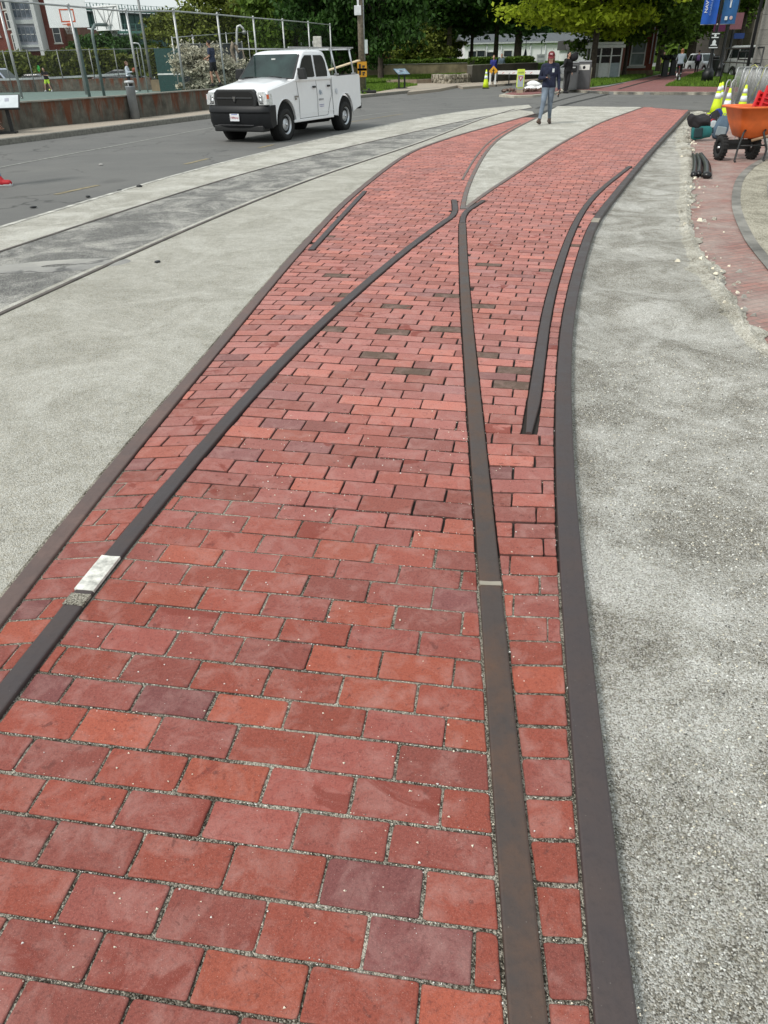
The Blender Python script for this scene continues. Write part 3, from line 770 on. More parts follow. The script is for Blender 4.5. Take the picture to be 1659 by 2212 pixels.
def make_truck():
    r = thing('pickup_truck', 'white crew cab work pickup with black grille and silver ladder rack, driving on the road', 'pickup truck')
    fw, rw, wr = 1.85, -1.75, .405
    b = MB()
    # front clip + cab lower, profile in x,z
    prof = [(2.52,.52),(2.58,.80),(2.72,.90),(2.74,1.08),(2.70,1.16),(1.40,1.32),(1.2,1.36),(-.93,1.36),(-.93,.47)]
    prof += [(rw+.56,.47)] if False else []
    prof += [(-.93,.44),(fw-.53,.44)] + arc(fw, .44, .53, math.pi, 0, 14)[1:] + [(2.60,.50)]
    side_prism(b, prof[::-1], -1.0, 1.0)
    bo = b.build('body', M_wpaint, r, bevel=.075, seg=5, fixn=True)
    # bed: sides with rear arch
    for s in (-1, 1):
        bb = MB()
        pr = [(-.955,.47),(-.955,1.37),(-2.80,1.40),(-2.86,1.35),(-2.84,.62),(-2.50,.56),(rw-.53,.50)]+arc(rw, .44, .53, math.pi, 0, 14)[1:]+[(rw+.53,.46)]
        side_prism(bb, pr, s*.90 if s > 0 else -1.0, 1.0 if s > 0 else -.90)
        bb.build('bed_side', M_wpaint, r, bevel=.03, seg=3, fixn=True)
        bc = MB(); bc.box((-1.88, s*.95, 1.40), (1.80, .085, .016)); bc.build('bed_rail_cap', M_black, r)
    bb = MB(); bb.box((-2.81, 0, 1.0), (.06, 1.78, .72)); bb.build('tailgate', M_wpaint, r, bevel=.015)
    bb = MB(); bb.box((-1.88, 0, .66), (1.84, 1.79, .05)); bb.build('bed_floor', M_black, r)
    bb = MB(); bb.box((-.98, 0, 1.0), (.05, 1.79, .70)); bb.build('bed_front', M_wpaint, r)
    # hood: domed loft
    h = MB(); secs = []
    for x, zc, hw, dr in ((2.80, 1.145, .74, .05), (2.70, 1.215, .82, .07), (2.4, 1.275, .88, .09), (2.0, 1.322, .90, .09), (1.6, 1.365, .91, .09), (1.24, 1.395, .92, .09)):
        sec = []
        for k in range(17):
            y = -hw+2*hw*k/16; e = abs(y)/hw
            z = zc - dr*e**4 + (.018 if e < .5 else 0)*(1-(e/.5)**2 if e < .5 else 0) + .01*math.exp(-((e-.72)/.12)**2)
            sec.append(Vector((x, y, z)))
        sec += [Vector((x, hw, zc-.2)), Vector((x, -hw, zc-.2))]; secs.append(sec)
    h.loft(secs, True, True); h.build('hood', M_wpaint, r, fixn=True)
    # front end
    g = MB(); go = [(.58,1.195),(.68,1.14),(.715,1.0),(.68,.83),(.60,.765),(-.60,.765),(-.68,.83),(-.715,1.0),(-.68,1.14),(-.58,1.195)]
    def frontprism(mb, poly_, x0, x1):  # poly in y,z
        n = len(poly_); v = [(x0, y, z) for y, z in poly_]+[(x1, y, z) for y, z in poly_]
        mb.add(v, [tuple(range(n)), tuple(range(2*n-1, n-1, -1))]+[(k, (k+1) % n, n+(k+1) % n, n+k) for k in range(n)])
    frontprism(g, go, 2.70, 2.865); gr = g.build('grille', M_black, r, bevel=.03, seg=3, fixn=True)
    g = MB(); frontprism(g, [(y*.86, .975+(z-.975)*.76) for y, z in go], 2.86, 2.869); g.build('grille_mesh', mat('grille_void', (.003,.003,.003), .8), gr, fixn=True)
    g = MB(); g.box((2.876, 0, 1.02), (.018, 1.15, .022)); g.box((2.876, 0, .835), (.018, 1.0, .016)); g.build('grille_bar', mat('grille_bar_grey', (.06,.062,.065), .25), gr)
    # emblem: shield with horned head, silver on black
    g = MB(); frontprism(g, [(-.055,.985),(-.03,1.0),(.03,1.0),(.055,.985),(.05,.93),(.03,.89),(0,.865),(-.03,.89),(-.05,.93)], 2.868, 2.892); em = g.build('emblem', M_black, gr, bevel=.004, fixn=True, loc=(0,0,.06))
    g = MB(); frontprism(g, [(0,.978),(.018,.985),(.042,.982),(.048,.955),(.036,.93),(.028,.945),(.026,.955),(.020,.935),(.014,.895),(0,.878),(-.014,.895),(-.020,.935),(-.026,.955),(-.028,.945),(-.036,.93),(-.048,.955),(-.042,.982),(-.018,.985)], 2.893, 2.903); g.build('emblem_head', M_chrome, em, fixn=True)
    for s in (-1, 1):
        l = MB(); y0, y1 = s*.735, s*.965
        y1 = s*.985; poly_ = [(y0,.865),(y1,.87),(y1,1.06),(s*.92,1.15),(s*.725,1.135)]
        if s < 0: poly_ = poly_[::-1]
        frontprism(l, poly_, 2.62, 2.805)
        lo = l.build('headlight', M_lamp, r, bevel=.012, fixn=True)
        a = MB(); a.box((2.66, s*.995, .985), (.28, .02, .22)); a.build('side_lens', M_lamp, lo, bevel=.004)
        a = MB(); a.box((2.74, s*1.010, 1.04), (.11, .01, .09)); a.build('indicator', M_amber, lo, bevel=.004)
        a = MB(); a.ell((2.808, s*.80, .95), (.012, .05, .05)); a.ell((2.808, s*.80, 1.04), (.01, .035, .02)); a.build('lamp_reflector', M_chrome, lo)
        a = MB(); a.box((2.81, s*.83, .90), (.008, .13, .01)); a.box((2.81, s*.86, .985), (.008, .01, .16)); a.build('lamp_divider', M_black, lo)
    bp = MB(); secs = []  # wraps back to the wheel arch
    for y in (-1.02, -.96, -.8, -.4, 0, .4, .8, .96, 1.02):
        e = abs(y)/1.02; x = 2.96-.20*e**6-.02*e; xb = 2.40
        secs.append([Vector((xb, y, .86)), Vector((x-.07, y, .86)), Vector((x-.01, y, .80)), Vector((x, y, .72)), Vector((x-.03, y, .70)), Vector((x-.03, y, .52)), Vector((x-.12, y, .36)), Vector((xb, y, .44))])
    bp.loft(secs, True, False); bu = bp.build('bumper', mat('bumper_black', (.010,.011,.013), .5, var=.15, spec=.3), r, bevel=.012, fixn=True)
    a = MB(); a.box((2.66, 0, .36), (.36, 1.66, .16)); a.build('air_dam', M_black, bu, bevel=.03)
    a = MB(); a.box((2.955, 0, .455), (.012, 1.2, .012)); a.build('bumper_trim', mat('dark_trim', (.09,.09,.095), .4), bu)
    # plate
    a = MB(); a.box((2.968, 0, .615), (.008, .305, .155)); pl = a.build('licence_plate', mat('plate_white', (.74,.76,.80), .4, var=.04), r, bevel=.003)
    text_obj('plate_number', '1VPN 61', .082, mat('plate_red', (.34,.04,.06), .5), pl, (2.974, 0, .605), (math.pi/2, 0, math.pi/2), True, .95)
    a = MB(); a.box((2.973, 0, .678), (.004, .20, .014)); a.build('plate_band', mat('plate_blue', (.10,.14,.40), .5), pl)
    # cab greenhouse
    Z0, Z1 = 1.33, 1.97
    def ring(z, xf, xr, hw, rc=.12, n=4):
        out = []
        for cx_, cy_, a0 in ((xf-rc, hw-rc, 0), (xr+rc, hw-rc, math.pi/2), (xr+rc, -hw+rc, math.pi), (xf-rc, -hw+rc, 1.5*math.pi)):
            for k in range(n+1): a_ = a0+math.pi/2*k/n; out.append(Vector((cx_+rc*math.cos(a_), cy_+rc*math.sin(a_), z)))
        return out
    cb = MB(); cb.loft([ring(1.31,1.28,-.93,.985,.04), ring(1.36,1.24,-.93,.975,.05), ring(1.88,.58,-.80,.85,.10), ring(1.935,.46,-.77,.82,.14), ring(1.965,.30,-.70,.75,.2), ring(1.98,.15,-.6,.58,.2)], True, True)
    cab = cb.build('cab', M_wpaint, r, fixn=True)
    # windscreen on the sloping front: line from (1.24,1.27) to (.40,1.80)
    def fr(t, y, o=.0): 
        x = 1.24+(.58-1.24)*t; z = 1.36+(1.88-1.36)*t; n = Vector((.52, 0, .66)).normalized()
        return Vector((x, y, z))+n*o
    wsm = MB(); a = [fr(.04,-.89), fr(.04,.89), fr(.96,.765), fr(1.0,.70), fr(1.0,-.70), fr(.96,-.765)]; quad_panel(wsm, a, (.52,0,.66), .014)
    wo_ = wsm.build('windshield', M_wind, r, fixn=True)
    k = MB(); quad_panel(k, [fr(.0,-.93), fr(.0,.93), fr(.04,.93), fr(.04,-.93)], (.53,0,.84), .016)
    for s in (-1,1): quad_panel(k, [fr(.02,s*.88), fr(.02,s*.945), fr(.98,s*.795), fr(.98,s*.76)], (.52,0,.66), .016)
    k.build('windshield_trim', M_black, r, fixn=True)
    k = MB()
    for y0, y1 in ((.55, -.05), (-.15, -.75)): k.tube([fr(.03, y0, .03), fr(.07, (y0+y1)/2, .03), fr(.055, y1, .022)], .009, 6)
    k.build('wiper', M_black, wo_)
    k = MB(); k.box(fr(.80, .0, .016), (.05, .13, .03)); k.build('mirror_housing', mat('sticker_white', (.6,.62,.6), .5), wo_)
    # side windows: plane between (y .975,z1.27) and (.80,1.80)
    def sd(x, z, s, o=.0):
        y = .975+(z-1.27)/(1.80-1.27)*(.85-.975); z += .085; n = Vector((0, .95, .31))
        return Vector((x, s*(y+n.y*o), z+n.z*o))
    for s in (-1, 1):
        for nm, pts_ in (('front_side_window', [(1.02,1.30),(.18,1.30),(.10,1.32),(.06,1.77),(.44,1.77),(.62,1.69),(.88,1.46)]), ('rear_side_window', [(.0,1.30),(-.66,1.30),(-.70,1.40),(-.68,1.62),(-.60,1.74),(-.50,1.77),(-.06,1.77)])):
            k = MB(); v = [sd(x, z, s, .004) for x, z in pts_]; quad_panel(k, v, (0, s*.95, .31), .010)
            k.build(nm, M_glass, r, fixn=True)
        k = MB()   # door seams
        for pl_ in ([(1.12,.50),(1.10,.9),(1.15,1.33)], [(.05,.50),(.03,.9),(.03,1.35)], [(-.86,.98),(-.84,1.12),(-.86,1.35)], [(-.93,.5),(-.935,1.35)], [(1.12,.50),(-.55,.50)], [(-.55,.5),(-.72,.80),(-.86,.98)]):
            k.tube([(x, s*1.0005, z) for x, z in pl_], .006, 5)
        k.build('door_seam', mat('seam', (.12,.12,.125), .7), r)
        k = MB(); k.box((.1, s*1.0, .60), (2.6, .012, .012)); k.build('side_crease', M_wpaint, r)
        k = MB(); k.box((.25, s*.985, .455), (2.35, .05, .07)); k.build('rocker_panel', M_wpaint, r, bevel=.015)
        for x in (.20, -.68):
            k = MB(); k.box((x, s*1.015, 1.17), (.17, .035, .045)); k.build('door_handle', M_black, r, bevel=.014)
        k = MB(); k.box((.98, s*1.155, 1.475), (.13, .24, .24)); k.box((.98, s*1.02, 1.39), (.07, .12, .05)); k.build('side_mirror', M_black, r, bevel=.03)
        for cx_ in (fw, rw):   # arch lips and liners
            k = MB(); o1 = arc(cx_, .44, .535, math.pi, 0, 16); k.tube([(x, s*.995, z) for x, z in o1], .018, 6); k.build('arch_lip', M_wpaint, r)
            k = MB(); k.lathe([(.02,-.12),(.515,-.12),(.515,.12),(.02,.12)], (cx_, s*.82, .46), 24, 'Y'); k.build('wheel_liner', mat('well_black', (.004,.004,.004), .95), r)
        wheel(r, fw, s*.86, wr, .27, s, M_steelrim); wheel(r, rw, s*.86, wr, .27, s, M_steelrim)
        k = MB(); k.box((-2.80, s*.945, 1.02), (.12, .075, .38)); k.build('tail_light', M_red, r, bevel=.02)
        # fender badge
        k = MB(); k.box((1.24, s*1.003, .99), (.20, .008, .035)); k.box((1.28, s*1.003, .94), (.10, .008, .04)); k.build('fender_badge', mat('badge_grey', (.22,.20,.18), .4), r)
    k = MB(); k.box((-2.93, 0, .62), (.16, 1.9, .17)); k.build('rear_bumper', M_black, r, bevel=.04)
    k = MB(); k.box((0, 0, .42), (4.6, 1.0, .18)); k.box((-1.75, 0, .38), (.2, 1.6, .16)); k.box((1.85, 0, .36), (.2, 1.6, .14)); k.tube([(.3,.5,.34),(-1.0,.5,.32),(-1.3,.6,.33)], .05, 8); k.build('chassis', mat('well_black', (.004,.004,.004), .95), r)
    # door decal: small crest, four round icons and two lines of fine print
    k = MB(); y = 1.0035
    k.box((-.14, y, 1.04), (.045, .003, .11)); k.box((-.225, y, 1.06), (.07, .003, .018)); k.box((-.225, y, 1.025), (.07, .003, .018)); k.box((-.235, y, .995), (.09, .003, .012))
    dk = k.build('door_crest', mat('decal_blue', (.20,.26,.34), .5), r)
    for i, x in enumerate((-.09, -.165, -.24, -.31)): k = MB(); k.ell((x, y, .875), (.022-.004*i, .003, .028), 10, 6); k.build('door_icon', mat('decal_dark', (.035,.04,.055), .5), r)
    k = MB(); k.box((-.20, y, .755), (.29, .003, .014)); k.box((-.21, y, .715), (.25, .003, .014)); k.build('door_lettering', mat('decal_violet', (.28,.28,.46), .5), r)
    k = MB(); k.lathe([(.055,0),(.065,0),(.065,.003),(.055,.003)], (-1.18, 1.001, 1.03), 20, 'Y'); k.build('bed_crest', mat('decal_pale', (.55,.58,.63), .5), r)
    # ladder rack
    for s in (-1, 1):
        k = MB(); k.box((-.72, s*.84, 2.02), (3.9, .045, .03)); k.build('rack_rail', M_alu, r, bevel=.004)
        for x, dx in ((-1.15, .10), (-2.35, .06)):
            k = MB(); k.tube([(x-dx-.05, s*.95, 1.41), (x, s*.86, 2.0)], .028, 8); k.box((x-dx-.05, s*.95, 1.42), (.2, .06, .03)); k.box((x, s*.85, 1.985), (.26, .05, .03)); k.build('rack_post', M_alu, r)
    for x in (-1.15, -2.35):
        k = MB(); k.box((x, 0, 1.99), (.05, 1.7, .035)); k.build('rack_crossbar', M_alu, r)
    return r
truck = make_truck()
def warpz(o, base=0.0):
    for ch in o.children:
        if ch.name.startswith('wheel'): continue
        if ch.type == 'MESH' and ch.rotation_euler.x == 0:
            bz = base+ch.location.z; me_ = ch.data
            for v in me_.vertices:
                z = v.co.z+bz
                if z > .46: v.co.z = .46+(z-.46)*1.15-bz
            me_.update()
        elif ch.type == 'MESH': ch.location.z = .46+(ch.location.z-.46)*1.15
        warpz(ch, base+ch.location.z)
warpz(truck)
def tuck(o):
    for ch in o.children:
        if ch.name.startswith(('wheel','cab','front_side','rear_side','windshield','rack','hub','rim')): continue
        if ch.type == 'MESH' and ch.location.length < .2:
            for v in ch.data.vertices:
                if abs(v.co.y) > .72: v.co.y *= 1-.050*max(-.2, (v.co.z-.95)/.6)**2*(1 if v.co.z > .95 else 2.2)
            ch.data.update()
        tuck(ch)
tuck(truck)
pf, pr_ = G(618, 302), G(746, 279)
dirv = (pf-pr_).xy.normalized(); rz = math.atan2(dirv.y, dirv.x)
K = (pf-pr_).length/3.60*.985; print('TRUCK scale', K, pf, pr_)
mid = (pf+pr_)/2; left = Vector((-dirv.y, dirv.x))
truck.scale = (K, K, K); truck.rotation_euler = (0, 0, rz)
truck.location = (mid.x-left.x*.93*K-dirv.x*.05*K, mid.y-left.y*.93*K-dirv.y*.05*K, -.014)
mb = MB(); mb.box((0,0,0), (3.1, .14, .03)); pk = mb.build('timber_plank', mat('raw_timber', (.62,.50,.33), .8, var=.2, bump=.3), bevel=.004)
M4 = truck.matrix_basis; bpy.context.view_layer.update(); M4 = Matrix.Translation(truck.location) @ Euler(truck.rotation_euler).to_matrix().to_4x4() @ Matrix.Scale(K, 4)
pk.location = M4 @ Vector((-2.65, -.30, 1.60)); pk.rotation_euler = (Euler((0, 0, rz)).to_matrix() @ Euler((0, R(9.5), R(-14))).to_matrix()).to_euler(); 
tag(pk, 'pale raw timber plank sticking out of the bed of the white pickup', 'plank')

# generic parked cars, far away
def make_car(name, label, paint, loc, rz, kind='suv', group=None, L=4.6):
    r = thing(name, label, 'car', loc, rz, group); H = dict(suv=1.72, sedan=1.42, sport=1.25, van=2.0)[kind]; bz = {'suv':.98,'sedan':.88,'sport':.80,'van':1.15}[kind]
    fw, rw, wr = L*.30, -L*.30, .33; b = MB()
    prof = [(L*.5,.35),(L*.5,.62),(L*.47,bz-.16),(L*.22,bz-.03),(L*.18,bz),(-L*.46,bz),(-L*.5,bz-.12),(-L*.5,.35),(rw-.40,.30)]+arc(rw,.33,.39,math.pi,0,10)[1:]+[(fw-.40,.30)]+arc(fw,.33,.39,math.pi,0,10)[1:]
    side_prism(b, prof, -.9, .9); b.build('body', paint, r, bevel=.06, seg=3, fixn=True)
    xf, xr, tf, tr = {'suv':(L*.2,-L*.47,L*.06,-L*.42),'sedan':(L*.22,-L*.36,L*.04,-L*.18),'sport':(L*.2,-L*.38,L*.02,-L*.14),'van':(L*.36,-L*.48,L*.24,-L*.46)}[kind]
    def rg(z, a, c_, hw): return [Vector((a,hw,z)),Vector((c_,hw,z)),Vector((c_,-hw,z)),Vector((a,-hw,z))]
    b = MB(); b.loft([rg(bz-.02,xf,xr,.87), rg(bz+.02,xf-.02,xr+.02,.86), rg(H-.05,tf,tr,.70), rg(H,tf-.12,tr+.1,.62)], True, False); b.build('cabin', paint, r, bevel=.04, seg=3, fixn=True)
    for s in (-1,1):
        k = MB(); t0, t1 = .10, .88
        def P(x0, x1, t): return Vector((x0+(x1-x0)*t, s*(.862+(.705-.862)*t), bz+.02+(H-.07-bz)*t))
        for f0, f1 in ((.05,.36),(.39,.68),(.71,.95)):
            def X(f, t): a = xf+(xr-xf)*f; c_ = tf+(tr-tf)*f; return a+(c_-a)*t
            v = [Vector((X(f0,t0), P(0,0,t0).y, P(0,0,t0).z)), Vector((X(f1,t0), P(0,0,t0).y, P(0,0,t0).z)), Vector((X(f1,t1), P(0,0,t1).y, P(0,0,t1).z)), Vector((X(f0,t1), P(0,0,t1).y, P(0,0,t1).z))]
            quad_panel(k, v, (0, s, .2), .012)
        k.build('side_window', M_glass, r, fixn=True)
        for x in (fw, rw): wheel(r, x, s*.80, wr, .21, s, M_alu, 0)
        k = MB(); k.box((L*.485, s*.66, .66), (.06, .30, .12)); k.build('headlight', M_lamp, r, bevel=.02)
        k = MB(); k.box((-L*.495, s*.70, .76), (.03, .26, .14)); k.build('tail_light', M_red, r, bevel=.01)
    for a, c_, n_ in ((xf, tf, 1), (xr, tr, -1)):
        k = MB(); def_ = lambda t, y: Vector((a+(c_-a)*t+n_*.004, y*(1-.17*t), bz+.02+(H-.07-bz)*t)); quad_panel(k, [def_(.08,-.76), def_(.08,.76), def_(.92,.76), def_(.92,-.76)], (n_*.7,0,.7), .012)
        k.build('windscreen' if n_ > 0 else 'rear_window', M_wind, r, fixn=True)
    k = MB(); k.box((L*.497, 0, .45), (.03, 1.5, .16)); k.build('bumper', M_black, r, bevel=.02)
    return r
# ================================================================== PEOPLE
def capsule(mb, a, b, ra, rb):
    a, b = Vector(a), Vector(b); d = (b-a); L = d.length; d = d.normalized() if L > 1e-6 else Vector((0,0,1))
    pts, rs = [], []
    for k in (0.0, .35, .75): pts.append(a-d*ra*math.cos(k*math.pi/2)); rs.append(max(.0015, ra*math.sin(k*math.pi/2)))
    pts.append(a); rs.append(ra); pts.append(b); rs.append(rb)
    for k in (.75, .35, 0.0): pts.append(b+d*rb*math.cos(k*math.pi/2)); rs.append(max(.0015, rb*math.sin(k*math.pi/2)))
    mb.tube(pts, rs, 12)
def remesh(mb, vox, smooth=4):
    me = bpy.data.meshes.new('t'); me.from_pydata(mb.v, [], mb.f); o = bpy.data.objects.new('t', me); C.objects.link(o)
    bm = bmesh.new(); bm.from_mesh(me); bmesh.ops.recalc_face_normals(bm, faces=bm.faces); bm.to_mesh(me); bm.free()
    md = o.modifiers.new('r', 'REMESH'); md.mode = 'VOXEL'; md.voxel_size = vox; md.use_smooth_shade = True
    ms = o.modifiers.new('s', 'SMOOTH'); ms.iterations = smooth; ms.factor = .5
    dg = bpy.context.evaluated_depsgraph_get(); dg.update()
    out = bpy.data.meshes.new_from_object(o.evaluated_get(dg)); bpy.data.objects.remove(o); bpy.data.meshes.remove(me)
    return out
def seg_d(p, a, b):
    ab = b-a; t = max(0, min(1, (p-a).dot(ab)/max(1e-9, ab.length_squared))); return (p-(a+ab*t)).length
SKIN = mat('skin_light', (.56, .33, .25), .55, var=.08); SKIN2 = mat('skin_tan', (.40, .22, .15), .55, var=.08)
def hand(prims, w_, dirv, up, side, s=1.0, curl=.5):
    """palm and five unequal bent fingers; w_ = wrist, dirv = pointing way, up = back of hand, side = thumb side"""
    d = Vector(dirv).normalized(); u = Vector(up); u = (u-d*u.dot(d)).normalized(); t = Vector(side); t = (t-d*t.dot(d)-u*t.dot(u)).normalized()
    p0 = Vector(w_)
    for k in (-.024, 0, .024): prims.append(('hand', p0+d*.01*s+t*k*.6*s, p0+d*.075*s+t*k*s, .014*s, .012*s))
    for i, (off, ln) in enumerate(((.030,.072),(.011,.080),(-.009,.075),(-.028,.058))):
        k0 = p0+d*.085*s+t*off*s; c1 = curl*(.9+.12*i)
        d1 = (d*math.cos(c1*.7)-u*math.sin(c1*.7)).normalized(); d2 = (d*math.cos(c1*1.7)-u*math.sin(c1*1.7)).normalized()
        k1 = k0+d1*ln*.5*s; k2 = k1+d2*ln*.5*s
        prims.append(('hand', k0, k1, .0085*s, .008*s)); prims.append(('hand', k1, k2, .008*s, .0068*s))
    b0 = p0+d*.025*s+t*.030*s; b1 = b0+(d*.6+t*.7-u*.2).normalized()*.035*s; b2 = b1+(d*.85+t*.2-u*.4).normalized()*.03*s
    prims.append(('hand', b0, b1, .011*s, .0095*s)); prims.append(('hand', b1, b2, .0095*s, .008*s))
def human(label, loc, rz, P, H=1.70, skin=SKIN, top=None, topm=None, sleeves='long', legs='long', legm=None, shoem=None, hair=None, hairm=None, cap=None, vox=.008, group=None, female=False, headturn=(0,0), thumbs=None, curl=.5, name='person', collar=.0):
    """P: joint dict in units of height, local frame: +Y = facing, +X = the person's right hand side ... (l/r keys)"""
    s = H; r = thing(name, label, 'person', loc, rz, group)
    J = {k: Vector(v)*s for k, v in P.items()}
    pr = []   # (tag, a, b, ra, rb)
    sw = .108*s*(.92 if female else 1.0)
    up = (J['neck']-J['pelvis']).normalized()
    xax = (J['sr']-J['sl']).normalized() if 'sr' in J else Vector((1,0,0)); fy = up.cross(xax).normalized()
    pel, nk = J['pelvis'], J['neck']; th = .078*s
    # torso: side by side columns so that the chest is wide and flat
    for k in (-1, 0, 1):
        pr.append(('torso', pel+xax*k*.045*s, pel+up*.10*s+xax*k*.038*s*(.9 if female else 1), .062*s, .056*s))
        pr.append(('torso', pel+up*.10*s+xax*k*.038*s, nk-up*.085*s+xax*k*.060*s, .056*s, .062*s))
    pr.append(('torso', nk-up*.04*s-xax*.08*s, nk-up*.04*s+xax*.08*s, .042*s, .042*s))
    if female:
        for k in (-1, 1): pr.append(('torso', nk-up*.12*s+xax*k*.045*s+fy*.035*s, nk-up*.135*s+xax*k*.045*s+fy*.04*s, .038*s, .034*s))
    for sd_ in ('l', 'r'):
        k = -1 if sd_ == 'l' else 1
        pr += [('uarm', J['s'+sd_], J['e'+sd_], .031*s, .025*s), ('farm', J['e'+sd_], J['w'+sd_], .025*s, .016*s),
               ('thigh', J['h'+sd_], J['k'+sd_], .055*s if female else .052*s, .034*s), ('shin', J['k'+sd_], J['a'+sd_], .034*s, .022*s),
               ('shin', J['k'+sd_]*.72+J['a'+sd_]*.28-fy*.008*s, J['k'+sd_]*.5+J['a'+sd_]*.5-fy*.006*s, .032*s, .028*s)]
        toe = J['t'+sd_]; an = J['a'+sd_]; hd = (toe-an); hd.z = 0
        heel = an-hd.normalized()*.03*s; heel.z = max(.02*s, an.z-.035*s) if an.z < .08*s else an.z-.04*s
        pr += [('foot', heel, toe, .022*s, .018*s), ('foot', an, heel*.5+toe*.5, .024*s, .022*s)]
        dd = (J['w'+sd_]-J['e'+sd_]).normalized(); hdv = J.get('hd'+sd_, dd*s)/s
        tb = (thumbs or {}).get(sd_, ((-k, 0, 0), (0, 1, 0)))
        hand(pr, J['w'+sd_], hdv, tb[0] if False else tb[0], tb[1], s/1.7, curl)
    hc = J['head']; Rh = .062*s
    Mh = Euler((headturn[0], 0, headturn[1])).to_matrix(); F = Mh @ Vector((0,1,0)); U = Mh @ Vector((0,0,1)); X = Mh @ Vector((1,0,0))
    pr.append(('neck', nk-up*.02*s, hc-U*.035*s, .030*s, .029*s))
    def mk(tags, infl, extra=None, vx=vox):
        mb = MB()
        for t_, a, b, ra, rb_ in pr:
            if t_ in tags: capsule(mb, a, b, ra+infl, rb_+infl)
        if extra: extra(mb)
        return remesh(mb, vx)
    def headf(mb):
        mb.ell(hc+U*.012*s-F*.006*s, (.045*s, .056*s, .055*s), 20, 14, Mh)
        mb.ell(hc-U*.028*s+F*.012*s, (.034*s, .040*s, .036*s), 16, 10, Mh)
        capsule(mb, hc-U*.002*s+F*.047*s, hc-U*.018*s+F*.058*s, .006*s, .009*s)
        capsule(mb, hc-U*.050*s+F*.038*s, hc-U*.046*s+F*.040*s, .013*s, .013*s)
        capsule(mb, hc-U*.034*s+F*.046*s-X*.009*s, hc-U*.034*s+F*.046*s+X*.009*s, .006*s, .006*s)
        for k in (-1, 1): mb.ell(hc-U*.006*s+X*k*.046*s-F*.003*s, (.006*s, .012*s, .018*s), 8, 6, Mh)
    allt = ('torso','uarm','farm','thigh','shin','foot','neck','hand')
    me = mk(allt, -.002, headf); me.materials.clear(); me.materials.append(skin)
    o = bpy.data.objects.new('body', me); C.objects.link(o); o.parent = r
    def part(nm, tags, infl, m_, extra=None):
        me_ = mk(tags, infl, extra); me_.materials.clear(); me_.materials.append(m_)
        oo = bpy.data.objects.new(nm, me_); C.objects.link(oo); oo.parent = r; return oo
    # garments
    at_ = ('torso','uarm','farm') if sleeves == 'long' else ('torso',)
    def sl(mb):
        if sleeves == 'short':
            for sd_ in 'lr': capsule(mb, J['s'+sd_], J['s'+sd_]*.35+J['e'+sd_]*.65, .037*s, .036*s)
        if collar: capsule(mb, nk-up*.03*s, nk+up*.0*s, .045*s, .038*s)
    part(top or 'shirt', at_, .008, topm, sl)
    def shorts(mb):
        for sd_ in 'lr': capsule(mb, J['h'+sd_], J['h'+sd_]*.35+J['k'+sd_]*.65 if legs == 'shorts' else J['h'+sd_]*.6+J['k'+sd_]*.4, .060*s, .052*s)
        for k in (-1, 0, 1): capsule(mb, pel+xax*k*.045*s-up*.02*s, pel+xax*k*.045*s+up*.05*s, .066*s, .060*s)
    def belt(mb):
        for k in (-1, 0, 1): capsule(mb, pel+xax*k*.045*s-up*.01*s, pel+xax*k*.042*s+up*.045*s, .064*s, .060*s)
    if legs == 'long': part('trousers', ('thigh','shin'), .007, legm, belt)
    else: part('shorts', (), 0, legm, shorts)
    for sd_ in 'lr':
        mb = MB(); toe = J['t'+sd_]; an = J['a'+sd_]; hd = (toe-an); hd.z = 0
        heel = an-hd.normalized()*.03*s; heel.z = max(.02*s, an.z-.035*s) if an.z < .08*s else an.z-.04*s
        capsule(mb, heel, toe, .028*s, .024*s); capsule(mb, an+Vector((0,0,.01*s)), heel*.5+toe*.5, .028*s, .028*s)
        me_ = remesh(mb, min(vox, .01)); me_.materials.clear(); me_.materials.append(shoem)
        oo = bpy.data.objects.new('shoe', me_); C.objects.link(oo); oo.parent = r
    if hair:
        mb = MB(); mb.ell(hc+U*.022*s-F*.014*s, (.051*s, .056*s, .052*s), 18, 12, Mh)
        if hair == 'long':
            for k in (-1, -.3, .4, 1): capsule(mb, hc+X*k*.036*s-F*.03*s+U*.01*s, hc+X*k*.042*s-F*.028*s-U*.095*s, .020*s, .014*s)
        if hair == 'bun': mb.ell(hc+U*.06*s-F*.05*s, (.026*s,)*3, 10, 8)
        me_ = remesh(mb, vox); me_.materials.clear(); me_.materials.append(hairm)
        oo = bpy.data.objects.new('hair', me_); C.objects.link(oo); oo.parent = r
    if cap:
        mb = MB(); secs = []
        for z, q_ in ((.018,1.0),(.035,.99),(.052,.86),(.064,.62),(.070,.25),(.071,.02)):
            secs.append([hc+U*z*s-F*.004*s+(X*math.cos(a)*.052*s+F*math.sin(a)*.062*s)*q_ for a in [2*math.pi*i/20 for i in range(20)]])
        mb.loft(secs, True, True)
        br = []
        for i in range(9):
            a = R(25)+R(130)*i/8; br.append((math.cos(a), math.sin(a)))
        top_ = [hc+U*(.020-.010*abs(c_)**2)*s-F*.004*s+X*c_*.050*s+F*s_*.060*s for c_, s_ in br]
        out_ = [hc+U*(.008-.016*abs(c_)**2)*s-F*.004*s+X*c_*.052*s+F*(s_*.060+.050*s_)*s for c_, s_ in br]
        mb.loft([top_, out_, [p-U*.003*s for p in out_], [p-U*.003*s for p in top_]], False, False, closed=False)
        mb.build('cap', cap, r, fixn=False)
    # eyes and lips
    mb = MB()
    for k in (-1, 1): mb.ell(hc+U*.004*s+F*.0475*s+X*k*.018*s, (.007*s, .004*s, .0045*s), 8, 6, Mh)
    mb.build('eye', mat('eye_dark', (.05, .035, .03), .3), r)
    return r, J
Z = Vector
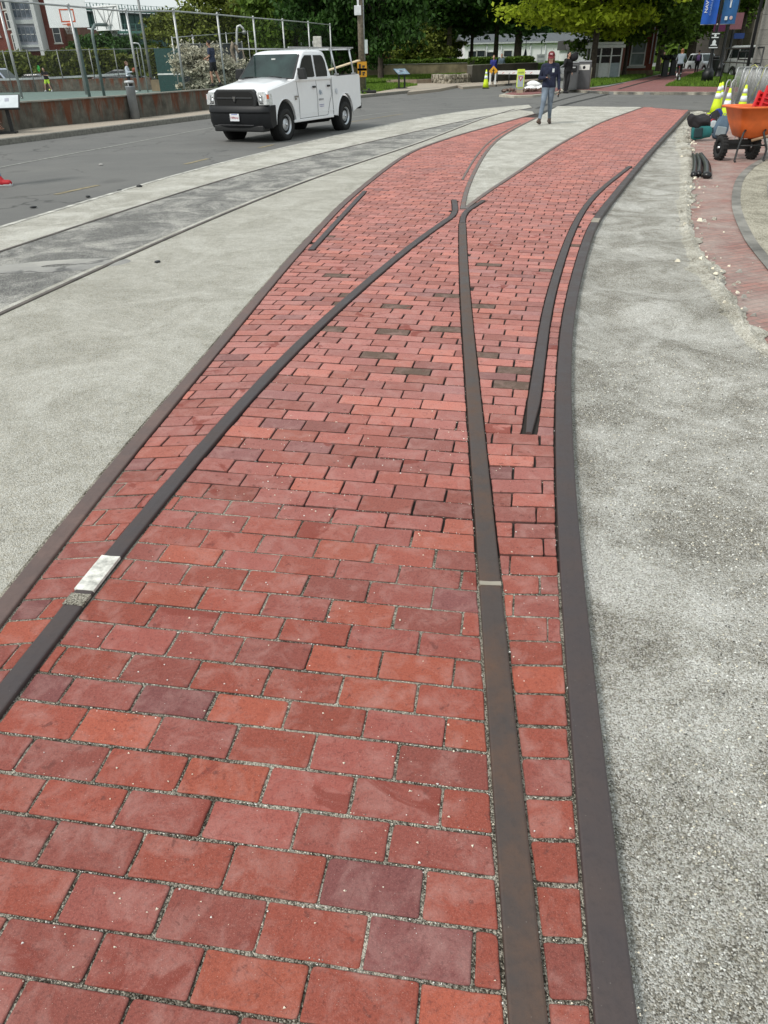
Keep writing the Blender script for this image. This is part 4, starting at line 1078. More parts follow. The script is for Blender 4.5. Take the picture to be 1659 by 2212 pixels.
# joint templates in units of body height (+Y faces forward, l = person's left = -X ... mirrored below)
STAND = dict(pelvis=(0,0,.53), neck=(0,0,.83), head=(0,.012,.925), sl=(-.105,0,.80), sr=(.105,0,.80), el=(-.125,-.01,.62), er=(.125,-.01,.62), wl=(-.13,.03,.475), wr=(.13,.03,.475),
             hl=(-.048,0,.50), hr=(.048,0,.50), kl=(-.05,.01,.275), kr=(.05,.01,.275), al=(-.05,-.01,.045), ar=(.05,-.01,.045), tl=(-.055,.085,.018), tr=(.055,.085,.018))
def pose(**k): d = dict(STAND); d.update(k); return d
WALK = pose(kl=(-.045,.085,.29), al=(-.045,.115,.06), tl=(-.05,.195,.035), kr=(.05,-.02,.28), ar=(.05,-.13,.075), tr=(.055,-.06,.018), el=(-.125,-.05,.63), wl=(-.12,-.07,.49), er=(.125,.03,.63), wr=(.11,.13,.51), neck=(0,.015,.83), head=(0,.03,.925), sl=(-.105,.01,.80), sr=(.105,.01,.80))
M_navy = mat('navy_cotton', (.012, .017, .042), .9, var=.3, bump=.5, bscale=30)
M_jean = mat('blue_denim', (.15, .19, .24), .9, var=.35, scale=5, bump=.4, bscale=200)
M_boot = mat('brown_leather', (.075, .045, .032), .6, var=.35, bump=.3)
M_brownhair = mat('brown_hair', (.14, .065, .038), .6, var=.4, scale=30, bump=.6, bscale=90)
M_blond = mat('dark_blond_hair', (.22, .13, .06), .6, var=.4, scale=30, bump=.6, bscale=90)
M_dark = mat('black_cloth', (.010, .010, .012), .9, var=.3, bump=.4)
M_maroon = mat('maroon_cap', (.15, .018, .025), .85, var=.15)
M_whshoe = mat('white_shoe', (.72, .73, .74), .7)

# 1 the woman walking towards the camera
pw = G(1178, 268)
P1 = pose(pelvis=(0,0,.535), hl=(-.048,0,.505), hr=(.048,0,.505), kr=(.068,.115,.30), ar=(.110,.170,.066), tr=(.135,.250,.052),
          kl=(-.046,-.02,.28), al=(-.062,-.125,.070), tl=(-.070,-.045,.018),
          er=(.150,-.015,.635), wr=(.055,.115,.645), el=(-.145,-.02,.625), wl=(-.158,.035,.485), hdl=(-.02,.08,-.35), hdr=(-.35,.40,.10), head=(.002,.018,.922), neck=(0,.0,.835))
wm, Jw = human('woman in maroon cap, navy sweatshirt and jeans walking on the gravel wedge with a phone', (pw.x, pw.y, 0), math.pi+math.atan2(pw.x, pw.y)*-1+.05, P1, 1.70, SKIN, 'sweatshirt', M_navy, 'long', 'long', M_jean, M_boot, 'long', M_brownhair, M_maroon, .006, female=True, headturn=(R(-16), R(-6)), thumbs={'r': ((0,-.3,1), (.3,1,.3)), 'l': ((-1,0,0), (0,1,0))}, curl=.75)
mb = MB(); mb.box((0,0,0), (.075, .012, .15)); ph = mb.build('phone', M_blackg, bevel=.004)
wr_ = Matrix.Translation(wm.location) @ Matrix.Rotation(wm.rotation_euler.z, 4, 'Z')
ph.location = wr_ @ (Jw['wr']+Vector((-.055,.085,.035))); ph.rotation_euler = (R(55), 0, wm.rotation_euler.z+.5); tag(ph, 'dark phone held up in the hand of the woman in the maroon cap', 'phone')
mb = MB(); mb.tube([(0,0,.06),(0,0,-.09)], [.022,.018], 10); fl = mb.build('black_case', M_blackg)
fl.location = wr_ @ (Jw['wl']+Vector((-.01,.03,-.09))); fl.rotation_euler = (R(12), R(6), 0); tag(fl, 'small black case in the lowered hand of the woman in the maroon cap', 'case')
mb = MB(); mb.box((0,0,0), (.055,.003,.085)); lg = mb.build('chest_logo', mat('logo_white', (.6,.66,.68), .7), wm); lg.location = Vector((-.075,.135,Jw['sl'].z-.10)); lg.rotation_euler = (R(-8), 0, 0)
mb = MB(); mb.box((0,0,0), (.055,.004,.03)); lg = mb.build('cap_badge', mat('cap_white', (.6,.5,.5), .7), wm); lg.location = Jw['head']+Vector((0.01,.100,.062)); lg.rotation_euler = (R(25), 0, 0)

# 2 dark figure behind her
p2 = G(1221, 201)
P2 = pose(er=(.14,.03,.66), wr=(.10,.09,.82), el=(-.13,-.01,.63), wl=(-.11,.06,.50), kl=(-.02,.06,.28), al=(-.02,.02,.05), tl=(-.02,.10,.018), kr=(.02,0,.28), ar=(.01,-.03,.045), tr=(.01,.05,.018))
o2, J2 = human('person in black coat and black trousers walking beside the two grey bins', (p2.x, p2.y, 0), R(200), P2, 1.74, SKIN2, 'coat', M_dark, 'long', 'long', M_dark, M_dark, 'long', M_dark, None, .014)
mb = MB(); mb.ell((0,0,0), (.20,.14,.17), 14, 10); mb.ell((.08,.03,.14), (.12,.1,.08), 12, 8); bg_ = mb.build('black_bag', M_dark)
bg_.location = Vector((p2.x+.26, p2.y, 1.50)); tag(bg_, 'black bag carried on the shoulder of the person in the black coat', 'bag')

# 3 two walkers by the retaining wall
p3 = G(1064, 178.5)
human('person in bright blue jacket and black trousers by the grey retaining wall', (p3.x, p3.y, 0), R(170), WALK, 1.68, SKIN, 'jacket', mat('royal_blue', (.02,.03,.22), .8), 'long', 'long', M_dark, mat('grey_shoe', (.3,.3,.32), .7), 'short', M_blond, None, .016)
p4 = G(1081, 174)
o4, J4 = human('person in slate blue hoodie and dark shorts walking behind the striped barrier bar', (p4.x, p4.y, 0), R(175), pose(kl=(-.05,.06,.28), al=(-.05,.0,.05), tl=(-.05,.08,.018)), 1.78, SKIN, 'hoodie', mat('slate_blue', (.11,.15,.20), .9), 'long', 'shorts', mat('dark_red_shorts', (.05,.02,.025), .9), mat('pale_shoe', (.45,.40,.38), .7), 'short', M_brownhair, None, .016)
# 4 runner with purple backpack
p5 = G(1502, 162)
o5, J5 = human('walker with purple backpack and black trousers far up the brick path', (p5.x, p5.y, 0), R(-20), WALK, 1.75, SKIN2, 'hoodie', mat('dark_hood', (.02,.02,.025), .9), 'long', 'long', M_dark, M_dark, 'short', M_dark, None, .02)
def backpack(name, label, m1, m2, loc, rot, s=1.0, strap=True, cat='backpack'):
    r = thing(name, label, cat, loc); r.rotation_euler = rot
    mb = MB(); secs = []
    for z, k in ((0,.75),(.05,.98),(.2,1.0),(.34,.92),(.43,.70),(.47,.35)):
        secs.append([Vector((math.copysign(abs(math.cos(a))**.6, math.cos(a))*.155*k*s, math.copysign(abs(math.sin(a))**.6, math.sin(a))*.095*k*s+.01*math.sin(z*23)*s, z*s)) for a in [2*math.pi*i/20 for i in range(20)]])
    mb.loft(secs); mb.build('bag_body', m1, r)
    mb = MB(); mb.box((0,-.10*s,.14*s), (.22*s,.06*s,.2*s)); mb.build('pocket', m2, r, bevel=.03*s, seg=3)
    mb = MB(); mb.tube([(-.03*s,.02*s,.46*s),(-.03*s,.02*s,.51*s),(.03*s,.02*s,.51*s),(.03*s,.02*s,.46*s)], .009*s, 6); mb.build('top_handle', m2, r)
    if strap:
        for k in (-1, 1):
            mb = MB(); mb.tube([(k*.07*s,.08*s,.44*s),(k*.10*s,.17*s,.34*s),(k*.11*s,.16*s,.16*s),(k*.10*s,.08*s,.04*s)], .017*s, 6); mb.build('strap', m2, r)
    return r
def onback(J, loc, rz, dz=.28, back=.13):
    v = Euler((0,0,rz)).to_matrix() @ Vector((0, -back, J['neck'].z-dz-.2)); return (loc[0]+v.x, loc[1]+v.y, loc[2]+v.z)
backpack('backpack', 'small purple backpack worn by the walker far up the brick path', mat('purple_nylon', (.10,.05,.16), .8), mat('purple_nylon', (.1,.05,.16)), onback(J5, (p5.x,p5.y,0), R(-20)), (0,0,R(-20)), .9)
# 5 far person in a high-visibility vest
p6 = AT(1433, 74); p6.z = 0
human('person in yellow high visibility vest far away beyond the black signs', (p6.x, p6.y, 0), R(180), STAND, 1.7, SKIN, 'vest', mat('hivis_yellow', (.55,.75,.08), .7), 'short', 'long', mat('olive_trousers', (.08,.09,.04), .9), M_dark, 'short', M_dark, None, .022)
# 6 cyclist seen from behind
pc = G(1462, 182); crz = R(-22)
PC = pose(pelvis=(0,-.02,.56), hl=(-.045,-.02,.54), hr=(.045,-.02,.54), kl=(-.06,.14,.42), al=(-.055,.06,.24), tl=(-.055,.14,.20), kr=(.06,.12,.34), ar=(.055,.03,.12), tr=(.055,.11,.09),
          neck=(0,.08,.85), head=(0,.11,.94), sl=(-.105,.08,.82), sr=(.105,.08,.82), el=(-.16,.17,.68), er=(.16,.17,.68), wl=(-.13,.28,.60), wr=(.13,.28,.60))
oc, Jc = human('cyclist with long reddish hair and grey top riding away up the brick path', (pc.x, pc.y, .12), crz, PC, 1.66, SKIN, 'top', mat('grey_top', (.20,.24,.28), .9), 'long', 'long', M_dark, M_whshoe, 'long', mat('auburn_hair', (.22,.09,.035), .6, var=.4, scale=30), None, .013, female=True)
backpack('backpack', 'black and white backpack on the back of the cyclist', M_dark, mat('white_nylon', (.6,.62,.62), .8), onback(Jc, (pc.x,pc.y,.12), crz, .24, -.02), (R(-18),0,crz), .95)
def bicycle(label, loc, rz):
    r = thing('bicycle', label, 'bicycle', loc, rz); fm = mat('bike_frame', (.20,.035,.03), .4, coat=.5)
    for y, nm in ((.52,'front_wheel'), (-.50,'rear_wheel')):
        mb = MB(); n = 28; mb.tube([(0, y+.335*math.cos(2*math.pi*k/n), .35+.335*math.sin(2*math.pi*k/n)) for k in range(n+1)], .017, 7, False); w_ = mb.build('wheel', M_tyre, r)
        mb = MB()
        for k in range(14): a = 2*math.pi*k/14; mb.cyl((0,y,.35),(0,y+.32*math.cos(a),.35+.32*math.sin(a)), .0018, n=4)
        mb.cyl((-.04,y,.35),(.04,y,.35),.018); mb.build('spoke', M_alu, w_)
    mb = MB(); bb, st, ht, hb, fx, rx = (0,-.08,.30),(0,-.24,.80),(0,.36,.86),(0,.40,.72),(0,.52,.35),(0,-.50,.35)
    for a, b in ((bb,st),(bb,hb),(st,ht),(ht,hb)): mb.cyl(a, b, .017, n=8)
    for k in (-.05,.05):
        mb.cyl(bb,(k,-.50,.35),.010,n=6); mb.cyl((0,-.22,.74),(k,-.50,.35),.009,n=6); mb.cyl((k*.9,.41,.68),(k,.52,.35),.012,n=6)
    mb.build('frame', fm, r)
    mb = MB(); mb.tube([(-.30,.36,.98),(-.20,.42,.99),(0,.38,.97),(.20,.42,.99),(.30,.36,.98)], .013, 8); mb.cyl((0,.36,.86),(0,.38,.97),.014); mb.build('handlebar', M_black, r)
    mb = MB(); mb.ell((0,-.27,.88),(.075,.14,.035)); mb.cyl((0,-.24,.80),(0,-.26,.87),.013); mb.build('saddle', M_black, r)
    mb = MB(); mb.cyl((-.09,-.08,.30),(-.09,.02,.16),.01); mb.cyl((.09,-.08,.30),(.09,-.18,.44),.01); mb.cyl((-.1,-.08,.3),(.1,-.08,.3),.02); mb.box((-.13,.02,.16),(.09,.07,.02)); mb.box((.13,-.18,.44),(.09,.07,.02)); mb.build('pedal_crank', M_alu, r)
    mb = MB(); mb.box((0,-.60,.78),(.05,.02,.04)); mb.build('rear_reflector', M_red, r)
    return r
bicycle('bicycle with red frame ridden up the brick path by the long haired cyclist', (pc.x, pc.y, .12), crz)

# 7-9 people on the court, 10 passer-by cut by the left edge of the frame
pt = G(106, 198, .02)
ot, Jt = human('tennis player in dark top and neon yellow-green shorts, feet apart behind the net', (pt.x, pt.y, .02), R(178), pose(pelvis=(0,-.06,.50), hl=(-.05,-.06,.47), hr=(.05,-.06,.47), kl=(-.10,.02,.26), al=(-.14,-.02,.045), tl=(-.15,.06,.018), kr=(.10,.02,.26), ar=(.15,-.02,.045), tr=(.16,.06,.018), neck=(0,.03,.78), head=(0,.07,.865), sl=(-.105,.02,.75), sr=(.105,.02,.75), er=(.15,.06,.62), wr=(.12,.17,.68), el=(-.15,.06,.62), wl=(-.05,.18,.64)), 1.58, SKIN, 'top', M_dark, 'short', 'shorts', mat('neon_shorts', (.55,.85,.06), .8), M_whshoe, 'bun', M_dark, None, .014, female=True)
def racket(loc, rot):
    r = thing('tennis_racket', 'bright green tennis racket held up by the player in neon shorts', 'racket', loc); r.rotation_euler = rot
    gm = mat('green_frame', (.03,.55,.10), .5)
    mb = MB(); mb.tube([(.125*math.cos(a),0,.36+.16*math.sin(a)) for a in [2*math.pi*k/24 for k in range(25)]], .012, 6, False); mb.cyl((.05,0,.22),(0,0,.10),.009); mb.cyl((-.05,0,.22),(0,0,.10),.009); mb.build('frame', gm, r)
    mb = MB(); mb.cyl((0,0,-.1),(0,0,.10),.016); mb.build('grip', M_black, r)
    mb = MB(); 
    for k in range(-5,6): mb.cyl((k*.02,0,.36-.14*math.sqrt(max(0,1-(k*.02/.12)**2))),(k*.02,0,.36+.14*math.sqrt(max(0,1-(k*.02/.12)**2))),.0035,n=4)
    for k in range(-6,7): mb.cyl((-.12*math.sqrt(max(0,1-(k*.022/.155)**2)),0,.36+k*.022),(.12*math.sqrt(max(0,1-(k*.022/.155)**2)),0,.36+k*.022),.0035,n=4)
    mb.build('strings', gm, r); return r
wt = Matrix.Translation((pt.x,pt.y,.02)) @ Matrix.Rotation(R(178),4,'Z')
racket(wt @ (Jt['wr']+Vector((.03,.06,.02))), (R(8), R(12), R(150)))
mb = MB(); mb.ell((0,0,0),(.05,.05,.05),12,8); b_ = mb.build('tennis_ball', mat('ball_yellow', (.65,.75,.15), .9)); q_ = G(110,205,.02); b_.location = (q_.x,q_.y,.30); tag(b_, 'yellow tennis ball in the air before the player in neon shorts', 'tennis ball')
pb = G(283, 198, .15)
obl, Jb = human('woman in oversized white hoodie and black shorts walking with a basketball beside the fence', (pb.x, pb.y, .10), R(-88), pose(kl=(-.04,-.05,.28), al=(-.04,-.10,.05), tl=(-.04,-.02,.018), kr=(.05,.08,.28), ar=(.05,.16,.05), tr=(.05,.24,.03), er=(.12,.04,.64), wr=(.07,.17,.66), el=(-.12,.04,.64), wl=(-.07,.17,.66)), 1.66, SKIN, 'hoodie', mat('white_hoodie', (.62,.68,.76), .9, var=.15), 'long', 'short', M_dark, M_whshoe, 'long', M_brownhair, None, .012, female=True, collar=1)
mb = MB(); mb.ell((0,0,0),(.125,.125,.125),18,12); b_ = mb.build('basketball', mat('orange_ball', (.26,.07,.035), .7, bump=.3)); wb_ = Matrix.Translation((pb.x,pb.y,.10)) @ Matrix.Rotation(R(-88),4,'Z')
b_.location = wb_ @ Vector((0,.42,1.19)); tag(b_, 'brownish orange basketball held out by the woman in the white hoodie', 'ball')
pn = AT(459, 37); 
on, Jn = human('man in navy shirt and black shorts on the court behind the hood of the pickup', (pn.x, pn.y, HZ(186, 459, 37)), R(75), pose(neck=(0,.03,.83), head=(0,.06,.925), er=(.13,.0,.65), wr=(.08,.14,.58), el=(-.13,.02,.65), wl=(-.07,.16,.60), kl=(-.05,.06,.28), al=(-.05,.05,.05), tl=(-.05,.13,.018), kr=(.05,-.04,.28), ar=(.05,-.12,.06), tr=(.05,-.05,.018)), 1.72, SKIN2, 'shirt', mat('navy_tee', (.025,.035,.07), .9), 'short', 'shorts', M_dark, M_dark, 'short', M_dark, None, .012)
pl_ = G(-26, 402)
oe, Je = human('passer-by in blue jeans and red sneakers stepping in at the left picture edge', (pl_.x-.03, pl_.y+.02, 0), R(-100), pose(kl=(-.05,.10,.29), al=(-.055,.10,.055), tl=(-.055,.20,.022), kr=(.05,-.08,.28), ar=(.05,-.22,.08), tr=(.05,-.14,.02), er=(.13,.02,.64), wr=(.12,.11,.50), el=(-.13,.08,.64), wl=(-.13,.17,.51)), 1.74, SKIN2, 'shirt', mat('grey_shirt', (.16,.16,.17), .9), 'long', 'long', mat('bright_denim', (.05,.13,.26), .9, var=.3), mat('red_sneaker', (.42,.012,.02), .7), 'short', M_dark, None, .009)
mb = MB()
for sd_ in 'lr':
    an, to_ = Je['a'+sd_], Je['t'+sd_]; d_ = (to_-an); d_.z = 0; d_.normalize()
    mb.tube([an-d_*.055+Vector((0,0,-.085)), to_+d_*.03+Vector((0,0,-.028))], [.036,.034], 8)
mb.build('sneaker_sole', M_whshoe, oe)
# ================================================================== FOLIAGE
import numpy as np
def leaf_mat(name, dark, lite, trans=.25):
    m = bpy.data.materials.new(name); m.use_nodes = True; nt = m.node_tree; nt.nodes.clear(); q = NB(nt)
    out = q.n('ShaderNodeOutputMaterial'); d = q.n('ShaderNodeBsdfPrincipled'); t = q.n('ShaderNodeBsdfTranslucent'); mx_ = q.n('ShaderNodeMixShader')
    c = q.ramp(q.noise(.9, 4, .6), [(.35, dark), (.65, lite)])
    c = q.mix(q.ramp(q.noise(9, 3, .7), [(.4, 0.), (.7, .6)]), c, tuple(min(1, x*1.7) for x in lite))
    gi = q.n('ShaderNodeNewGeometry'); c = q.mix(q.ramp(gi.outputs['Random Per Island'], [(.0, .0), (1., .55)]), c, tuple(min(1, x*2.2) for x in lite)); c = q.mix(q.ramp(gi.outputs['Random Per Island'], [(.0, .6), (.35, .0)]), c, tuple(x*.5 for x in dark))
    q.l(c, d.inputs['Base Color']); q.l(c, t.inputs['Color']); d.inputs['Roughness'].default_value = .6; d.inputs['Specular IOR Level'].default_value = .25
    mx_.inputs[0].default_value = trans; q.l(d.outputs[0], mx_.inputs[1]); q.l(t.outputs[0], mx_.inputs[2]); q.l(mx_.outputs[0], out.inputs[0]); return m
ML_dark = leaf_mat('leaves_dark', (.010, .030, .006), (.030, .072, .012))
ML_mid = leaf_mat('leaves_mid', (.028, .060, .008), (.085, .14, .018))
ML_lime = leaf_mat('leaves_lime', (.12, .18, .012), (.33, .40, .032), .5)
ML_olive = leaf_mat('leaves_olive', (.045, .065, .010), (.125, .15, .026))
ML_hedge = leaf_mat('leaves_hedge', (.030, .042, .010), (.12, .14, .026))
ML_white = leaf_mat('leaves_blossom', (.10, .11, .075), (.40, .38, .30))
M_bark = mat('bark', (.055, .042, .032), .9, var=.5, scale=8, bump=1, bscale=25)
M_barkp = mat('bark_pale', (.20, .165, .125), .9, var=.4, scale=8, bump=1, bscale=25)
def leaves_mesh(name, cen, nrm_bias, size, m, aspect=1.7, droop=0., seed=0):
    rs = np.random.RandomState(seed); n = len(cen)
    a = rs.normal(size=(n, 3)); a[:, 2] *= .6; a[:, 2] -= droop; a /= np.linalg.norm(a, axis=1)[:, None]
    b = rs.normal(size=(n, 3)); b[:, 2] += nrm_bias; b -= a*(a*b).sum(1)[:, None]; b /= np.linalg.norm(b, axis=1)[:, None]; c = np.cross(a, b)
    s = size*(.6+.8*rs.rand(n))[:, None]; L = a*s*aspect*.5; W = c*s*.5
    v = np.empty((n, 4, 3)); v[:, 0] = cen-L; v[:, 1] = cen+W*.9-L*.1+b*s*.08; v[:, 2] = cen+L; v[:, 3] = cen-W*.9-L*.1+b*s*.08
    me = bpy.data.meshes.new(name); me.vertices.add(n*4); me.vertices.foreach_set('co', v.reshape(-1).astype(np.float32))
    me.loops.add(n*4); me.polygons.add(n); me.loops.foreach_set('vertex_index', np.arange(n*4, dtype=np.int32)); me.polygons.foreach_set('loop_start', np.arange(0, n*4, 4, dtype=np.int32))
    me.update(calc_edges=True); me.materials.append(m); return me
def crown_points(c, rad, n, clumps, seed, csize=.28, hollow=.45, flat=1.0, lo=-1):
    rs = np.random.RandomState(seed); cc = []
    while len(cc) < clumps:
        p = rs.uniform(-1, 1, 3); r_ = np.linalg.norm(p)
        if r_ > 1 or r_ < hollow or p[2] < lo: continue
        cc.append(p*(.85+.25*rs.rand()))
    cc = np.array(cc); idx = rs.randint(0, clumps, n); w_ = csize*(.55+.9*rs.rand(clumps))
    off = rs.normal(size=(n, 3))*.42; off[:, 2] *= .55
    P = cc[idx]+off*w_[idx][:, None]; return P*np.array(rad)+np.array(c), cc*np.array(rad)+np.array(c)
def tree(name, label, base, h0, crown_c, rad, nleaf, lsize, lm, trunk_r=.25, clumps=90, seed=1, group=None, bark=None, lean=(0,0), droop=.0, csize=.28, hollow=.45, lo=-1, cat='tree'):
    r = thing(name, label, cat, base, 0, group); rs = random.Random(seed); bark = bark or M_bark
    P, CC = crown_points(crown_c, rad, nleaf, clumps, seed, csize, hollow, lo=lo)
    o = bpy.data.objects.new('crown', leaves_mesh('crown', P, .5, lsize, lm, 1.8, droop, seed)); C.objects.link(o); o.parent = r
    mb = MB(); top = Vector((crown_c[0]+lean[0], crown_c[1]+lean[1], crown_c[2]))
    fork = Vector((lean[0]*.4, lean[1]*.4, h0)); mb.tube([(0,0,-.15),(0,0,.12),(fork.x*.3,fork.y*.3,h0*.45),fork], [trunk_r*1.5, trunk_r*1.1, trunk_r*.9, trunk_r*.8], 10)
    for k in range(9):
        t_ = Vector(CC[rs.randrange(len(CC))]); mid_ = fork.lerp(t_, .5)+Vector((rs.uniform(-.4,.4), rs.uniform(-.4,.4), rs.uniform(0,.7)))*rad[0]*.15
        mb.tube([fork-Vector((0,0,.3)), fork.lerp(mid_, .5)+Vector((0,0,.2)), mid_, t_], [trunk_r*.55, trunk_r*.42, trunk_r*.28, trunk_r*.08], 6)
        for j in range(3):
            u_ = Vector(CC[rs.randrange(len(CC))]); 
            if (u_-mid_).length < rad[0]*.9: mb.tube([mid_, mid_.lerp(u_, .5)+Vector((0,0,.15)), u_], [trunk_r*.22, trunk_r*.13, trunk_r*.04], 5)
    mb.build('trunk', bark, r); return r
def hedge(name, label, pts, z, h, wd, n, lsize, lm, cat='hedge', group=None, seed=5):
    """clipped hedge along a plan polyline"""
    rs = np.random.RandomState(seed); L = [(Vector(a), Vector(b)) for a, b in zip(pts, pts[1:])]; tot = sum((b-a).length for a, b in L); P = []
    for a, b in L:
        k = int(n*(b-a).length/tot); t = rs.rand(k); d = (b-a); nn = Vector((d.y, -d.x)).normalized()
        w_ = (rs.rand(k)-.5)*wd; e = rs.rand(k)
        zt = h*(1+.10*np.sin(t*d.length*1.3)+.05*np.sin(t*d.length*4.1)); zz = zt*np.sqrt(e)
        w_ = np.where(rs.rand(k) < .5, np.sign(w_)*wd*.5, w_)+rs.normal(size=k)*.06
        P.append(np.stack([a.x+d.x*t+nn.x*w_, a.y+d.y*t+nn.y*w_, z+zz], 1))
    P = np.concatenate(P); r = thing(name, label, cat, (pts[0][0], pts[0][1], 0), 0, group); P[:, 0] -= pts[0][0]; P[:, 1] -= pts[0][1]
    o = bpy.data.objects.new('foliage', leaves_mesh('foliage', P, .4, lsize, lm, 1.5, 0, seed)); C.objects.link(o); o.parent = r
    mb = MB()
    for a, b in L:   # woody core
        for k in range(int((b-a).length/.5)+1):
            p = a.lerp(b, min(1, k*.5/max(.1, (b-a).length))); mb.tube([(p.x-pts[0][0], p.y-pts[0][1], z), (p.x-pts[0][0]+.05, p.y-pts[0][1], z+h*.8)], [.05,.02], 5)
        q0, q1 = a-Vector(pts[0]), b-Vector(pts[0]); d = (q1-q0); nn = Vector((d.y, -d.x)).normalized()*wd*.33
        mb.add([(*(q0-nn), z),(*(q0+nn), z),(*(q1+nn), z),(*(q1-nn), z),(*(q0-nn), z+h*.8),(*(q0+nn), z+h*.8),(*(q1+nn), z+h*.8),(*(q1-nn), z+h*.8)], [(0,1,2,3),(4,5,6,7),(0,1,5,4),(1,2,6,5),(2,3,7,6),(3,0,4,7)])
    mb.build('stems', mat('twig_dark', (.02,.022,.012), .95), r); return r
# plain wall along a plan polyline
def wall(name, label, pts, z0, z1, th, m, cat='wall', cope=None, group=None):
    r = thing(name, label, cat, (pts[0].x, pts[0].y, 0), 0, group); o = pts[0]
    mb = MB(); q_ = [p-o for p in pts]; s_ = offs([Vector((p.x, p.y)) for p in q_], -th)
    secs = [[Vector((a.x,a.y,z0)), Vector((a.x,a.y,z1)), Vector((b.x,b.y,z1)), Vector((b.x,b.y,z0))] for a, b in zip(q_, s_)]
    mb.loft(secs, True, False); mb.build('wall_body', m, r, fixn=True)
    if cope:
        a_ = offs([Vector((p.x,p.y)) for p in q_], .03); b_ = offs([Vector((p.x,p.y)) for p in q_], -th-.03); mb = MB()
        mb.loft([[Vector((a.x,a.y,z1+.002)), Vector((a.x,a.y,z1+cope)), Vector((b.x,b.y,z1+cope)), Vector((b.x,b.y,z1+.002))] for a, b in zip(a_, b_)], True, False); mb.build('coping', mat('coping_concrete', (.22,.21,.18), .9, var=.3), r, fixn=True)
    return r
def rusty_wall_mat():
    m, nt, b, out = newmat('rust_stained_concrete'); q = NB(nt)
    base = q.ramp(q.noise(3, 6, .65), [(.3, (.055,.052,.042)), (.7, (.15,.14,.115))])
    sv = q.mapv((1.2, 1.2, .16)); st = q.noise(2.6, 6, .7, .3, sv); st2 = q.noise(9, 5, .6, 0, q.mapv((1,1,.1)))
    sepn = q.n('ShaderNodeSeparateXYZ'); q.l(q.tc.outputs['Object'], sepn.inputs[0])
    zf = q.math('MULTIPLY', q.math('SUBTRACT', sepn.outputs[2], .1), .45)
    k = q.ramp(q.math('ADD', st, q.math('MULTIPLY', zf, .5)), [(.56, 0.), (.68, .85)])
    c = q.mix(k, base, (.125, .035, .012)); c = q.mix(q.ramp(st2, [(.6, 0.), (.75, .55)]), c, (.25,.235,.20)); c = q.mix(q.ramp(st2, [(.25, .6), (.38, 0.)]), c, (.03,.026,.02))
    q.l(c, b.inputs['Base Color']); b.inputs['Roughness'].default_value = .95; q.bump(q.noise(30, 5), .5, .01, b); return m
M_rust = rusty_wall_mat()
M_galv = mat('galvanised_steel', (.46,.47,.47), .45, .5, var=.15)
M_galvd = mat('weathered_steel', (.26,.27,.265), .55, .5, var=.2)
M_green = mat('green_bridge_paint', (.018,.065,.055), .6, var=.25)
M_pole = mat('grey_green_pole', (.15,.19,.185), .5, .3, var=.2)
def link_mat():
    m = bpy.data.materials.new('chain_link'); m.use_nodes = True; nt = m.node_tree; nt.nodes.clear(); q = NB(nt)
    out = q.n('ShaderNodeOutputMaterial'); d = q.n('ShaderNodeBsdfPrincipled'); t = q.n('ShaderNodeBsdfTransparent'); mx_ = q.n('ShaderNodeMixShader')
    d.inputs['Base Color'].default_value = (.16,.165,.165,1); d.inputs['Metallic'].default_value = .4; d.inputs['Roughness'].default_value = .5
    s_ = q.n('ShaderNodeSeparateXYZ'); q.l(q.tc.outputs['Object'], s_.inputs[0])
    u = q.math('MULTIPLY', q.math('ADD', s_.outputs[0], s_.outputs[2]), 14.); v = q.math('MULTIPLY', q.math('SUBTRACT', s_.outputs[0], s_.outputs[2]), 14.)
    f = lambda x: q.math('LESS_THAN', q.math('ABSOLUTE', q.math('SUBTRACT', q.math('FRACT', x), .5)), .016)
    k = q.math('MAXIMUM', f(u), f(v)); q.l(k, mx_.inputs[0]); q.l(t.outputs[0], mx_.inputs[1]); q.l(d.outputs[0], mx_.inputs[2]); q.l(mx_.outputs[0], out.inputs[0]); return m
M_link = link_mat()
def fence(name, label, pts, z, h, r_=.03, m=None, mesh=True, mid=False, group=None, top=True, screen=None):
    """posts at each plan point, top rail, wire fabric"""
    m = m or M_galv; o = pts[0]; r = thing(name, label, 'fence', (o.x, o.y, 0), 0, group)
    zs = z if isinstance(z, list) else [z]*len(pts); hs = h if isinstance(h, list) else [h]*len(pts)
    for p, z_, h_ in zip(pts, zs, hs):
        mb = MB(); mb.tube([(p.x-o.x, p.y-o.y, z_), (p.x-o.x, p.y-o.y, z_+h_)], r_, 8); mb.ell((p.x-o.x, p.y-o.y, z_+h_), (r_*1.3,r_*1.3,r_*1.1), 8, 5); mb.build('post', m, r)
    def rl(f, nm, rr):
        mb = MB(); mb.tube([(p.x-o.x, p.y-o.y, z_+h_*f) for p, z_, h_ in zip(pts, zs, hs)], rr, 6); mb.build(nm, m, r)
    if top: rl(.985, 'top_rail', r_*.72)
    if mid: rl(.5, 'mid_rail', r_*.6)
    if mesh:
        for i in range(len(pts)-1):
            a, b = pts[i]-o, pts[i+1]-o; L = (b.xy-a.xy).length; mb = MB(); mb.add([(0,0,zs[i]),(L,0,zs[i+1]),(L,0,zs[i+1]+hs[i+1]*.98),(0,0,zs[i]+hs[i]*.98)], [(0,1,2,3)])
            pn_ = mb.build('wire_fabric' if not screen else 'wind_screen', screen or M_link, r); pn_.location = (a.x, a.y, 0); pn_.rotation_euler = (0,0,math.atan2(b.y-a.y, b.x-a.x))
    return r

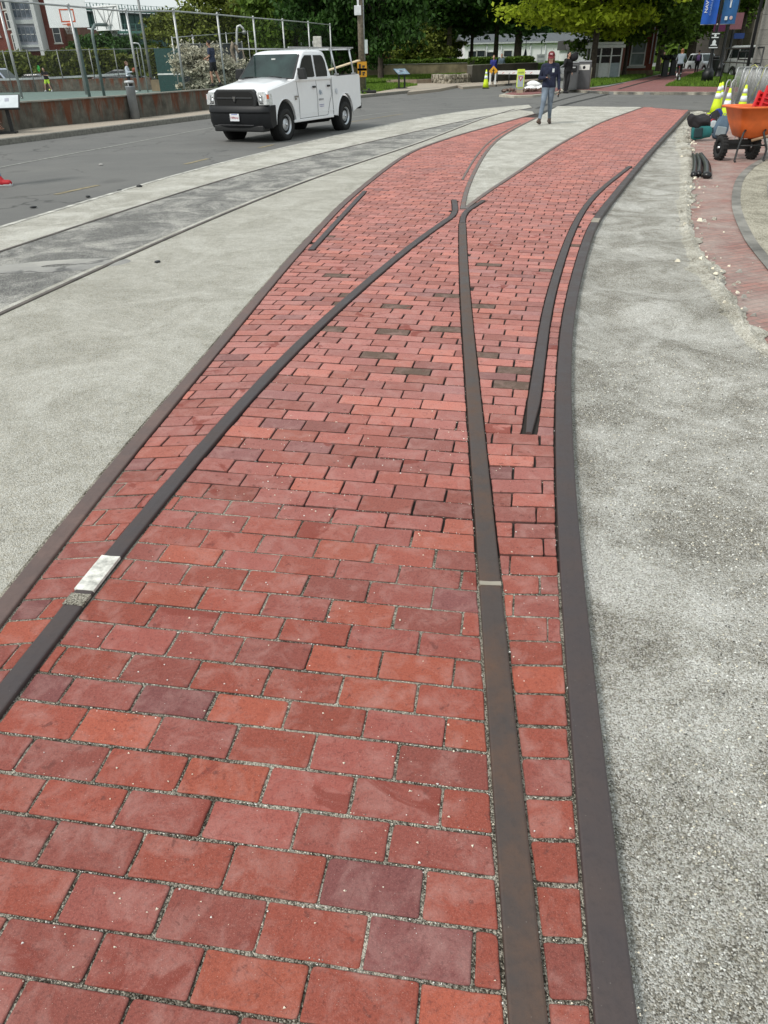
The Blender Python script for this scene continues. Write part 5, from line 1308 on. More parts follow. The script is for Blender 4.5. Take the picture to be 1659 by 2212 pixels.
# ================================================================== LEFT SIDE: pavement, retaining wall, courts
WT = .74                                         # top of the retaining wall
sb = [Vector((-27.5,-20,0)), Vector((-18.4,4,0)), G(-200,318,.12), G(5,286,.12), G(63,277,.12), G(278,257,.12), G(439,238,.12), G(600,222,.12), G(700,212,.12)]
k0 = [Vector((p.x, p.y)) for p in kerbL]
# pavement slab and granite kerb
inner = [p.xy for p in sb]+[G(782,196,.12).xy, G(905,180,.12).xy, G(985,172,.12).xy]
poly('sidewalk', [p for p in offs(k0, -.15)]+[p for p in reversed(inner)], .115, M_walk)
kr = [p for p in k0]; mb = MB(); a = resamp(kr, 120); b = offs(a, -.15)
mb.loft([[Vector((p.x,p.y,-.1)), Vector((p.x,p.y,.105)), Vector((p.x,p.y,.12))*1+Vector(((q_.x-p.x)*.1,(q_.y-p.y)*.1,0)), Vector((q_.x,q_.y,.12)), Vector((q_.x,q_.y,-.1))] for p, q_ in zip(a, b)], True, False)
tag(mb.build('kerb', M_conc, fixn=True), kind='structure')
wp = [Vector((p.x, p.y, 0)) for p in sb]
wall('retaining_wall', 'long low concrete retaining wall with rust streaks, behind the left pavement', wp, -.1, WT, .28, M_rust, 'wall', cope=.035)
# court surface lies behind and below the wall top
CZ = .02
cs = [p.xy for p in offs([Vector((p.x,p.y)) for p in wp], -.285)]
M_court = mat('court_surface', (.115,.165,.145), .85, var=.15, scale=2)
court = poly('court', cs+[Vector((2,75)), Vector((-60,75)), Vector((-60,-20))], CZ, M_court)
# near chain-link fence on the wall
fpts = [G(-95,235,WT)]+[G(u, v, WT) for u, v in ((49,216),(188,207),(303,200),(399,194))]
dlast = (fpts[-1]-fpts[-2]); n_ = fpts[-1]
more_ = [(481,168),(552,160),(612,157),(671,152),(716,150)]
nf = []
for i, (u, v) in enumerate(((487,185),(560,178),(620,172),(673,167),(718,163))): nf.append(G(u, v, WT))
tops = {0:(-6,),}
fh = []
for p, (u, vt) in zip(fpts+nf, ((-150,-35),(0,-18),(140,2),(278,14),(369,24),(447,32),(519,39),(586,44),(640,49),(690,54))):
    fh.append(max(2.0, HZ(vt, u, p.y)-WT))
fh = [2.45,2.45,2.42,2.36]+fh[4:]
fence('chain_link_fence', 'tall chain-link fence with grey posts standing on the rust-stained wall', fpts+nf, WT+.035, fh, .04, M_galv)
# second, diagonal fence around the bush
f2 = []
for u, v, vt, ut in ((387,189,80,370),(430,185,76,417),(500,178,71,488),(545,170,67,535),(605,163,63,597),(655,160,59,648),(717,157,54,703)):
    p = G(u, v, .45); f2.append((p, HZ(vt, ut, p.y)-.45))
fence('chain_link_fence', 'lower chain-link fence slanting up behind the flowering bush to meet the tall fence', [p for p, h in f2], .45, [h for p, h in f2], .032, M_galv)
# far fence, far wall and what stands behind
ff = [G(u, v, CZ) for u, v in ((-230,206),(-60,203),(29,201),(79,199),(142,197),(210,195),(262,193),(310,191),(355,190))]
fhh = [max(1.5, HZ(107, 150, p.y)-CZ) for p in ff]
fence('chain_link_fence', 'far chain-link fence along the back of the tennis court', ff, CZ, fhh, .035, M_galvd)
fw_ = [AT(-260,60.5,0), AT(60,60,0), AT(200,59.5,0), AT(318,59,0)]
wall('court_wall', 'dark rust-stained concrete wall at the back of the tennis court', fw_, -.3, HZ(172,100,60), .3, M_rust, 'wall')
tw = [AT(318,56,0), AT(356,55,0)]
wall('court_wall', 'short tan concrete wall section left of the dark green practice board', tw, -.3, HZ(172,340,56), .35, mat('tan_concrete', (.17,.135,.085), .9, var=.3, scale=2, bump=.4), 'wall')
# hedge and cars behind
hg = [AT(-300,72), AT(0,71), AT(180,70), AT(330,70), AT(380,70)]
hedge('hedge', 'long dark clipped hedge running behind the tennis court and parked cars', [p.xy for p in hg], -.5, HZ(117,150,70)+.5, 2.2, 26000, .28, ML_hedge)
ca = AT(18,64.5); make_car('parked_car', 'pale silver-blue estate car parked behind the tennis court at far left', mat('paint_paleblue', (.42,.46,.56), .3, coat=.6), (ca.x-.9, ca.y, HZ(147,20,64.5)-1.72), R(-8), 'suv')
ca = AT(66,65); make_car('parked_car', 'black saloon car parked behind the tennis court beside the silver-blue car', mat('paint_black', (.012,.013,.015), .25, coat=.6), (ca.x+.4, ca.y, HZ(159,80,65)-1.42), R(-6), 'sedan')
ca = AT(262,66); make_car('parked_car', 'grey coupe parked behind the tennis court near the woman with the basketball', mat('paint_grey', (.14,.145,.15), .3, coat=.6), (ca.x, ca.y, HZ(150,262,66)-1.25), R(4), 'sport')
# net
na, nb2 = G(-30,203,CZ), G(278,190,CZ)
nt_ = thing('tennis_net', 'tennis net with a white top band across the court', 'net', (na.x, na.y, 0))
d_ = nb2-na; 
def zn(t): return HZ(169.5+(157-169.5)*t**1.5, -5+280*t, (na+d_*t).y)
mb = MB(); secs = []
for k in range(13): t = k/12; p = d_*t; z = zn(t); secs.append([Vector((p.x,p.y,z)), Vector((p.x,p.y+.03,z)), Vector((p.x,p.y+.03,z-.13)), Vector((p.x,p.y,z-.13))])
mb.loft(secs, True, False); mb.build('net_band', mat('net_white', (.80,.81,.80), .8), nt_, fixn=True)
mb = MB()
for k in range(61):
    t = k/60; p = d_*t; mb.cyl((p.x,p.y,CZ+.02),(p.x,p.y,zn(t)-.13), .006, n=4)
for j in range(8):
    mb.tube([(d_.x*k/12, d_.y*k/12, CZ+.05+j*.1) for k in range(13)], .005, 4)
mb.build('net_mesh', mat('net_black', (.02,.022,.022), .9), nt_)
for t in (0, 1):
    p = d_*t; mb = MB(); mb.cyl((p.x,p.y,CZ),(p.x,p.y,zn(t)+.03),.04); mb.build('net_post', M_green, nt_)
# basketball hoops
def hoop(label, base, face, board_c, bw=1.8, bh=1.07, rear=False):
    r = thing('basketball_hoop', label, 'basketball hoop', (base.x, base.y, CZ), face)   # local -Y = court side the board faces
    zb = board_c-CZ
    mb = MB(); mb.tube([(0,0,0),(0,0,zb-.9),(0,-.05,zb-.55),(0,-.30,zb-.32),(0,-.62,zb-.30),(0,-1.15,zb-.30)], .075, 12); mb.build('pole', M_pole, r)
    mb = MB(); mb.box((0,-1.25,zb), (bw,.05,bh)); mb.build('backboard', mat('board_white', (.84,.85,.85), .5, var=.04), r)
    om = mat('orange_paint', (.60,.10,.03), .5)
    mb = MB()
    for x in (-.30,.30): mb.box((x,-1.280,zb-.07), (.05,.006,.46))
    for z in (.16,-.30): mb.box((0,-1.280,zb+z+.0), (.65,.006,.05))
    mb.build('target_square', om, r)
    mb = MB(); mb.tube([(.23*math.cos(a),-1.28-.28+.23*math.sin(a),zb-.42) for a in [2*math.pi*k/24 for k in range(25)]], .012, 6, False); mb.box((0,-1.30,zb-.42),(.16,.10,.10)); mb.build('rim', om, r)
    mb = MB()
    for k in range(12):
        a = 2*math.pi*k/12; mb.tube([(.23*math.cos(a),-1.56+.23*math.sin(a),zb-.43),(.15*math.cos(a+.3),-1.56+.15*math.sin(a+.3),zb-.62),(.11*math.cos(a),-1.56+.11*math.sin(a),zb-.8)],.005,4)
    mb.build('hoop_net', mat('net_cord', (.6,.6,.58), .9), r)
    mb = MB()
    for s_ in (-1,1):
        mb.cyl((0,-1.05,zb-.32),(s_*.62,-1.215,zb+.46),.022); mb.cyl((0,-1.05,zb-.32),(s_*.3,-1.215,zb-.3),.018); mb.cyl((s_*.8,-1.215,zb-.5),(s_*.8,-1.215,zb+.5),.018)
    mb.cyl((-.8,-1.215,zb+.46),(.8,-1.215,zb+.46),.018); mb.cyl((-.15,-1.215,zb-.5),(-.15,-1.215,zb+.5),.014); mb.cyl((.15,-1.215,zb-.5),(.15,-1.215,zb+.5),.014); mb.build('board_frame', M_galvd, r)
    return r
h1 = AT(192,42,CZ,201); h2 = AT(224,44,CZ,200)
hoop('basketball hoop facing the camera, white backboard with orange square and rim', h1, R(8), HZ(33,150,h1.y))
hoop('basketball hoop seen from behind, pole in front of its braced white backboard', h2, R(152), HZ(36,240,h2.y))
# green practice board
g0, g1_ = AT(343,52), AT(387,50.5)
gb = thing('practice_board', 'dark green hitting board with a white line beside the court fence', 'practice board', ((g0.x+g1_.x)/2+.25, (g0.y+g1_.y)/2, 0), R(-8))
wd_ = (g1_-g0).length; zt_, z0_ = HZ(104,360,51), CZ
mb = MB(); mb.box((0,0,(zt_+z0_)/2), (wd_,.08,zt_-z0_)); mb.build('panel', mat('board_green', (.012,.055,.050), .6, var=.15), gb)
mb = MB(); mb.box((0,-.046,HZ(160,370,51)), (wd_,.01,.08)); mb.build('white_line', mat('line_white', (.7,.72,.7), .7), gb)
# grey windscreen on the fence behind the bush
sA, sB = AT(389,47), AT(526,50)
fence('screened_fence', 'fence with dark grey wind screen behind the flowering bush', [sA, sA.lerp(sB,.33), sA.lerp(sB,.66), sB], CZ, [HZ(98,400,47)-CZ+.1]*3+[HZ(95,520,50)-CZ+.1], .04, M_galvd, screen=mat('screen_grey', (.050,.056,.060), .9, var=.2))
# planting bed, flowering bush, leaning pole, twisted trunk
bed = [G(392,190,.5).xy, G(560,182,.5).xy, AT(560,52).xy, AT(385,50).xy]
mb = MB(); mb.prism([(p.x,p.y) for p in (bed if True else bed)], -.1, .48); tag(mb.build('planting_bed', M_soil, fixn=True), kind='structure')
bc_ = AT(434,41); bush = tree('flowering_bush', 'large pale blossoming bush behind the fence, left of the white pickup', (bc_.x, bc_.y, .45), .5, (0,0,.9), (1.45,1.1,1.05), 9000, .085, ML_white, .06, 80, 3, cat='bush', csize=.34, hollow=.3)
bc_ = AT(487,42); tree('flowering_bush', 'smaller pale blossoming bush just behind the windshield of the white pickup', (bc_.x, bc_.y, .45), .4, (0,0,.65), (.95,.8,.85), 5200, .085, ML_white, .05, 60, 4, cat='bush', csize=.34, hollow=.3)
pp = AT(509,44); t_ = thing('bent_pole', 'pale bent pole with hooked top rising behind the bush and fence', 'pole', (pp.x, pp.y, .1)); zb = HZ(56,522,44)-.1
mb = MB(); mb.tube([(0,0,0),(.10,0,zb*.6),(.22,0,zb-.25),(.28,0,zb-.03),(.42,0,zb+.02),(.55,0,zb-.1),(.60,0,zb-.2)], [.07,.065,.06,.06,.06,.055,.05], 10); mb.build('pole_shaft', M_galv, t_)
mb = MB(); mb.ell((.60,0,zb-.27),(.12,.1,.09),10,6); mb.build('pole_head', M_galvd, t_)
pp = AT(508,43); t_ = thing('bare_trunk', 'twisted pale bare trunk with a curled branch behind the pickup windshield', 'trunk', (pp.x, pp.y, .45)); hh_ = HZ(92,508,43)-.45
mb = MB(); mb.tube([(-.15,0,0),(-.05,0,hh_*.35),(-.02,.02,hh_*.62),(-.12,0,hh_*.85),(-.02,0,hh_*1.0),(.12,0,hh_*.93),(.2,0,hh_*.78),(.42,0,hh_*.85),(.5,0,hh_*.62),(.32,0,hh_*.48)], [.09,.075,.08,.10,.11,.10,.07,.055,.05,.03], 9); mb.build('bark_limb', M_barkp, t_)
# bag by the fence foot
pg = AT(414,44); t_ = thing('sports_bag', 'white and black bag lying at the foot of the fence post', 'bag', (pg.x+.15, pg.y, .48)); mb = MB(); mb.ell((0,0,.10),(.28,.14,.11)); mb.build('bag_body', M_whshoe, t_); mb = MB(); mb.tube([(-.18,0,.18),(-.1,0,.30),(.1,0,.30),(.18,0,.18)],.018,6); mb.build('bag_strap', M_dark, t_)
# white box on the fence above the cab
bx = AT(688,38); t_ = thing('fence_sign', 'weathered white box fixed on the fence above the pickup cab', 'box', (bx.x, bx.y, HZ(104,689,38))); mb = MB(); mb.box((0,0,.22),(.36,.22,.44)); mb.build('box_body', mat('dirty_white', (.50,.49,.45), .8, var=.3, scale=8), t_, bevel=.02); mb = MB(); mb.cyl((-.2,0,.02),(-.2,0,.28),.03); mb.build('bracket', M_galvd, t_)
mb = MB(); mb.cyl((0,0,-2.6),(0,0,0),.04); mb.build('stand', M_galvd, t_)
# pavement bollard
pbo = G(293,256.5,.12); t_ = thing('bollard', 'grey steel bollard with a lighter cap on the left pavement', 'bollard', (pbo.x, pbo.y, .115))
mb = MB(); mb.lathe([(.14,0),(.14,.86),(.145,.87),(.145,.90),(.13,.905)], (0,0,0), 20); mb.build('shaft', mat('bollard_grey', (.20,.22,.235), .5, .2, var=.15), t_)
mb = MB(); mb.lathe([(.148,.98),(.150,1.02),(.12,1.05),(.01,1.06)], (0,0,0), 20)
for k in range(3): a = 2*math.pi*k/3+.5; mb.box((.125*math.cos(a),.125*math.sin(a),.94),(.03,.03,.11))
mb.build('cap', mat('bollard_pale', (.42,.44,.45), .5, .2), t_)
mb = MB(); mb.cyl((0,0,.89),(0,0,.985),.10); mb.build('lamp_louvre', M_black, t_)
# interpretive panel stands
def panel_stand(label, base, rz, pw_=.9, H_=.85, face=None):
    r = thing('information_stand', label, 'information sign', base, rz); B = mat('stand_black', (.012,.013,.014), .5)
    for s_ in (-1,1):
        mb = MB(); mb.box((s_*.22,0,H_*.5),(.09,.05,H_)); mb.build('post', B, r)
    mb = MB(); mb.box((0,.03,.02),(.66,.34,.05)); mb.build('foot', B, r)
    mb = MB(); mb.box((0,0,0),(pw_,.56,.035)); fr_ = mb.build('panel_frame', B, r); fr_.location = (0,.02,H_+.05); fr_.rotation_euler = (R(32),0,0)
    mb = MB(); mb.box((0,0,.02),(pw_-.06,.50,.008)); mb.build('panel_face', face or mat('panel_pale', (.62,.66,.68), .35, var=.08, scale=5), fr_)
    mb = MB(); mb.box((.0,.04,.027),(.20,.16,.004)); mb.build('panel_picture', mat('panel_dark', (.10,.11,.14), .5, var=.5, scale=20), fr_)
    mb = MB(); mb.box((.27,.06,.027),(.10,.12,.004)); mb.box((-.27,.02,.027),(.14,.2,.003)); mb.build('panel_text_block', mat('panel_grey', (.35,.36,.42), .5, var=.3, scale=30), fr_)
    return r
ps = G(38,288,.12); panel_stand('black two-legged information stand with pale tilted panel at the left edge', (ps.x-.38, ps.y+.05, .115), R(14), 1.15, HZ(212,20,ps.y)-.12-.14)
ps = G(868,191,.12); panel_stand('small black information stand on the pavement left of the striped barrier bar', (ps.x, ps.y, .115), R(40), .95, .78, mat('panel_blue', (.16,.24,.30), .3, var=.4, scale=6))
# ================================================================== BACKGROUND BUILDINGS AND BRIDGE
def brickwall_mat(name, c1, c2, mort, scale=1.0):
    m, nt, b, out = newmat(name); q = NB(nt)
    s_ = q.n('ShaderNodeSeparateXYZ'); q.l(q.tc.outputs['Object'], s_.inputs[0]); cb = q.n('ShaderNodeCombineXYZ')
    q.l(q.math('ADD', s_.outputs[0], s_.outputs[1]), cb.inputs[0]); q.l(s_.outputs[2], cb.inputs[1])
    br = q.n('ShaderNodeTexBrick'); q.l(cb.outputs[0], br.inputs['Vector']); br.inputs['Scale'].default_value = scale
    br.inputs['Brick Width'].default_value = .22; br.inputs['Row Height'].default_value = .075; br.inputs['Mortar Size'].default_value = .006
    br.inputs['Color1'].default_value = (*c1,1); br.inputs['Color2'].default_value = (*c2,1); br.inputs['Mortar'].default_value = (*mort,1)
    c = q.mix(q.ramp(q.noise(1.2,6,.65), [(.4,0.),(.7,.5)]), br.outputs['Color'], tuple(x*.6 for x in c1)); q.l(c, b.inputs['Base Color']); b.inputs['Roughness'].default_value = .9
    return m
M_bw = brickwall_mat('brick_wall', (.19,.045,.030), (.14,.034,.026), (.15,.09,.075))
M_wframe = mat('window_frame_white', (.62,.63,.60), .6, var=.08); M_dglass = mat('dark_pane', (.03,.038,.045), .12, var=.5, scale=2)
def window(parent, x, z, w_, h, y=0., frame=M_wframe, arched=False, mull=True, sill=True, glass=None):
    mb = MB(); t = .09
    for (cx_, cz_, a, b_) in ((0,h/2-t/2,w_,t),(0,-h/2+t/2,w_,t),(-w_/2+t/2,0,t,h-2*t),(w_/2-t/2,0,t,h-2*t)): mb.box((cx_,-.03,cz_),(a,.10,b_))
    if mull: mb.box((0,-.03,0),(w_-2*t,.08,.07))
    if arched: mb.prism([(-w_/2,0),(w_/2,0),(w_/3,.12),(0,.17),(-w_/3,.12)], 0, .10, Matrix(((1,0,0,0),(0,0,1,-.08),(0,1,0,h/2),(0,0,0,1))))
    f = mb.build('window', frame, parent, loc=(x, y, z))
    mb = MB(); mb.box((0,.0,0),(w_-2*t,.02,h-2*t)); mb.build('pane', glass or M_dglass, f)
    if sill: mb = MB(); mb.box((0,-.06,-h/2-.07),(w_+.25,.2,.13)); mb.build('sill', mat('stone_sill', (.50,.49,.45), .8), f)
    return f
# red brick apartment house with glazed grey bay
Yb = 126; a0 = AT(-60,Yb); a1 = AT(129,Yb,0,60); W_ = a1.x-a0.x
ab = thing('apartment_building', 'red brick apartment building with glazed grey bay and white pilaster, far left behind the hedge', 'building', (a0.x, Yb, -.4))
mb = MB(); mb.box((W_/2,6,8),(W_,12,16)); mb.build('wall', M_bw, ab)
mb = MB(); mb.box((W_/2,6,16.2),(W_+.6,12.6,.5)); mb.build('roof', mat('roof_grey', (.12,.12,.12), .9), ab)
def bx_(u, v=60): return AT(u,Yb,0,v).x-a0.x
def bz_(v,u=60): return HZ(v,u,Yb)+.4
for u, v in ((22,44),(36,91),(10,1),(-12,60),(-28,12)): window(ab, bx_(u, v), bz_(v+0), 1.15, 2.0, -.0, arched=True)
for u, v in ((112,24),(123,74)): window(ab, bx_(u, v), bz_(v), 1.1, 2.3, -.0)
# bay
x0, x1 = bx_(42, 57), bx_(89, 57)
mb = MB(); mb.box(((x0+x1)/2,-.7,bz_(40)-.4),(x1-x0,1.4,bz_(-25)-bz_(105))); bay = mb.build('bay', mat('bay_grey', (.25,.27,.31), .7, var=.1), ab)
for v in (22,75):
    for k in range(5):
        mb = MB(); mb.box((x0+(k+.5)*(x1-x0)/5,-1.43,bz_(v)),((x1-x0)/5-.14,.06,1.7)); wn_ = mb.build('bay_window', mat('bay_glass', (.085,.11,.14), .15, var=.5, scale=1.5), bay)
        mb = MB(); mb.box((x0+(k+.5)*(x1-x0)/5,-1.48,bz_(v)),((x1-x0)/5-.2,.03,.07)); mb.build('glazing_bar', M_wframe, wn_)
for v, h in ((-1,1.1),(48,1.1),(100,.7)):
    mb = MB(); mb.box(((x0+x1)/2,-1.5,bz_(v)),(x1-x0+.3,.15,h*.45)); mb.build('bay_cornice', mat('cornice_pale', (.42,.46,.46), .8, var=.1), bay)
for u in (32,83):
    mb = MB(); mb.box((bx_(u+9, 57),-1.2,bz_(40)-.6),(.55,2.2,bz_(-25)-bz_(118))); mb.build('pilaster', mat('pilaster_white', (.50,.53,.53), .8, var=.15, scale=8), ab)
mb = MB(); mb.box((W_+1.1,6,bz_(62)/2),(2.3,9,bz_(62))); mb.build('side_wing', brickwall_mat('brick_brown', (.16,.065,.035), (.12,.05,.03), (.14,.11,.09)), ab)
window(ab, W_+1.1, bz_(108), 1.0, 1.5, 1.48)
# green steel viaduct
def viaduct(label, Y, u0, u1, vdeck, vbot, piers, Yend=None, slope=0.):
    p0, p1 = AT(u0,Y), AT(u1,Yend or Y); zt = HZ(vdeck,300,Y); zb = HZ(vbot,300,Y); L = (p1-p0).length
    r = thing('viaduct', label, 'bridge', (p0.x,p0.y,0), math.atan2(p1.y-p0.y,p1.x-p0.x)); dz = slope*L
    tilt = math.atan2(dz, L)
    mb = MB(); mb.box((L/2,0,(zt+zb)/2+dz/2),(L,1.0,zt-zb),(0,-tilt,0)); gd = mb.build('girder', M_green, r)
    mb = MB(); n = int(L/2.2)
    for k in range(n+1): x = L*k/n; mb.box((x,-.62,(zt+zb)/2+dz*k/n),(.16,.28,(zt-zb)*.94))
    so_ = mb.build('stiffeners', M_green, gd)
    mb = MB(); mb.box((L/2,0,zb+dz/2-.1),(L,1.5,.35),(0,-tilt,0)); mb.box((L/2,-.1,zt+dz/2-.0),(L,2.2,.35),(0,-tilt,0)); mb.build('flange', mat('green_dark', (.006,.018,.018), .7), gd)
    mb = MB(); mb.box((L/2,-1.0,zt+dz/2+1.1),(L,.12,.12),(0,-tilt,0)); mb.box((L/2,-1.0,zt+dz/2+2.0),(L,.08,.08),(0,-tilt,0)); mb.box((L/2,-1.0,zt+dz/2+.55),(L,.10,.5),(0,-tilt,0))
    for k in range(n*2+1): x = L*k/n/2; mb.box((x,-1.0,zt+dz*k/n/2+1.05),(.14,.2,2.1 if k % 2 == 0 else 1.5))
    mb.build('railing', mat('green_pale', (.05,.14,.12), .7), r)
    mb = MB(); mb.box((L/2,6,zt+dz/2+.1),(L,12,.3),(0,-tilt,0)); mb.build('deck', mat('deck_concrete', (.18,.19,.18), .9), r)
    for u, wb, wt2, col in piers:
        x = (AT(u,Y,0,75)-p0).length*(1 if AT(u,Y,0,75).x > p0.x else -1); mb = MB()
        mb.add([(x-wb/2,-.6,-.3),(x+wb/2,-.6,-.3),(x+wb/2,1.2,-.3),(x-wb/2,1.2,-.3),(x-wt2/2,-.6,zb),(x+wt2/2,-.6,zb),(x+wt2/2,1.2,zb),(x-wt2/2,1.2,zb)], [(3,2,1,0),(4,5,6,7),(0,1,5,4),(1,2,6,5),(2,3,7,6),(3,0,4,7)]); mb.build('pier', col, r)
    return r
M_pierb = mat('pier_brown', (.075,.055,.045), .9, var=.3)
viaduct('green steel viaduct with plate girder and railing crossing behind the basketball court', 215, 30, 560, 11, 47, [(176,2.2,2.2,M_pierb),(296,2.2,1.9,M_green),(318,3.0,2.2,M_pierb),(381,3.0,2.4,M_pierb),(408,1.4,1.4,M_green)], 300)
viaduct('lower green viaduct seen under the main viaduct, behind dark trees', 190, 170, 400, 76, 108, [(230,2,2,M_green),(330,2,2,M_green)])
# pale apartment block partly hidden by trees beyond (left of dark trees)
# long white building
Yw = 108; w0, w1 = AT(1003,Yw), AT(1285,Yw); zE = HZ(94,1150,Yw); Lw = (w1-w0).length
wbld = thing('white_building', 'long low white clapboard building behind the hedge and tree trunks', 'building', (w0.x, Yw, -.3))
mb = MB(); mb.box((Lw/2,5,(zE+.3)/2),(Lw,10,zE+.3)); mb.build('wall', mat('white_clapboard', (.86,.87,.88), .7, var=.03, bump=.2, bscale=12), wbld)
mb = MB(); mb.box((Lw/2,-.1,zE+.42),(Lw+.5,.5,.16)); mb.build('gutter', mat('gutter_grey', (.5,.52,.54), .6), wbld)
mb = MB(); mb.prism([(-.3,zE+.5),(11,zE+.5),(5.2,zE+1.5)], -.3, Lw+.3, Matrix(((0,0,1,0),(1,0,0,0),(0,1,0,0),(0,0,0,1)))); mb.build('roof', mat('roof_slate', (.10,.11,.12), .85, var=.2), wbld, fixn=True)
for u, v in ((1020,124),(1038,123),(1057,126),(1096,123)): window(wbld, AT(u,Yw).x-w0.x, HZ(v,u,Yw)+.3, 1.2, 1.5, -.02, sill=False)
for k in range(9): mb = MB(); mb.cyl((Lw*(k+.5)/9,-.15,0),(Lw*(k+.5)/9,-.15,zE+.3),.06,n=6); mb.build('downpipe', mat('gutter_grey', (.5,.52,.54), .6), wbld)
# annex with dark roof in front of its right end
Ya = 92; q0, q1 = AT(1224,Ya), AT(1283,Ya); an_ = thing('white_annex', 'low white annex with dark grey roof behind the trash bins', 'building', (q0.x, Ya, -.3)); La = (q1-q0).length; zA = HZ(108,1250,Ya)
mb = MB(); mb.box((La/2,2,(zA+.3)/2),(La,4,zA+.3)); mb.build('wall', mat('white_clapboard', (.8,.82,.84), .7), an_)
mb = MB(); mb.prism([(-.3,zA+.32),(4.4,zA+.32),(4.4,zA+1.2),(.9,zA+1.2)], -.2, La+.2, Matrix(((0,0,1,0),(1,0,0,0),(0,1,0,0),(0,0,0,1)))); mb.build('roof', mat('annex_roof', (.07,.065,.065), .8, var=.2), an_, fixn=True)
# red brick gatehouse
Yg = 66; g0_, g1_ = AT(1352,Yg,0,150), AT(1412,Yg,0,150); Lg = (g1_-g0_).length
gh = thing('brick_gatehouse', 'small red brick building on a tan stone base, half hidden by trees beside the path', 'building', (g0_.x-.2, Yg, 0), R(-4))
zs_ = HZ(152,1380,Yg)
mb = MB(); mb.box((Lg/2,3,(zs_+5.5)/2+.3),(Lg,6,5.5-zs_+.8)); mb.build('wall', brickwall_mat('gatehouse_brick', (.22,.050,.028), (.17,.040,.025), (.13,.08,.06)), gh)
mb = MB(); mb.box((Lg/2,3,zs_/2),(Lg+.25,6.25,zs_)); mb.build('stone_base', mat('tan_stone', (.17,.125,.075), .9, var=.3, scale=3, bump=.4), gh)
mb = MB(); mb.box((Lg/2,3,6.3),(Lg+.8,6.8,.35)); mb.build('roof', mat('roof_slate', (.1,.11,.12), .85), gh)
window(gh, .95, HZ(115,1370,Yg), 1.15, 1.7, -.02, glass=mat('pale_pane', (.20,.235,.23), .2, var=.3, scale=2)); 
for x in (Lg-.28, Lg-.02): mb = MB(); mb.cyl((x,-.12,.9),(x,-.12,5.6),.045,n=8); mb.build('downpipe', mat('pipe_white', (.55,.55,.58), .6), gh)
# white guard booth
kb = G(1306,171.5,.1); kw = .95*(AT(1343,kb.y).x-AT(1275,kb.y).x); zk = HZ(101,1310,kb.y)
kk = thing('guard_booth', 'white glazed guard booth behind two tree trunks', 'booth', (kb.x-.0, kb.y+.9, 0), R(-6)); WB = mat('booth_white', (.62,.64,.63), .6, var=.08)
zr = zk
mb = MB(); mb.box((0,0,zr+.02),(kw+.35,1.9,.20)); mb.box((0,0,zr+.2),(kw+.1,1.6,.16)); mb.build('roof', WB, kk, bevel=.04)
mb = MB()
for x in (-kw/2,-kw*.17,kw*.17,kw/2):
    for y in (-.8,.8): mb.box((x,y,zr/2),(.09,.09,zr-.1))
mb.build('frame_posts', WB, kk)
for x, m_ in ((-kw*.335,mat('booth_panel_grey',(.33,.33,.31),.8)),(0,WB),(kw*.335,mat('booth_panel_blue',(.30,.35,.38),.7))):
    mb = MB(); mb.box((x,-.78,.55),(kw*.33-.1,.05,1.05)); mb.build('lower_panel', m_, kk)
    mb = MB(); mb.box((x,-.77,zr*.72),(kw*.33-.1,.03,zr*.50)); mb.build('window', mat('booth_glass', (.012,.012,.014), .1), kk)
    mb = MB(); mb.box((x,-.80,zr*.74),(kw*.33-.1,.03,.05)); mb.build('glazing_bar', WB, kk)
for s_ in (-1,1):
    mb = MB(); mb.box((s_*kw/2,0,.55),(.05,1.5,1.05)); mb.build('side_panel', mat('booth_panel_blue',(.3,.35,.38),.7), kk); mb = MB(); mb.box((s_*kw/2,0,zr*.72),(.03,1.5,zr*.5)); mb.build('side_window', mat('booth_glass', (.012,.012,.014), .1), kk)
mb = MB(); mb.box((0,0,.04),(kw+.2,1.8,.1)); mb.build('plinth', M_conc, kk)
# granite building on the right
gr0 = AT(1632,34,0,100); sb_ = thing('granite_building', 'tall grey granite building wall rising at the right edge behind the barricades', 'building', (gr0.x, gr0.y, -.2), R(-30))
def granite_mat(name, c):
    m, nt, b, out = newmat(name); q = NB(nt); s_ = q.n('ShaderNodeSeparateXYZ'); q.l(q.tc.outputs['Object'], s_.inputs[0]); cb = q.n('ShaderNodeCombineXYZ'); q.l(q.math('ADD', s_.outputs[0], s_.outputs[1]), cb.inputs[0]); q.l(s_.outputs[2], cb.inputs[1])
    br = q.n('ShaderNodeTexBrick'); q.l(cb.outputs[0], br.inputs['Vector']); br.inputs['Scale'].default_value = 1; br.inputs['Brick Width'].default_value = 1.3; br.inputs['Row Height'].default_value = .5; br.inputs['Mortar Size'].default_value = .012
    br.inputs['Color1'].default_value = (*c,1); br.inputs['Color2'].default_value = tuple(x*.82 for x in c)+(1,); br.inputs['Mortar'].default_value = tuple(x*.45 for x in c)+(1,)
    cc_ = q.mix(q.ramp(q.noise(2.2,6,.7,0,q.mapv((1,1,.25))), [(.4,0.),(.7,.7)]), br.outputs['Color'], tuple(x*.55 for x in c)); q.l(cc_, b.inputs['Base Color']); b.inputs['Roughness'].default_value = .9; q.bump(q.noise(12,5), .5, .03, b); return m
mb = MB(); mb.box((6,4,6),(12,8,12)); mb.build('wall', granite_mat('granite', (.27,.26,.235)), sb_)
mb = MB(); mb.cyl((-.08,-.5,0),(-.08,-.5,12),.06,n=8); mb.build('corner_drainpipe', M_black, sb_)
mb = MB(); mb.tube([(-.1,-.45,4.4),(2.5,-.6,5.4),(6,-.6,6.6)], .03, 6); mb.build('striped_tape', mat('tape_pink', (.5,.28,.28), .7), sb_)
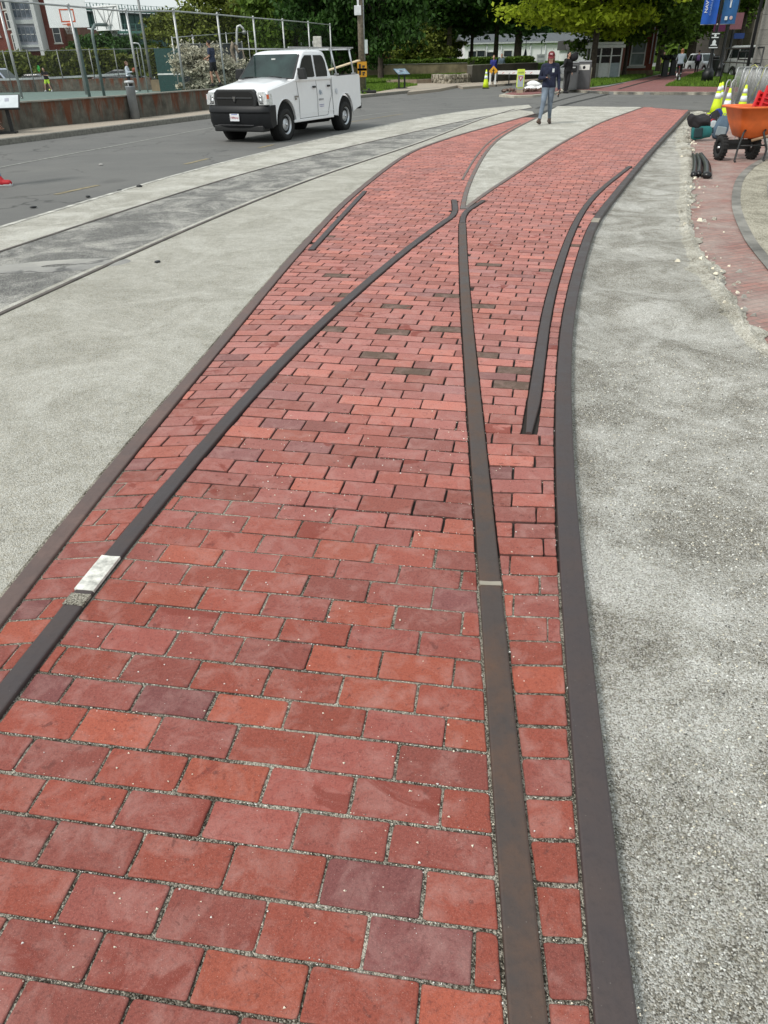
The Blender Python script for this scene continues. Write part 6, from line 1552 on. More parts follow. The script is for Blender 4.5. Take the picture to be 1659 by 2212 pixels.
# pinkish stone building further along the right side, beyond the lamp posts
pk_ = AT(1612,95); ps_ = thing('stone_building', 'pinkish stone building far along the path on the right, behind the lamp posts', 'building', (pk_.x, pk_.y, -.2), R(12))
mb = MB(); mb.box((6,6,9),(12,12,18)); mb.build('wall', granite_mat('pink_granite', (.30,.25,.22)), ps_)
for k in range(3):
    for j in range(4): window(ps_, 1.6+k*3.4, 2.6+j*3.6, 1.4, 2.2, -.02)
# ================================================================== GROUND BEYOND THE CROSS STREET
far = [G(1222,197.5).xy, G(1318,203).xy, G(1400,204).xy, G(1560,204.5).xy, G(1700,204.5).xy]
farb = far+[Vector((60,60)), Vector((60,260)), Vector((30,260)), AT(1172,98).xy, G(1180,186).xy]
poly('far_path', farb, .095, asphalt_mat('path_grey', (.20,.205,.20), (.27,.27,.25), .7))
mb = MB(); a = resamp(far, 40); b = offs(a, -.16)
mb.loft([[Vector((p.x,p.y,-.1)), Vector((p.x,p.y,.10)), Vector((q_.x,q_.y,.10)), Vector((q_.x,q_.y,-.1))] for p, q_ in zip(a, b)], True, False); tag(mb.build('far_kerb', mat('kerb_pale', (.44,.41,.34), .85, var=.2), fixn=True), kind='structure')
bp_ = [p+Vector((0,.2)) for p in far]+[ G(1700,188,.1).xy, G(1434,186,.1).xy, G(1462,172,.1).xy, G(1500,158,.1).xy, G(1522,148,.1).xy, AT(1545,200).xy, AT(1515,200).xy, G(1490,146,.1).xy, G(1476,150,.1).xy, G(1440,158,.1).xy, G(1395,168,.1).xy, G(1352,178,.1).xy, G(1318,186,.1).xy, G(1272,190,.1).xy]
poly('brick_path', bp_, .101, M_pathbrick)
# dark rails that carry on across the street and up beside the path
for i, (l_, w_, h_) in enumerate((([(1160,243),(1222,222),(1290,206),(1340,194),(1390,180),(1440,167),(1480,155)], .05, 0), ([(1160,230),(1205,214),(1262,200),(1310,190),(1345,182)], .035, 0))):
    c_ = spl([tuple(G(u, v, .05).xy) for u, v in l_], .5)
    mb = MB(); vs_ = []; fs_ = []
    A1, B1 = offs(c_, -w_*2), offs(c_, w_*2)
    def zg(p): return .106 if (p.y > 41) else -.010
    for p, q_ in zip(A1, B1): vs_ += [(p.x,p.y,zg((p+q_)/2)),(q_.x,q_.y,zg((p+q_)/2))]
    for k in range(len(A1)-1): fs_.append((2*k,2*k+1,2*k+3,2*k+2))
    mb.add(vs_, fs_); o_ = mb.build('street_rail', mat('rail_groove_dark', (.022,.020,.020), .6), fixn=False); tag(o_, ('long dark rail crossing the street towards the brick path', 'shorter dark rail crossing the street in front of the bins')[i], 'rail')
# lawns beyond
def lawn(name, pts, z, n=9000, seed=1, h=.05, blade=.035):
    poly(name, pts, z, M_grass)
lawn('lawn_left_of_path', [G(1272,188,.12).xy, G(1312,183,.12).xy, G(1352,176,.12).xy, G(1395,166,.12).xy, G(1440,156,.12).xy, AT(1476,98).xy, AT(1420,110).xy, AT(1270,100).xy, G(1265,172,.12).xy], .125)
lawn('lawn_right_of_path', [G(1437,185,.12).xy, G(1562,187,.12).xy, G(1720,187,.12).xy, Vector((60,110)), AT(1562,200).xy, G(1524,149,.12).xy, G(1502,157,.12).xy, G(1464,171,.12).xy], .125)
lawn('lawn_left', [G(786,203,.12).xy, G(850,192,.12).xy, G(903,184,.12).xy, G(880,178,.12).xy, G(783,170,.12).xy, AT(700,60).xy, G(705,190,.12).xy], .122)
hill = [G(783,183,.12).xy, G(820,180,.12).xy, G(940,178,.12).xy, G(1015,172,.12).xy, AT(1012,88).xy, AT(770,88).xy]
lawn('lawn_slope', [AT(705,53).xy, AT(905,61).xy, AT(985,66).xy, AT(1014,84).xy, AT(700,84).xy], .30)
poly('footpath', [G(783,187,.12).xy, G(850,181,.12).xy, G(905,180,.12).xy, G(985,172,.12).xy, G(1019,178,.12).xy, G(948,192,.12).xy, G(880,199,.12).xy, G(905,184,.12).xy], .118, M_walk)
# low stone edging and rubble wall
M_rub = gravel_mat('rubble_stone', (.05,.045,.035), (.20,.18,.14), (.50,.46,.38), .5, .05)
wall('stone_edging', 'low brick and stone edging curving along the foot of the grass slope', [G(783,179,.12)+Vector((0,0,0)), G(830,181,.12), G(900,180.5,.12), G(935,179,.12)], .0, .36, .35, brickwall_mat('edging_brick', (.24,.16,.12), (.34,.29,.22), (.3,.27,.2)), 'edging')
rw_ = thing('rubble_wall', 'low dry stone wall of rough grey blocks stepping up to the retaining wall', 'wall', (0,0,0)); p_ = [G(935,179.5,.1), G(968,181,.1), G(1000,179,.1), G(1019,177,.1)]
rs_ = random.Random(4)
o0 = p_[0]; rw_.location = (o0.x,o0.y,0)
mb = MB()
for a, b in zip(p_, p_[1:]):
    L = (b-a).length; n = max(2, int(L/.55))
    for k in range(n):
        for j in range(2):
            c_ = a.lerp(b, (k+.5*(j % 2)+.3)/n)-o0; sz = (L/n*.96*rs_.uniform(.75,1), .5, rs_.uniform(.22,.30))
            mb.box((c_.x, c_.y, .22+.27*j), sz, (rs_.uniform(-.04,.04), rs_.uniform(-.05,.05), math.atan2(b.y-a.y, b.x-a.x)+rs_.uniform(-.05,.05)))
mb.build('stones', M_rub, rw_, bevel=.03)
# retaining walls
M_tanw = mat('tan_stained_concrete', (.25,.20,.125), .9, var=.55, scale=.9, bump=.4); M_grw = mat('grey_stained_concrete', (.095,.088,.072), .9, var=.4, scale=.8, bump=.4)
w1_ = [AT(690,74), AT(860,76), AT(1018,78)]
wall('retaining_wall', 'long tan concrete retaining wall under the hedge, behind the sloping grass', w1_, .1, HZ(139.5,880,76), .4, M_tanw, 'wall', cope=.06)
w2_ = [G(1019,178,.1), G(1090,173,.1), G(1160,168,.1)]
wall('retaining_wall', 'dark grey concrete retaining wall right of the tan wall, behind the two walkers', w2_, 0, HZ(139,1060,65), .4, M_grw, 'wall', cope=.05)
poly('terrace', [p.xy for p in w1_]+[p.xy for p in reversed(w2_)] and [AT(690,74.3).xy, AT(1018,78.3).xy, (w2_[0]+Vector((.9,1.6,0))).xy, (w2_[2]+Vector((0,1.6,0))).xy, AT(1290,107.5).xy, AT(690,107.5).xy], HZ(140,950,76)-.02, M_grass)
ZT = HZ(140,950,76)-.1
hedge('hedge', 'clipped green hedge on top of the tan retaining wall', [AT(812,78).xy, AT(1015,80).xy], ZT, .50, 1.0, 12000, .16, ML_mid, seed=8)
hedge('hedge', 'loose shrub row on top of the grey retaining wall, before the white building', [AT(1020,76).xy, AT(1145,80).xy], ZT, .52, 1.0, 9000, .18, ML_mid, seed=9)
poly('far_pavement', [G(1019,179,.1).xy, G(1090,175,.1).xy, G(1160,170,.1).xy, G(1180,172,.1).xy, G(1100,180,.1).xy, G(1055,184,.1).xy, G(1000,188,.1).xy, G(985,184,.1).xy], .105, M_walk)
# ---------------------------------------------------------------- road markings
M_line = mat('worn_line', (.24,.24,.22), .85, var=.35, scale=9); M_yel = mat('worn_yellow', (.24,.20,.12), .85, var=.4, scale=9)
def marking(pts, w_, m_, z=-.0115):
    c_ = sm(spl([tuple(G(u,v).xy) for u, v in pts], .3), .3, 30); mb = MB(); strip(mb, offs(c_, -w_/2), offs(c_, w_/2), z); tag(mb.build('road_marking', m_), kind='structure')
marking([(-80,375),(0,360),(145,332),(290,306),(480,270),(520,262)], .085, M_line)
marking([(700,262),(768,251),(850,240),(925,234),(1000,233)], .10, M_line)
marking([(119,418),(165,407),(212,398)], .10, M_yel); marking([(399,353),(425,347),(449,341)], .10, M_yel); marking([(560,318),(590,311)], .1, M_yel); marking([(760,262),(870,245)], .08, M_yel)
# small debris on the asphalt
for i, (u, v, s_, l_) in enumerate(((301,403,.05,'dark round stone lying on the road between the faint line and the track'),(258,411,.045,'flat dark chip of debris on the road left of the round stone'),(190,424,.05,'small dark scrap on the road near the faint yellow dash'),(218,355,.05,'pale scrap lying on the far lane of the road'),(72,447,.05,'dark scrap lying on the gravel edge of the road'),(339,707,.04,'dark leaf lying on the pale concrete beside the near thin rail'))):
    p = G(u, v if i != 5 else 573); p = G(u, v) if i != 5 else G(340,565)
    mb = MB(); mb.ell((0,0,0),(s_,s_*.7,s_*(.6 if i == 0 else .25)),8,5); o_ = mb.build('debris', mat('debris_pale', (.45,.44,.42), .9) if i == 3 else M_black); o_.location = (p.x,p.y,.0); o_.rotation_euler = (0,0,i*.9); tag(o_, l_, 'debris')
# sunken hollow with a dusty rim in the old track bed
ho = G(125,572); mb = MB(); secs = []
for r_, z in ((.55,.0),(.42,.006),(.30,.012),(.22,.006),(.12,.002)): secs.append([Vector((ho.x+r_*1.25*math.cos(a), ho.y+r_*.45*math.sin(a)+r_*.2*math.cos(a), -.0085+z)) for a in [2*math.pi*k/28 for k in range(28)]])
mb.loft(secs, False, True); tag(mb.build('dust_hollow', M_asph_d, fixn=True), kind='structure')
# ================================================================== STREET FURNITURE, CENTRE
up_ = G(783,197.5,.1); t_ = thing('utility_pole', 'tall weathered wooden utility pole with white box and yellow signs behind the pickup', 'utility pole', (up_.x,up_.y,.1))
mb = MB(); mb.tube([(0,0,0),(0,0,4),(0,0,9.5)], [.17,.15,.12], 12); mb.build('shaft', M_barkp, t_)
mb = MB(); mb.cyl((.17,-.02,0),(.15,-.02,5.2),.045,n=8); mb.build('conduit', M_galvd, t_)
zc_ = lambda v: HZ(v,778,up_.y)-.1
mb = MB(); mb.box((-.12,-.2,zc_(23)),(.36,.2,.42)); mb.build('white_box', mat('box_white', (.66,.68,.70), .6), t_, bevel=.02)
mb = MB(); mb.box((-.1,-.2,zc_(5)),(.1,.12,.6)); mb.build('meter', mat('box_white', (.6,.6,.6), .6), t_)
mb = MB(); mb.box((.27,-.12,zc_(101)),(.16,.03,.62)); mb.build('small_sign', mat('sign_pale', (.50,.56,.56), .6), t_)
M_ysign = mat('sign_yellow', (.50,.24,.01), .6, var=.15)
for v, s_, g_ in ((143,.52,1),(157,.50,0)):
    mb = MB(); mb.box((.02,-.24,zc_(v)),(s_,.03,s_*.8)); y_ = mb.build('yellow_sign', M_ysign, t_)
    mb = MB(); mb.box((-.1,-.262,zc_(v)),(.10,.008,.20)); mb.box((.10,-.262,zc_(v)),(.14,.008,.07)); mb.box((.08,-.262,zc_(v)-.09),(.09,.008,.06)); mb.build('sign_symbol', M_black, y_)
bq = G(797,202,.1); t_ = thing('rubber_sign_base', 'flat black rubber base lying beside the foot of the utility pole', 'sign base', (bq.x,bq.y,.12)); mb = MB(); mb.box((0,0,.06),(.75,.45,.12)); mb.build('slab', M_tyre, t_, bevel=.03)  # loose rubber base of a sign
mb = MB(); mb.cyl((0,0,.12),(0,0,.2),.06); mb.build('socket', M_black, t_)
# traffic cones
M_lime = mat('cone_lime', (.62,.80,.02), .5, var=.08); M_refl = mat('cone_reflective', (.72,.78,.82), .35, var=.06); M_orange = mat('cone_orange', (.75,.14,.02), .5)
def cone(label, loc, h=.9, dark_base=False, bands=((.48,.66),(.74,.88)), group='traffic cones', tilt=(0,0,0)):
    r = thing('traffic_cone', label, 'traffic cone', loc, 0, group); r.rotation_euler = tilt; k = h/.9
    prof = lambda f: .145*k*(1-f)+.03*k
    mb = MB(); mb.lathe([(.155*k,.03*k),(.15*k,.05*k)]+[(prof(f), .05*k+f*.85*k) for f in (0,.25,.5,.75,1)]+[(.01,.905*k)], (0,0,0), 20); mb.build('cone_body', M_lime, r)
    mb = MB(); mb.box((0,0,.02*k),(.37*k,.37*k,.04*k)); mb.build('base', M_black if dark_base else M_lime, r, bevel=.012)
    for a, b in bands:
        mb = MB(); mb.lathe([(prof(a)+.004,.05*k+a*.85*k),(prof(b)+.004,.05*k+b*.85*k),(prof(b)-.004,.05*k+b*.85*k),(prof(a)-.004,.05*k+a*.85*k)], (0,0,0), 20, caps=False); mb.build('reflective_band', M_refl, r)
    return r
c1 = G(1049,191); cone('lime cone with white collars standing in the road left of the yellow diamond sign', (c1.x,c1.y,0), .95, True)
c2 = G(1094,170.5,.1); cone('small lime cone on a dark base under the striped bar, beside the wall', (c2.x,c2.y,.1), .85, True)
cc1 = G(1544,243); cone('leftmost lime cone at right, its square base showing, in front of the barricades', (cc1.x,cc1.y,-.05), .84)
cc2 = cc1+Vector((.38,.75,0)); cone('lime cone half hidden directly behind the leftmost one', (cc2.x,cc2.y,-.05), .84)
cc3 = AT(1573,22.5,0,215); cone('lime cone with two broad white collars just behind the left rim of the orange wheelbarrow', (cc3.x,cc3.y,-.05), .80, bands=((.40,.62),(.68,.86)))
cc4 = AT(1606,23.5,0,215); cone('lime cone behind the middle of the wheelbarrow, left of the red plastic panel', (cc4.x,cc4.y,-.05), .84)
# diamond sign + striped bar + white posts
ds_ = G(1064,186.5,.0); t_ = thing('warning_sign', 'small yellow diamond sign with white posts at the end of the striped bar', 'warning sign', (ds_.x,ds_.y,0))
zz_ = HZ(153.5,1062,ds_.y)
mb = MB(); mb.box((0,-.03,zz_),(.40,.02,.40),(0,R(45),0)); s1 = mb.build('diamond', mat('sign_amber', (.72,.36,.02), .5), t_)
mb = MB(); mb.box((0,-.045,zz_),(.05,.006,.26)); mb.box((0,-.045,zz_+.03),(.16,.006,.04)); mb.build('symbol', M_black, s1)
mb = MB(); mb.cyl((0,0,.05),(0,0,zz_),.025); mb.box((0,0,.03),(.5,.4,.06)); mb.build('stand', M_black, t_)
for x in (-.18,.14): mb = MB(); mb.box((x,0,.42),(.10,.07,.68)); mb.build('white_post', mat('post_white', (.72,.73,.72), .6), t_)
mb = MB(); mb.cyl((-.02,-.02,.45),(-.02,-.02,.75),.09); mb.build('lamp_box', M_black, t_)
b0, b1 = AT(1077,56), AT(1186,46.5); t_ = thing('barrier_bar', 'white barrier bar with faint red marks spanning from the diamond sign to the yield sign', 'barrier', (b0.x,b0.y,0))
d_ = b1-b0; z0_, z1_ = HZ(156.5,1077,56), HZ(156,1186,46.5)
mb = MB(); mb.loft([[Vector((0,0,z0_-.10)),Vector((0,0,z0_+.10)),Vector((.05,.05,z0_+.10)),Vector((.05,.05,z0_-.10))],[Vector((d_.x,d_.y,z1_-.10)),Vector((d_.x,d_.y,z1_+.10)),Vector((d_.x+.05,d_.y+.05,z1_+.10)),Vector((d_.x+.05,d_.y+.05,z1_-.10))]], True, False); bar = mb.build('bar', mat('bar_white', (.80,.80,.80), .5), t_, fixn=True)
for f in (.14,.37,.47,.60,.72):
    p = d_*f; z = z0_+(z1_-z0_)*f; mb = MB(); mb.tube([(p.x-.12,p.y-.03,z-.06),(p.x+.12,p.y-.06,z+.06)],.016,5); mb.build('red_stripe', mat('stripe_red', (.55,.08,.07), .5), bar)
for f in (.0,.27):
    p = d_*f; mb = MB(); mb.cyl((p.x,p.y+.05,.05),(p.x,p.y+.05,z0_),.035); mb.box((p.x,p.y+.05,.04),(.4,.4,.08)); mb.build('post', M_black, t_)
# yield-here sign in the street
ys = G(1122,206); t_ = thing('yield_sign', 'lime-bordered in-street sign panel with red yield triangle on a black base', 'road sign', (ys.x,ys.y,.0), R(-6)); zt_ = HZ(151,1123,ys.y)
mb = MB(); mb.box((0,0,(zt_+.28)/2+.04),(.36,.035,zt_-.30)); pn_ = mb.build('panel', mat('panel_lime', (.60,.74,.10), .5), t_, bevel=.01)
mb = MB(); mb.box((0,-.02,zt_*.52),(.27,.006,zt_*.56)); mb.build('panel_field', mat('panel_greyblue', (.36,.42,.46), .6, var=.1), pn_)
zc2 = zt_*.68
def tri(mb, s_, y0, y1):
    v = [(-s_,y0,zc2+s_*.58),(s_,y0,zc2+s_*.58),(0,y0,zc2-s_*1.15)]; v2 = [(x,y1,z) for x,_,z in v]; mb.add(v+v2, [(0,2,1),(3,4,5),(0,1,4,3),(1,2,5,4),(2,0,3,5)])
mb = MB(); tri(mb, .115, -.024, -.030); mb.build('triangle_red', mat('yield_red', (.42,.02,.03), .5), pn_, fixn=True)
mb = MB(); tri(mb, .06, -.031, -.034); mb.build('triangle_white', mat('panel_white', (.7,.66,.66), .5), pn_, fixn=True)
mb = MB(); 
for z in (zt_*.90, zt_*.30): mb.box((0,-.021,z),(.26,.005,.07))
mb.build('panel_band', mat('band_olive', (.30,.38,.08), .6), pn_)
mb = MB(); mb.box((0,0,.18),(.30,.03,.22)); mb.build('flex_foot', mat('foot_tan', (.36,.30,.22), .7), t_); mb = MB(); mb.box((0,0,.03),(.95,.45,.09)); mb.build('base', M_black, t_, bevel=.03)
# traffic island with red brick infill, kerb and sand bags
isl = [G(u,v).xy for u, v in ((1078,208.5),(1100,203),(1135,196),(1168,192),(1220,193),(1222,199),(1190,205),(1150,209.5),(1110,211))]
mb = MB(); mb.prism([(p.x,p.y) for p in isl], -.05, .07); tag(mb.build('island_kerb', mat('kerb_pale', (.4,.4,.34), .85), fixn=True), kind='structure')
cen = sum(isl, Vector((0,0)))/len(isl); mb = MB(); mb.prism([tuple(cen+(p-cen)*.84) for p in isl], .0, .095); tag(mb.build('island_paving', M_pathbrick, fixn=True), kind='structure')
rs_ = random.Random(3)
sk = G(1152,197,.1)
for i, (dx, dy, sx, lb) in enumerate(((-.25,.05,.42,'left one of the white sandbags heaped on the brick island'),(.28,0,.40,'right one of the white sandbags heaped on the brick island'),(.02,.1,.34,'white sandbag lying on top of the heap on the brick island'))):
    mb = MB(); mb.ell((0,0,0),(sx,.24,.13 if i < 2 else .12),14,8); 
    mb.v = [(x*(1+.12*math.sin(9*z+i)), y*(1+.15*math.sin(7*x+i*2)), z*(1+.3*math.sin(6*x+3*y+i))) for x,y,z in mb.v]
    o_ = mb.build('sandbag', mat('sack_white', (.80,.81,.82), .8, var=.06, bump=.4)); o_.location = (sk.x+dx, sk.y+dy, .20 if i < 2 else .40); o_.rotation_euler = (0,rs_.uniform(-.2,.2),rs_.uniform(-.5,.5)); tag(o_, lb, 'sandbag', 'sandbags on the brick island')
mb = MB()
for k in range(60): mb.box((rs_.uniform(-1.3,1.3), rs_.uniform(-.35,.35), .03+rs_.random()*.10), (rs_.uniform(.08,.2),rs_.uniform(.06,.12),rs_.uniform(.05,.09)), (rs_.random(),rs_.random(),rs_.random()*3))
o_ = mb.build('rubble', brickwall_mat('rubble_brown', (.13,.07,.055), (.22,.17,.14), (.2,.18,.15))); o_.location = (sk.x-.3, sk.y-.45, .09); tag(o_, 'brown heap of broken brick and dirt at the feet of the sandbags', kind='stuff')
# solar trash bins
def bin_(label, base, rz, w_, h, sign):
    r = thing('trash_bin', label, 'trash bin', base, rz, 'pair of grey street bins'); GM = mat('bin_grey', (.105,.108,.112), .45, var=.08)
    mb = MB(); mb.box((0,0,h*.5),(w_,.62,h)); mb.build('cabinet', GM, r, bevel=.03)
    mb = MB(); mb.box((0,0,h+.05),(w_-.02,.60,.09)); mb.build('lid', mat('bin_lid', (.26,.27,.28), .3, var=.1), r, bevel=.035)
    mb = MB(); mb.box((0,-.314,h*.50),(w_-.10,.012,h*.86)); dr_ = mb.build('door', GM, r, bevel=.006)
    mb = MB(); mb.box((-w_*.33,-.33,h*.62),(.07,.03,.07)); mb.build('lock', M_black, dr_)
    if sign:
        mb = MB(); mb.box((0,-.326,h*.83),(w_*.74,.012,.23)); s__ = mb.build('front_sign', mat('sign_white', (.74,.74,.70), .5), r); mb = MB(); mb.lathe([(.01,0),(.07,0),(.07,.006),(.01,.006)],(0,-.338,h*.83),16,'Y'); mb.build('sign_dot', M_black, s__)
    else:
        mb = MB(); mb.box((0,-.34,h*.82),(w_*.68,.06,.26)); s__ = mb.build('hopper', M_black, r, bevel=.02); mb = MB(); mb.box((0,-.375,h*.865),(w_*.5,.012,.05)); mb.build('hopper_handle', mat('handle_pale', (.55,.57,.58), .3), s__)
    return r
b1_, b2_ = G(1233,194.5,.1), G(1259,193,.1); hb1 = HZ(138,1233,b1_.y)-.1
bin_('grey street bin with a black hopper, left of the pair beside the path', (b1_.x,b1_.y+.3,.1), R(-12), .70, hb1, False)
bin_('grey street bin with a white front sign and dark dot, right of the pair', (b2_.x,b2_.y+.3,.1), R(-12), .74, hb1+.03, True)
bb_ = G(1276,191,.1); mb = MB(); mb.tube([(0,0,0),(0,0,.9),(0,0,.95)],[.05,.05,.02],10); o_ = mb.build('marker_post', mat('post_buff', (.42,.40,.30), .8)); o_.location = (bb_.x-.1,bb_.y,.1); tag(o_, 'short pale post standing close to the right side of the bins', 'post')
# white sign board in front of the white building, closed umbrella
sg = AT(1168,80); t_ = thing('sign_board', 'pale rectangular sign board between posts in front of the white building', 'sign', (sg.x,sg.y,ZT)); zz_ = HZ(128,1168,80)-ZT
mb = MB(); mb.box((0,0,zz_),(.78,.05,.80)); s_ = mb.build('board', mat('board_offwhite', (.62,.64,.64), .6), t_); mb = MB(); mb.box((0,-.03,zz_+.2),(.6,.01,.2)); mb.box((0,-.03,zz_-.18),(.6,.01,.22)); mb.build('board_band', mat('board_greytext', (.38,.40,.42), .7, var=.4, scale=14), s_)
mb = MB(); mb.cyl((0,.05,0),(0,.05,HZ(100,1168,80)-ZT),.04); mb.build('post', mat('post_pale', (.5,.52,.54), .5), t_)
um = AT(1134,84); t_ = thing('closed_umbrella', 'closed dark patio umbrella in front of the white building', 'umbrella', (um.x,um.y,ZT)); mb = MB(); mb.cyl((0,0,0),(0,0,2.1),.03); mb.build('pole', M_galvd, t_); mb = MB(); zu = HZ(104,1134,84)-ZT; mb.lathe([(.03,zu*.35),(.14,zu*.42),(.15,zu*.6),(.07,zu*.9),(.01,zu)],(0,0,0),10); mb.build('canopy', mat('canopy_dark', (.02,.03,.045), .8), t_)
# parked cars by the booth, white vehicle on the path
ca = AT(1262,78); make_car('parked_car', 'dark grey-blue car parked behind the bins, left of the booth', mat('paint_slate', (.10,.13,.15), .3, coat=.6), (ca.x+1.3,ca.y,HZ(130,1270,78)-1.42), R(175), 'sedan')
ca = AT(1226,80); make_car('parked_car', 'silver car roof showing above the bins behind the black coated person', mat('paint_silver', (.5,.52,.54), .3, coat=.6), (ca.x,ca.y,HZ(133,1230,80)-1.42), R(178), 'sedan')
ca = AT(1524,88); make_car('parked_car', 'white sport utility vehicle standing on the path behind the lamp posts', mat('paint_white', (.72,.74,.76), .3, coat=.6), (ca.x,ca.y,HZ(115,1524,88)-1.72), R(-80), 'suv')
ca = AT(1606,60); make_car('parked_car', 'pale grey van parked behind the black railing at right', mat('paint_vangrey', (.40,.42,.42), .35, coat=.4), (ca.x+1.0,ca.y,HZ(98,1595,60)-2.0), R(-75), 'van')
# lamp posts with banners
def text_panel(r, body, size, m_, loc, rot, nm, bold=True): return text_obj(nm, body, size, m_, r, loc, rot, bold)
def lamp_post(label, base, H_, zb0, zb1, banners=True, plaque=None, wls=None, bw=.80, cols=None, s=1.0, lampz=None):
    r = thing('lamp_post', label, 'lamp post', base); IR = mat('black_iron', (.010,.011,.012), .45, .2, var=.2)
    mb = MB(); mb.lathe([(.30,0),(.30,.12),(.24,.16),(.22,.5),(.25,.55),(.17,.65),(.12,.9),(.095,1.1),(.09,2.4),(.075,H_*.8),(.06,H_)], (0,0,0), 16); mb.build('post', IR, r)
    mb = MB(); mb.lathe([(.05,H_),(.14,H_+.1),(.21,H_+.25),(.19,H_+.5),(.06,H_+.62)], (0,0,0), 16); mb.build('lantern', mat('lantern_glass', (.55,.57,.55), .3), r)
    mb = MB(); mb.lathe([(.20,H_+.5),(.22,H_+.55),(.03,H_+.78),(.01,H_+.85)], (0,0,0), 16); mb.build('lantern_cap', IR, r)
    return r
ip = mat('white_print', (.76,.80,.84), .6, var=.05)
l1 = G(1526,177.5,.12); L1 = lamp_post('black fluted lamp post with two blue banners and a black plaque at right', (l1.x,l1.y,.12), 6.8, 0, 0)
kx = lambda u: AT(u,l1.y,0,60).x-l1.x
zB0, zB1 = HZ(52,1545,l1.y)-.12, HZ(52,1545,l1.y)-.12+2.25
bwid = .84
for s_, m_ in ((-1,mat('banner_blue', (.014,.10,.48), .6, var=.15, scale=2)),(1,mat('banner_steelblue', (.030,.13,.34), .6, var=.3, scale=1.5))):
    mb = MB(); n = 8; secs = []
    for k in range(n+1):
        x = s_*(.12+bwid*k/n); y = .035*math.sin(k*.9); secs.append([Vector((x,y-.004,zB0)),Vector((x,y-.004,zB1)),Vector((x,y+.004,zB1)),Vector((x,y+.004,zB0))])
    if s_ < 0: secs.reverse()
    mb.loft(secs, True, False); bn = mb.build('banner', m_, L1, fixn=True)
    mb = MB()
    for z in (zB0-.02, zB1+.02): mb.cyl((0,0,z),(s_*(.14+bwid),0,z),.018,n=6)
    mb.build('banner_arm', M_galvd, L1)
    if s_ < 0:
        text_obj('banner_text', 'NAVY YARD', .235, ip, bn, (-.80,-.045,(zB0+zB1)/2+.14), (math.pi/2,R(-90),0), True, 1.15)
        text_obj('banner_text', 'CHARLESTOWN', .15, mat('print_lightblue', (.30,.45,.75), .6), bn, (-.56,-.045,(zB0+zB1)/2+.02), (math.pi/2,R(-90),0), False, 1.35)
    else:
        def shape(mb, pts_, x0, z0, sc_): mb.prism([(x0+a*sc_, z0+b*sc_) for a, b in pts_], .0, .006, Matrix(((1,0,0,0),(0,0,1,-.05),(0,1,0,0),(0,0,0,1))))
        ship = [(-.5,0),(-.42,.12),(-.26,.18),(-.20,.75),(-.12,.95),(0,1.15),(.12,.95),(.20,.75),(.26,.18),(.42,.12),(.5,0)]
        mb = MB(); shape(mb, ship[::-1], .50, zB0+1.32, .52); mb.build('ship_mark', ip, bn, fixn=True)
        mb = MB(); mb.box((.48,-.05,zB0+1.22),(.38,.006,.06)); mb.build('rule_mark', ip, bn)
        mb = MB(); mb.box((.50,-.05,zB0+.92),(.08,.006,.36)); mb.box((.47,-.05,zB0+1.05),(.06,.006,.06)); mb.build('numeral_mark', ip, bn)
        mb = MB(); mb.box((.38,-.05,zB0+.26),(.15,.006,.17)); mb.build('square_logo', ip, bn)
        mb = MB(); mb.ell((.66,-.05,zB0+.27),(.09,.004,.09),12,8); mb.build('round_logo', mat('logo_pink', (.6,.45,.45), .6), bn)
mb = MB(); mb.tube([(0,.0,zB0-.02),(-.06,-.08,zB0-.02)],.05,8); mb.build('banner_clamp', mat('clamp_pale', (.4,.36,.36), .6), L1)
zp0, zp1 = HZ(105,1546,l1.y)-.12, HZ(72,1546,l1.y)-.12
mb = MB(); mb.box((-.06,-.13,(zp0+zp1)/2),(.56,.03,zp1-zp0)); pq = mb.build('plaque', M_black, L1)
hP = zp1-zp0
def shp(mb, pts_, x0, z0, sx, sz): mb.prism([(x0+a*sx, z0+b*sz) for a, b in pts_], .0, .006, Matrix(((1,0,0,0),(0,0,1,-.155),(0,1,0,0),(0,0,0,1))))
mb = MB(); shp(mb, [(-.5,0),(-.42,.14),(-.26,.22),(-.26,.7),(-.16,.9),(0,1.05),(.16,.9),(.26,.7),(.26,.22),(.42,.14),(.5,0)][::-1], -.06, zp0+hP*.20, .38, hP*.38); mb.build('ship_mark', ip, pq, fixn=True)
mb = MB(); mb.box((-.06,-.152,zp0+hP*.07),(.5,.006,.05)); mb.box((-.06,-.152,zp0+hP*.73),(.40,.006,.05)); mb.box((-.06,-.152,zp0+hP*.97),(.44,.006,.05)); mb.ell((-.06,-.152,zp0+hP*.85),(.07,.004,.06)); mb.build('plaque_lines', ip, pq)
mb = MB(); mb.lathe([(.34,0),(.34,.5),(.28,.56),(.20,.7)], (0,0,0), 8); mb.build('pedestal', mat('black_iron', (.01,.011,.012), .45), L1)
l2 = G(1550,168,.12); L2 = lamp_post('second black lamp post just behind the first, with purple banners', (l2.x,l2.y,.12), 6.4, 0, 0)
for s_, m_, v0, v1 in ((-1,mat('banner_purple', (.10,.012,.06), .7),68,30),(1,mat('banner_pinkish', (.20,.08,.10), .7),64,28)):
    mb = MB(); za, zb_ = HZ(v0,1560,l2.y)-.12, HZ(v1,1560,l2.y)-.12; mb.box((s_*.52,0,(za+zb_)/2),(.78,.012,zb_-za)); mb.build('banner', m_, L2)
l3 = AT(1571,64,0,130); L3 = lamp_post('third black lamp post, thin and farther, with a dark blue banner', (l3.x,l3.y,.1), 6.0, 0, 0)
mb = MB(); za, zb_ = HZ(84,1575,64)-.1, HZ(72,1575,64)-.1; mb.box((.52,0,(za+zb_)/2),(.8,.012,zb_-za)); mb.build('banner', mat('banner_navy', (.010,.035,.15), .7), L3)
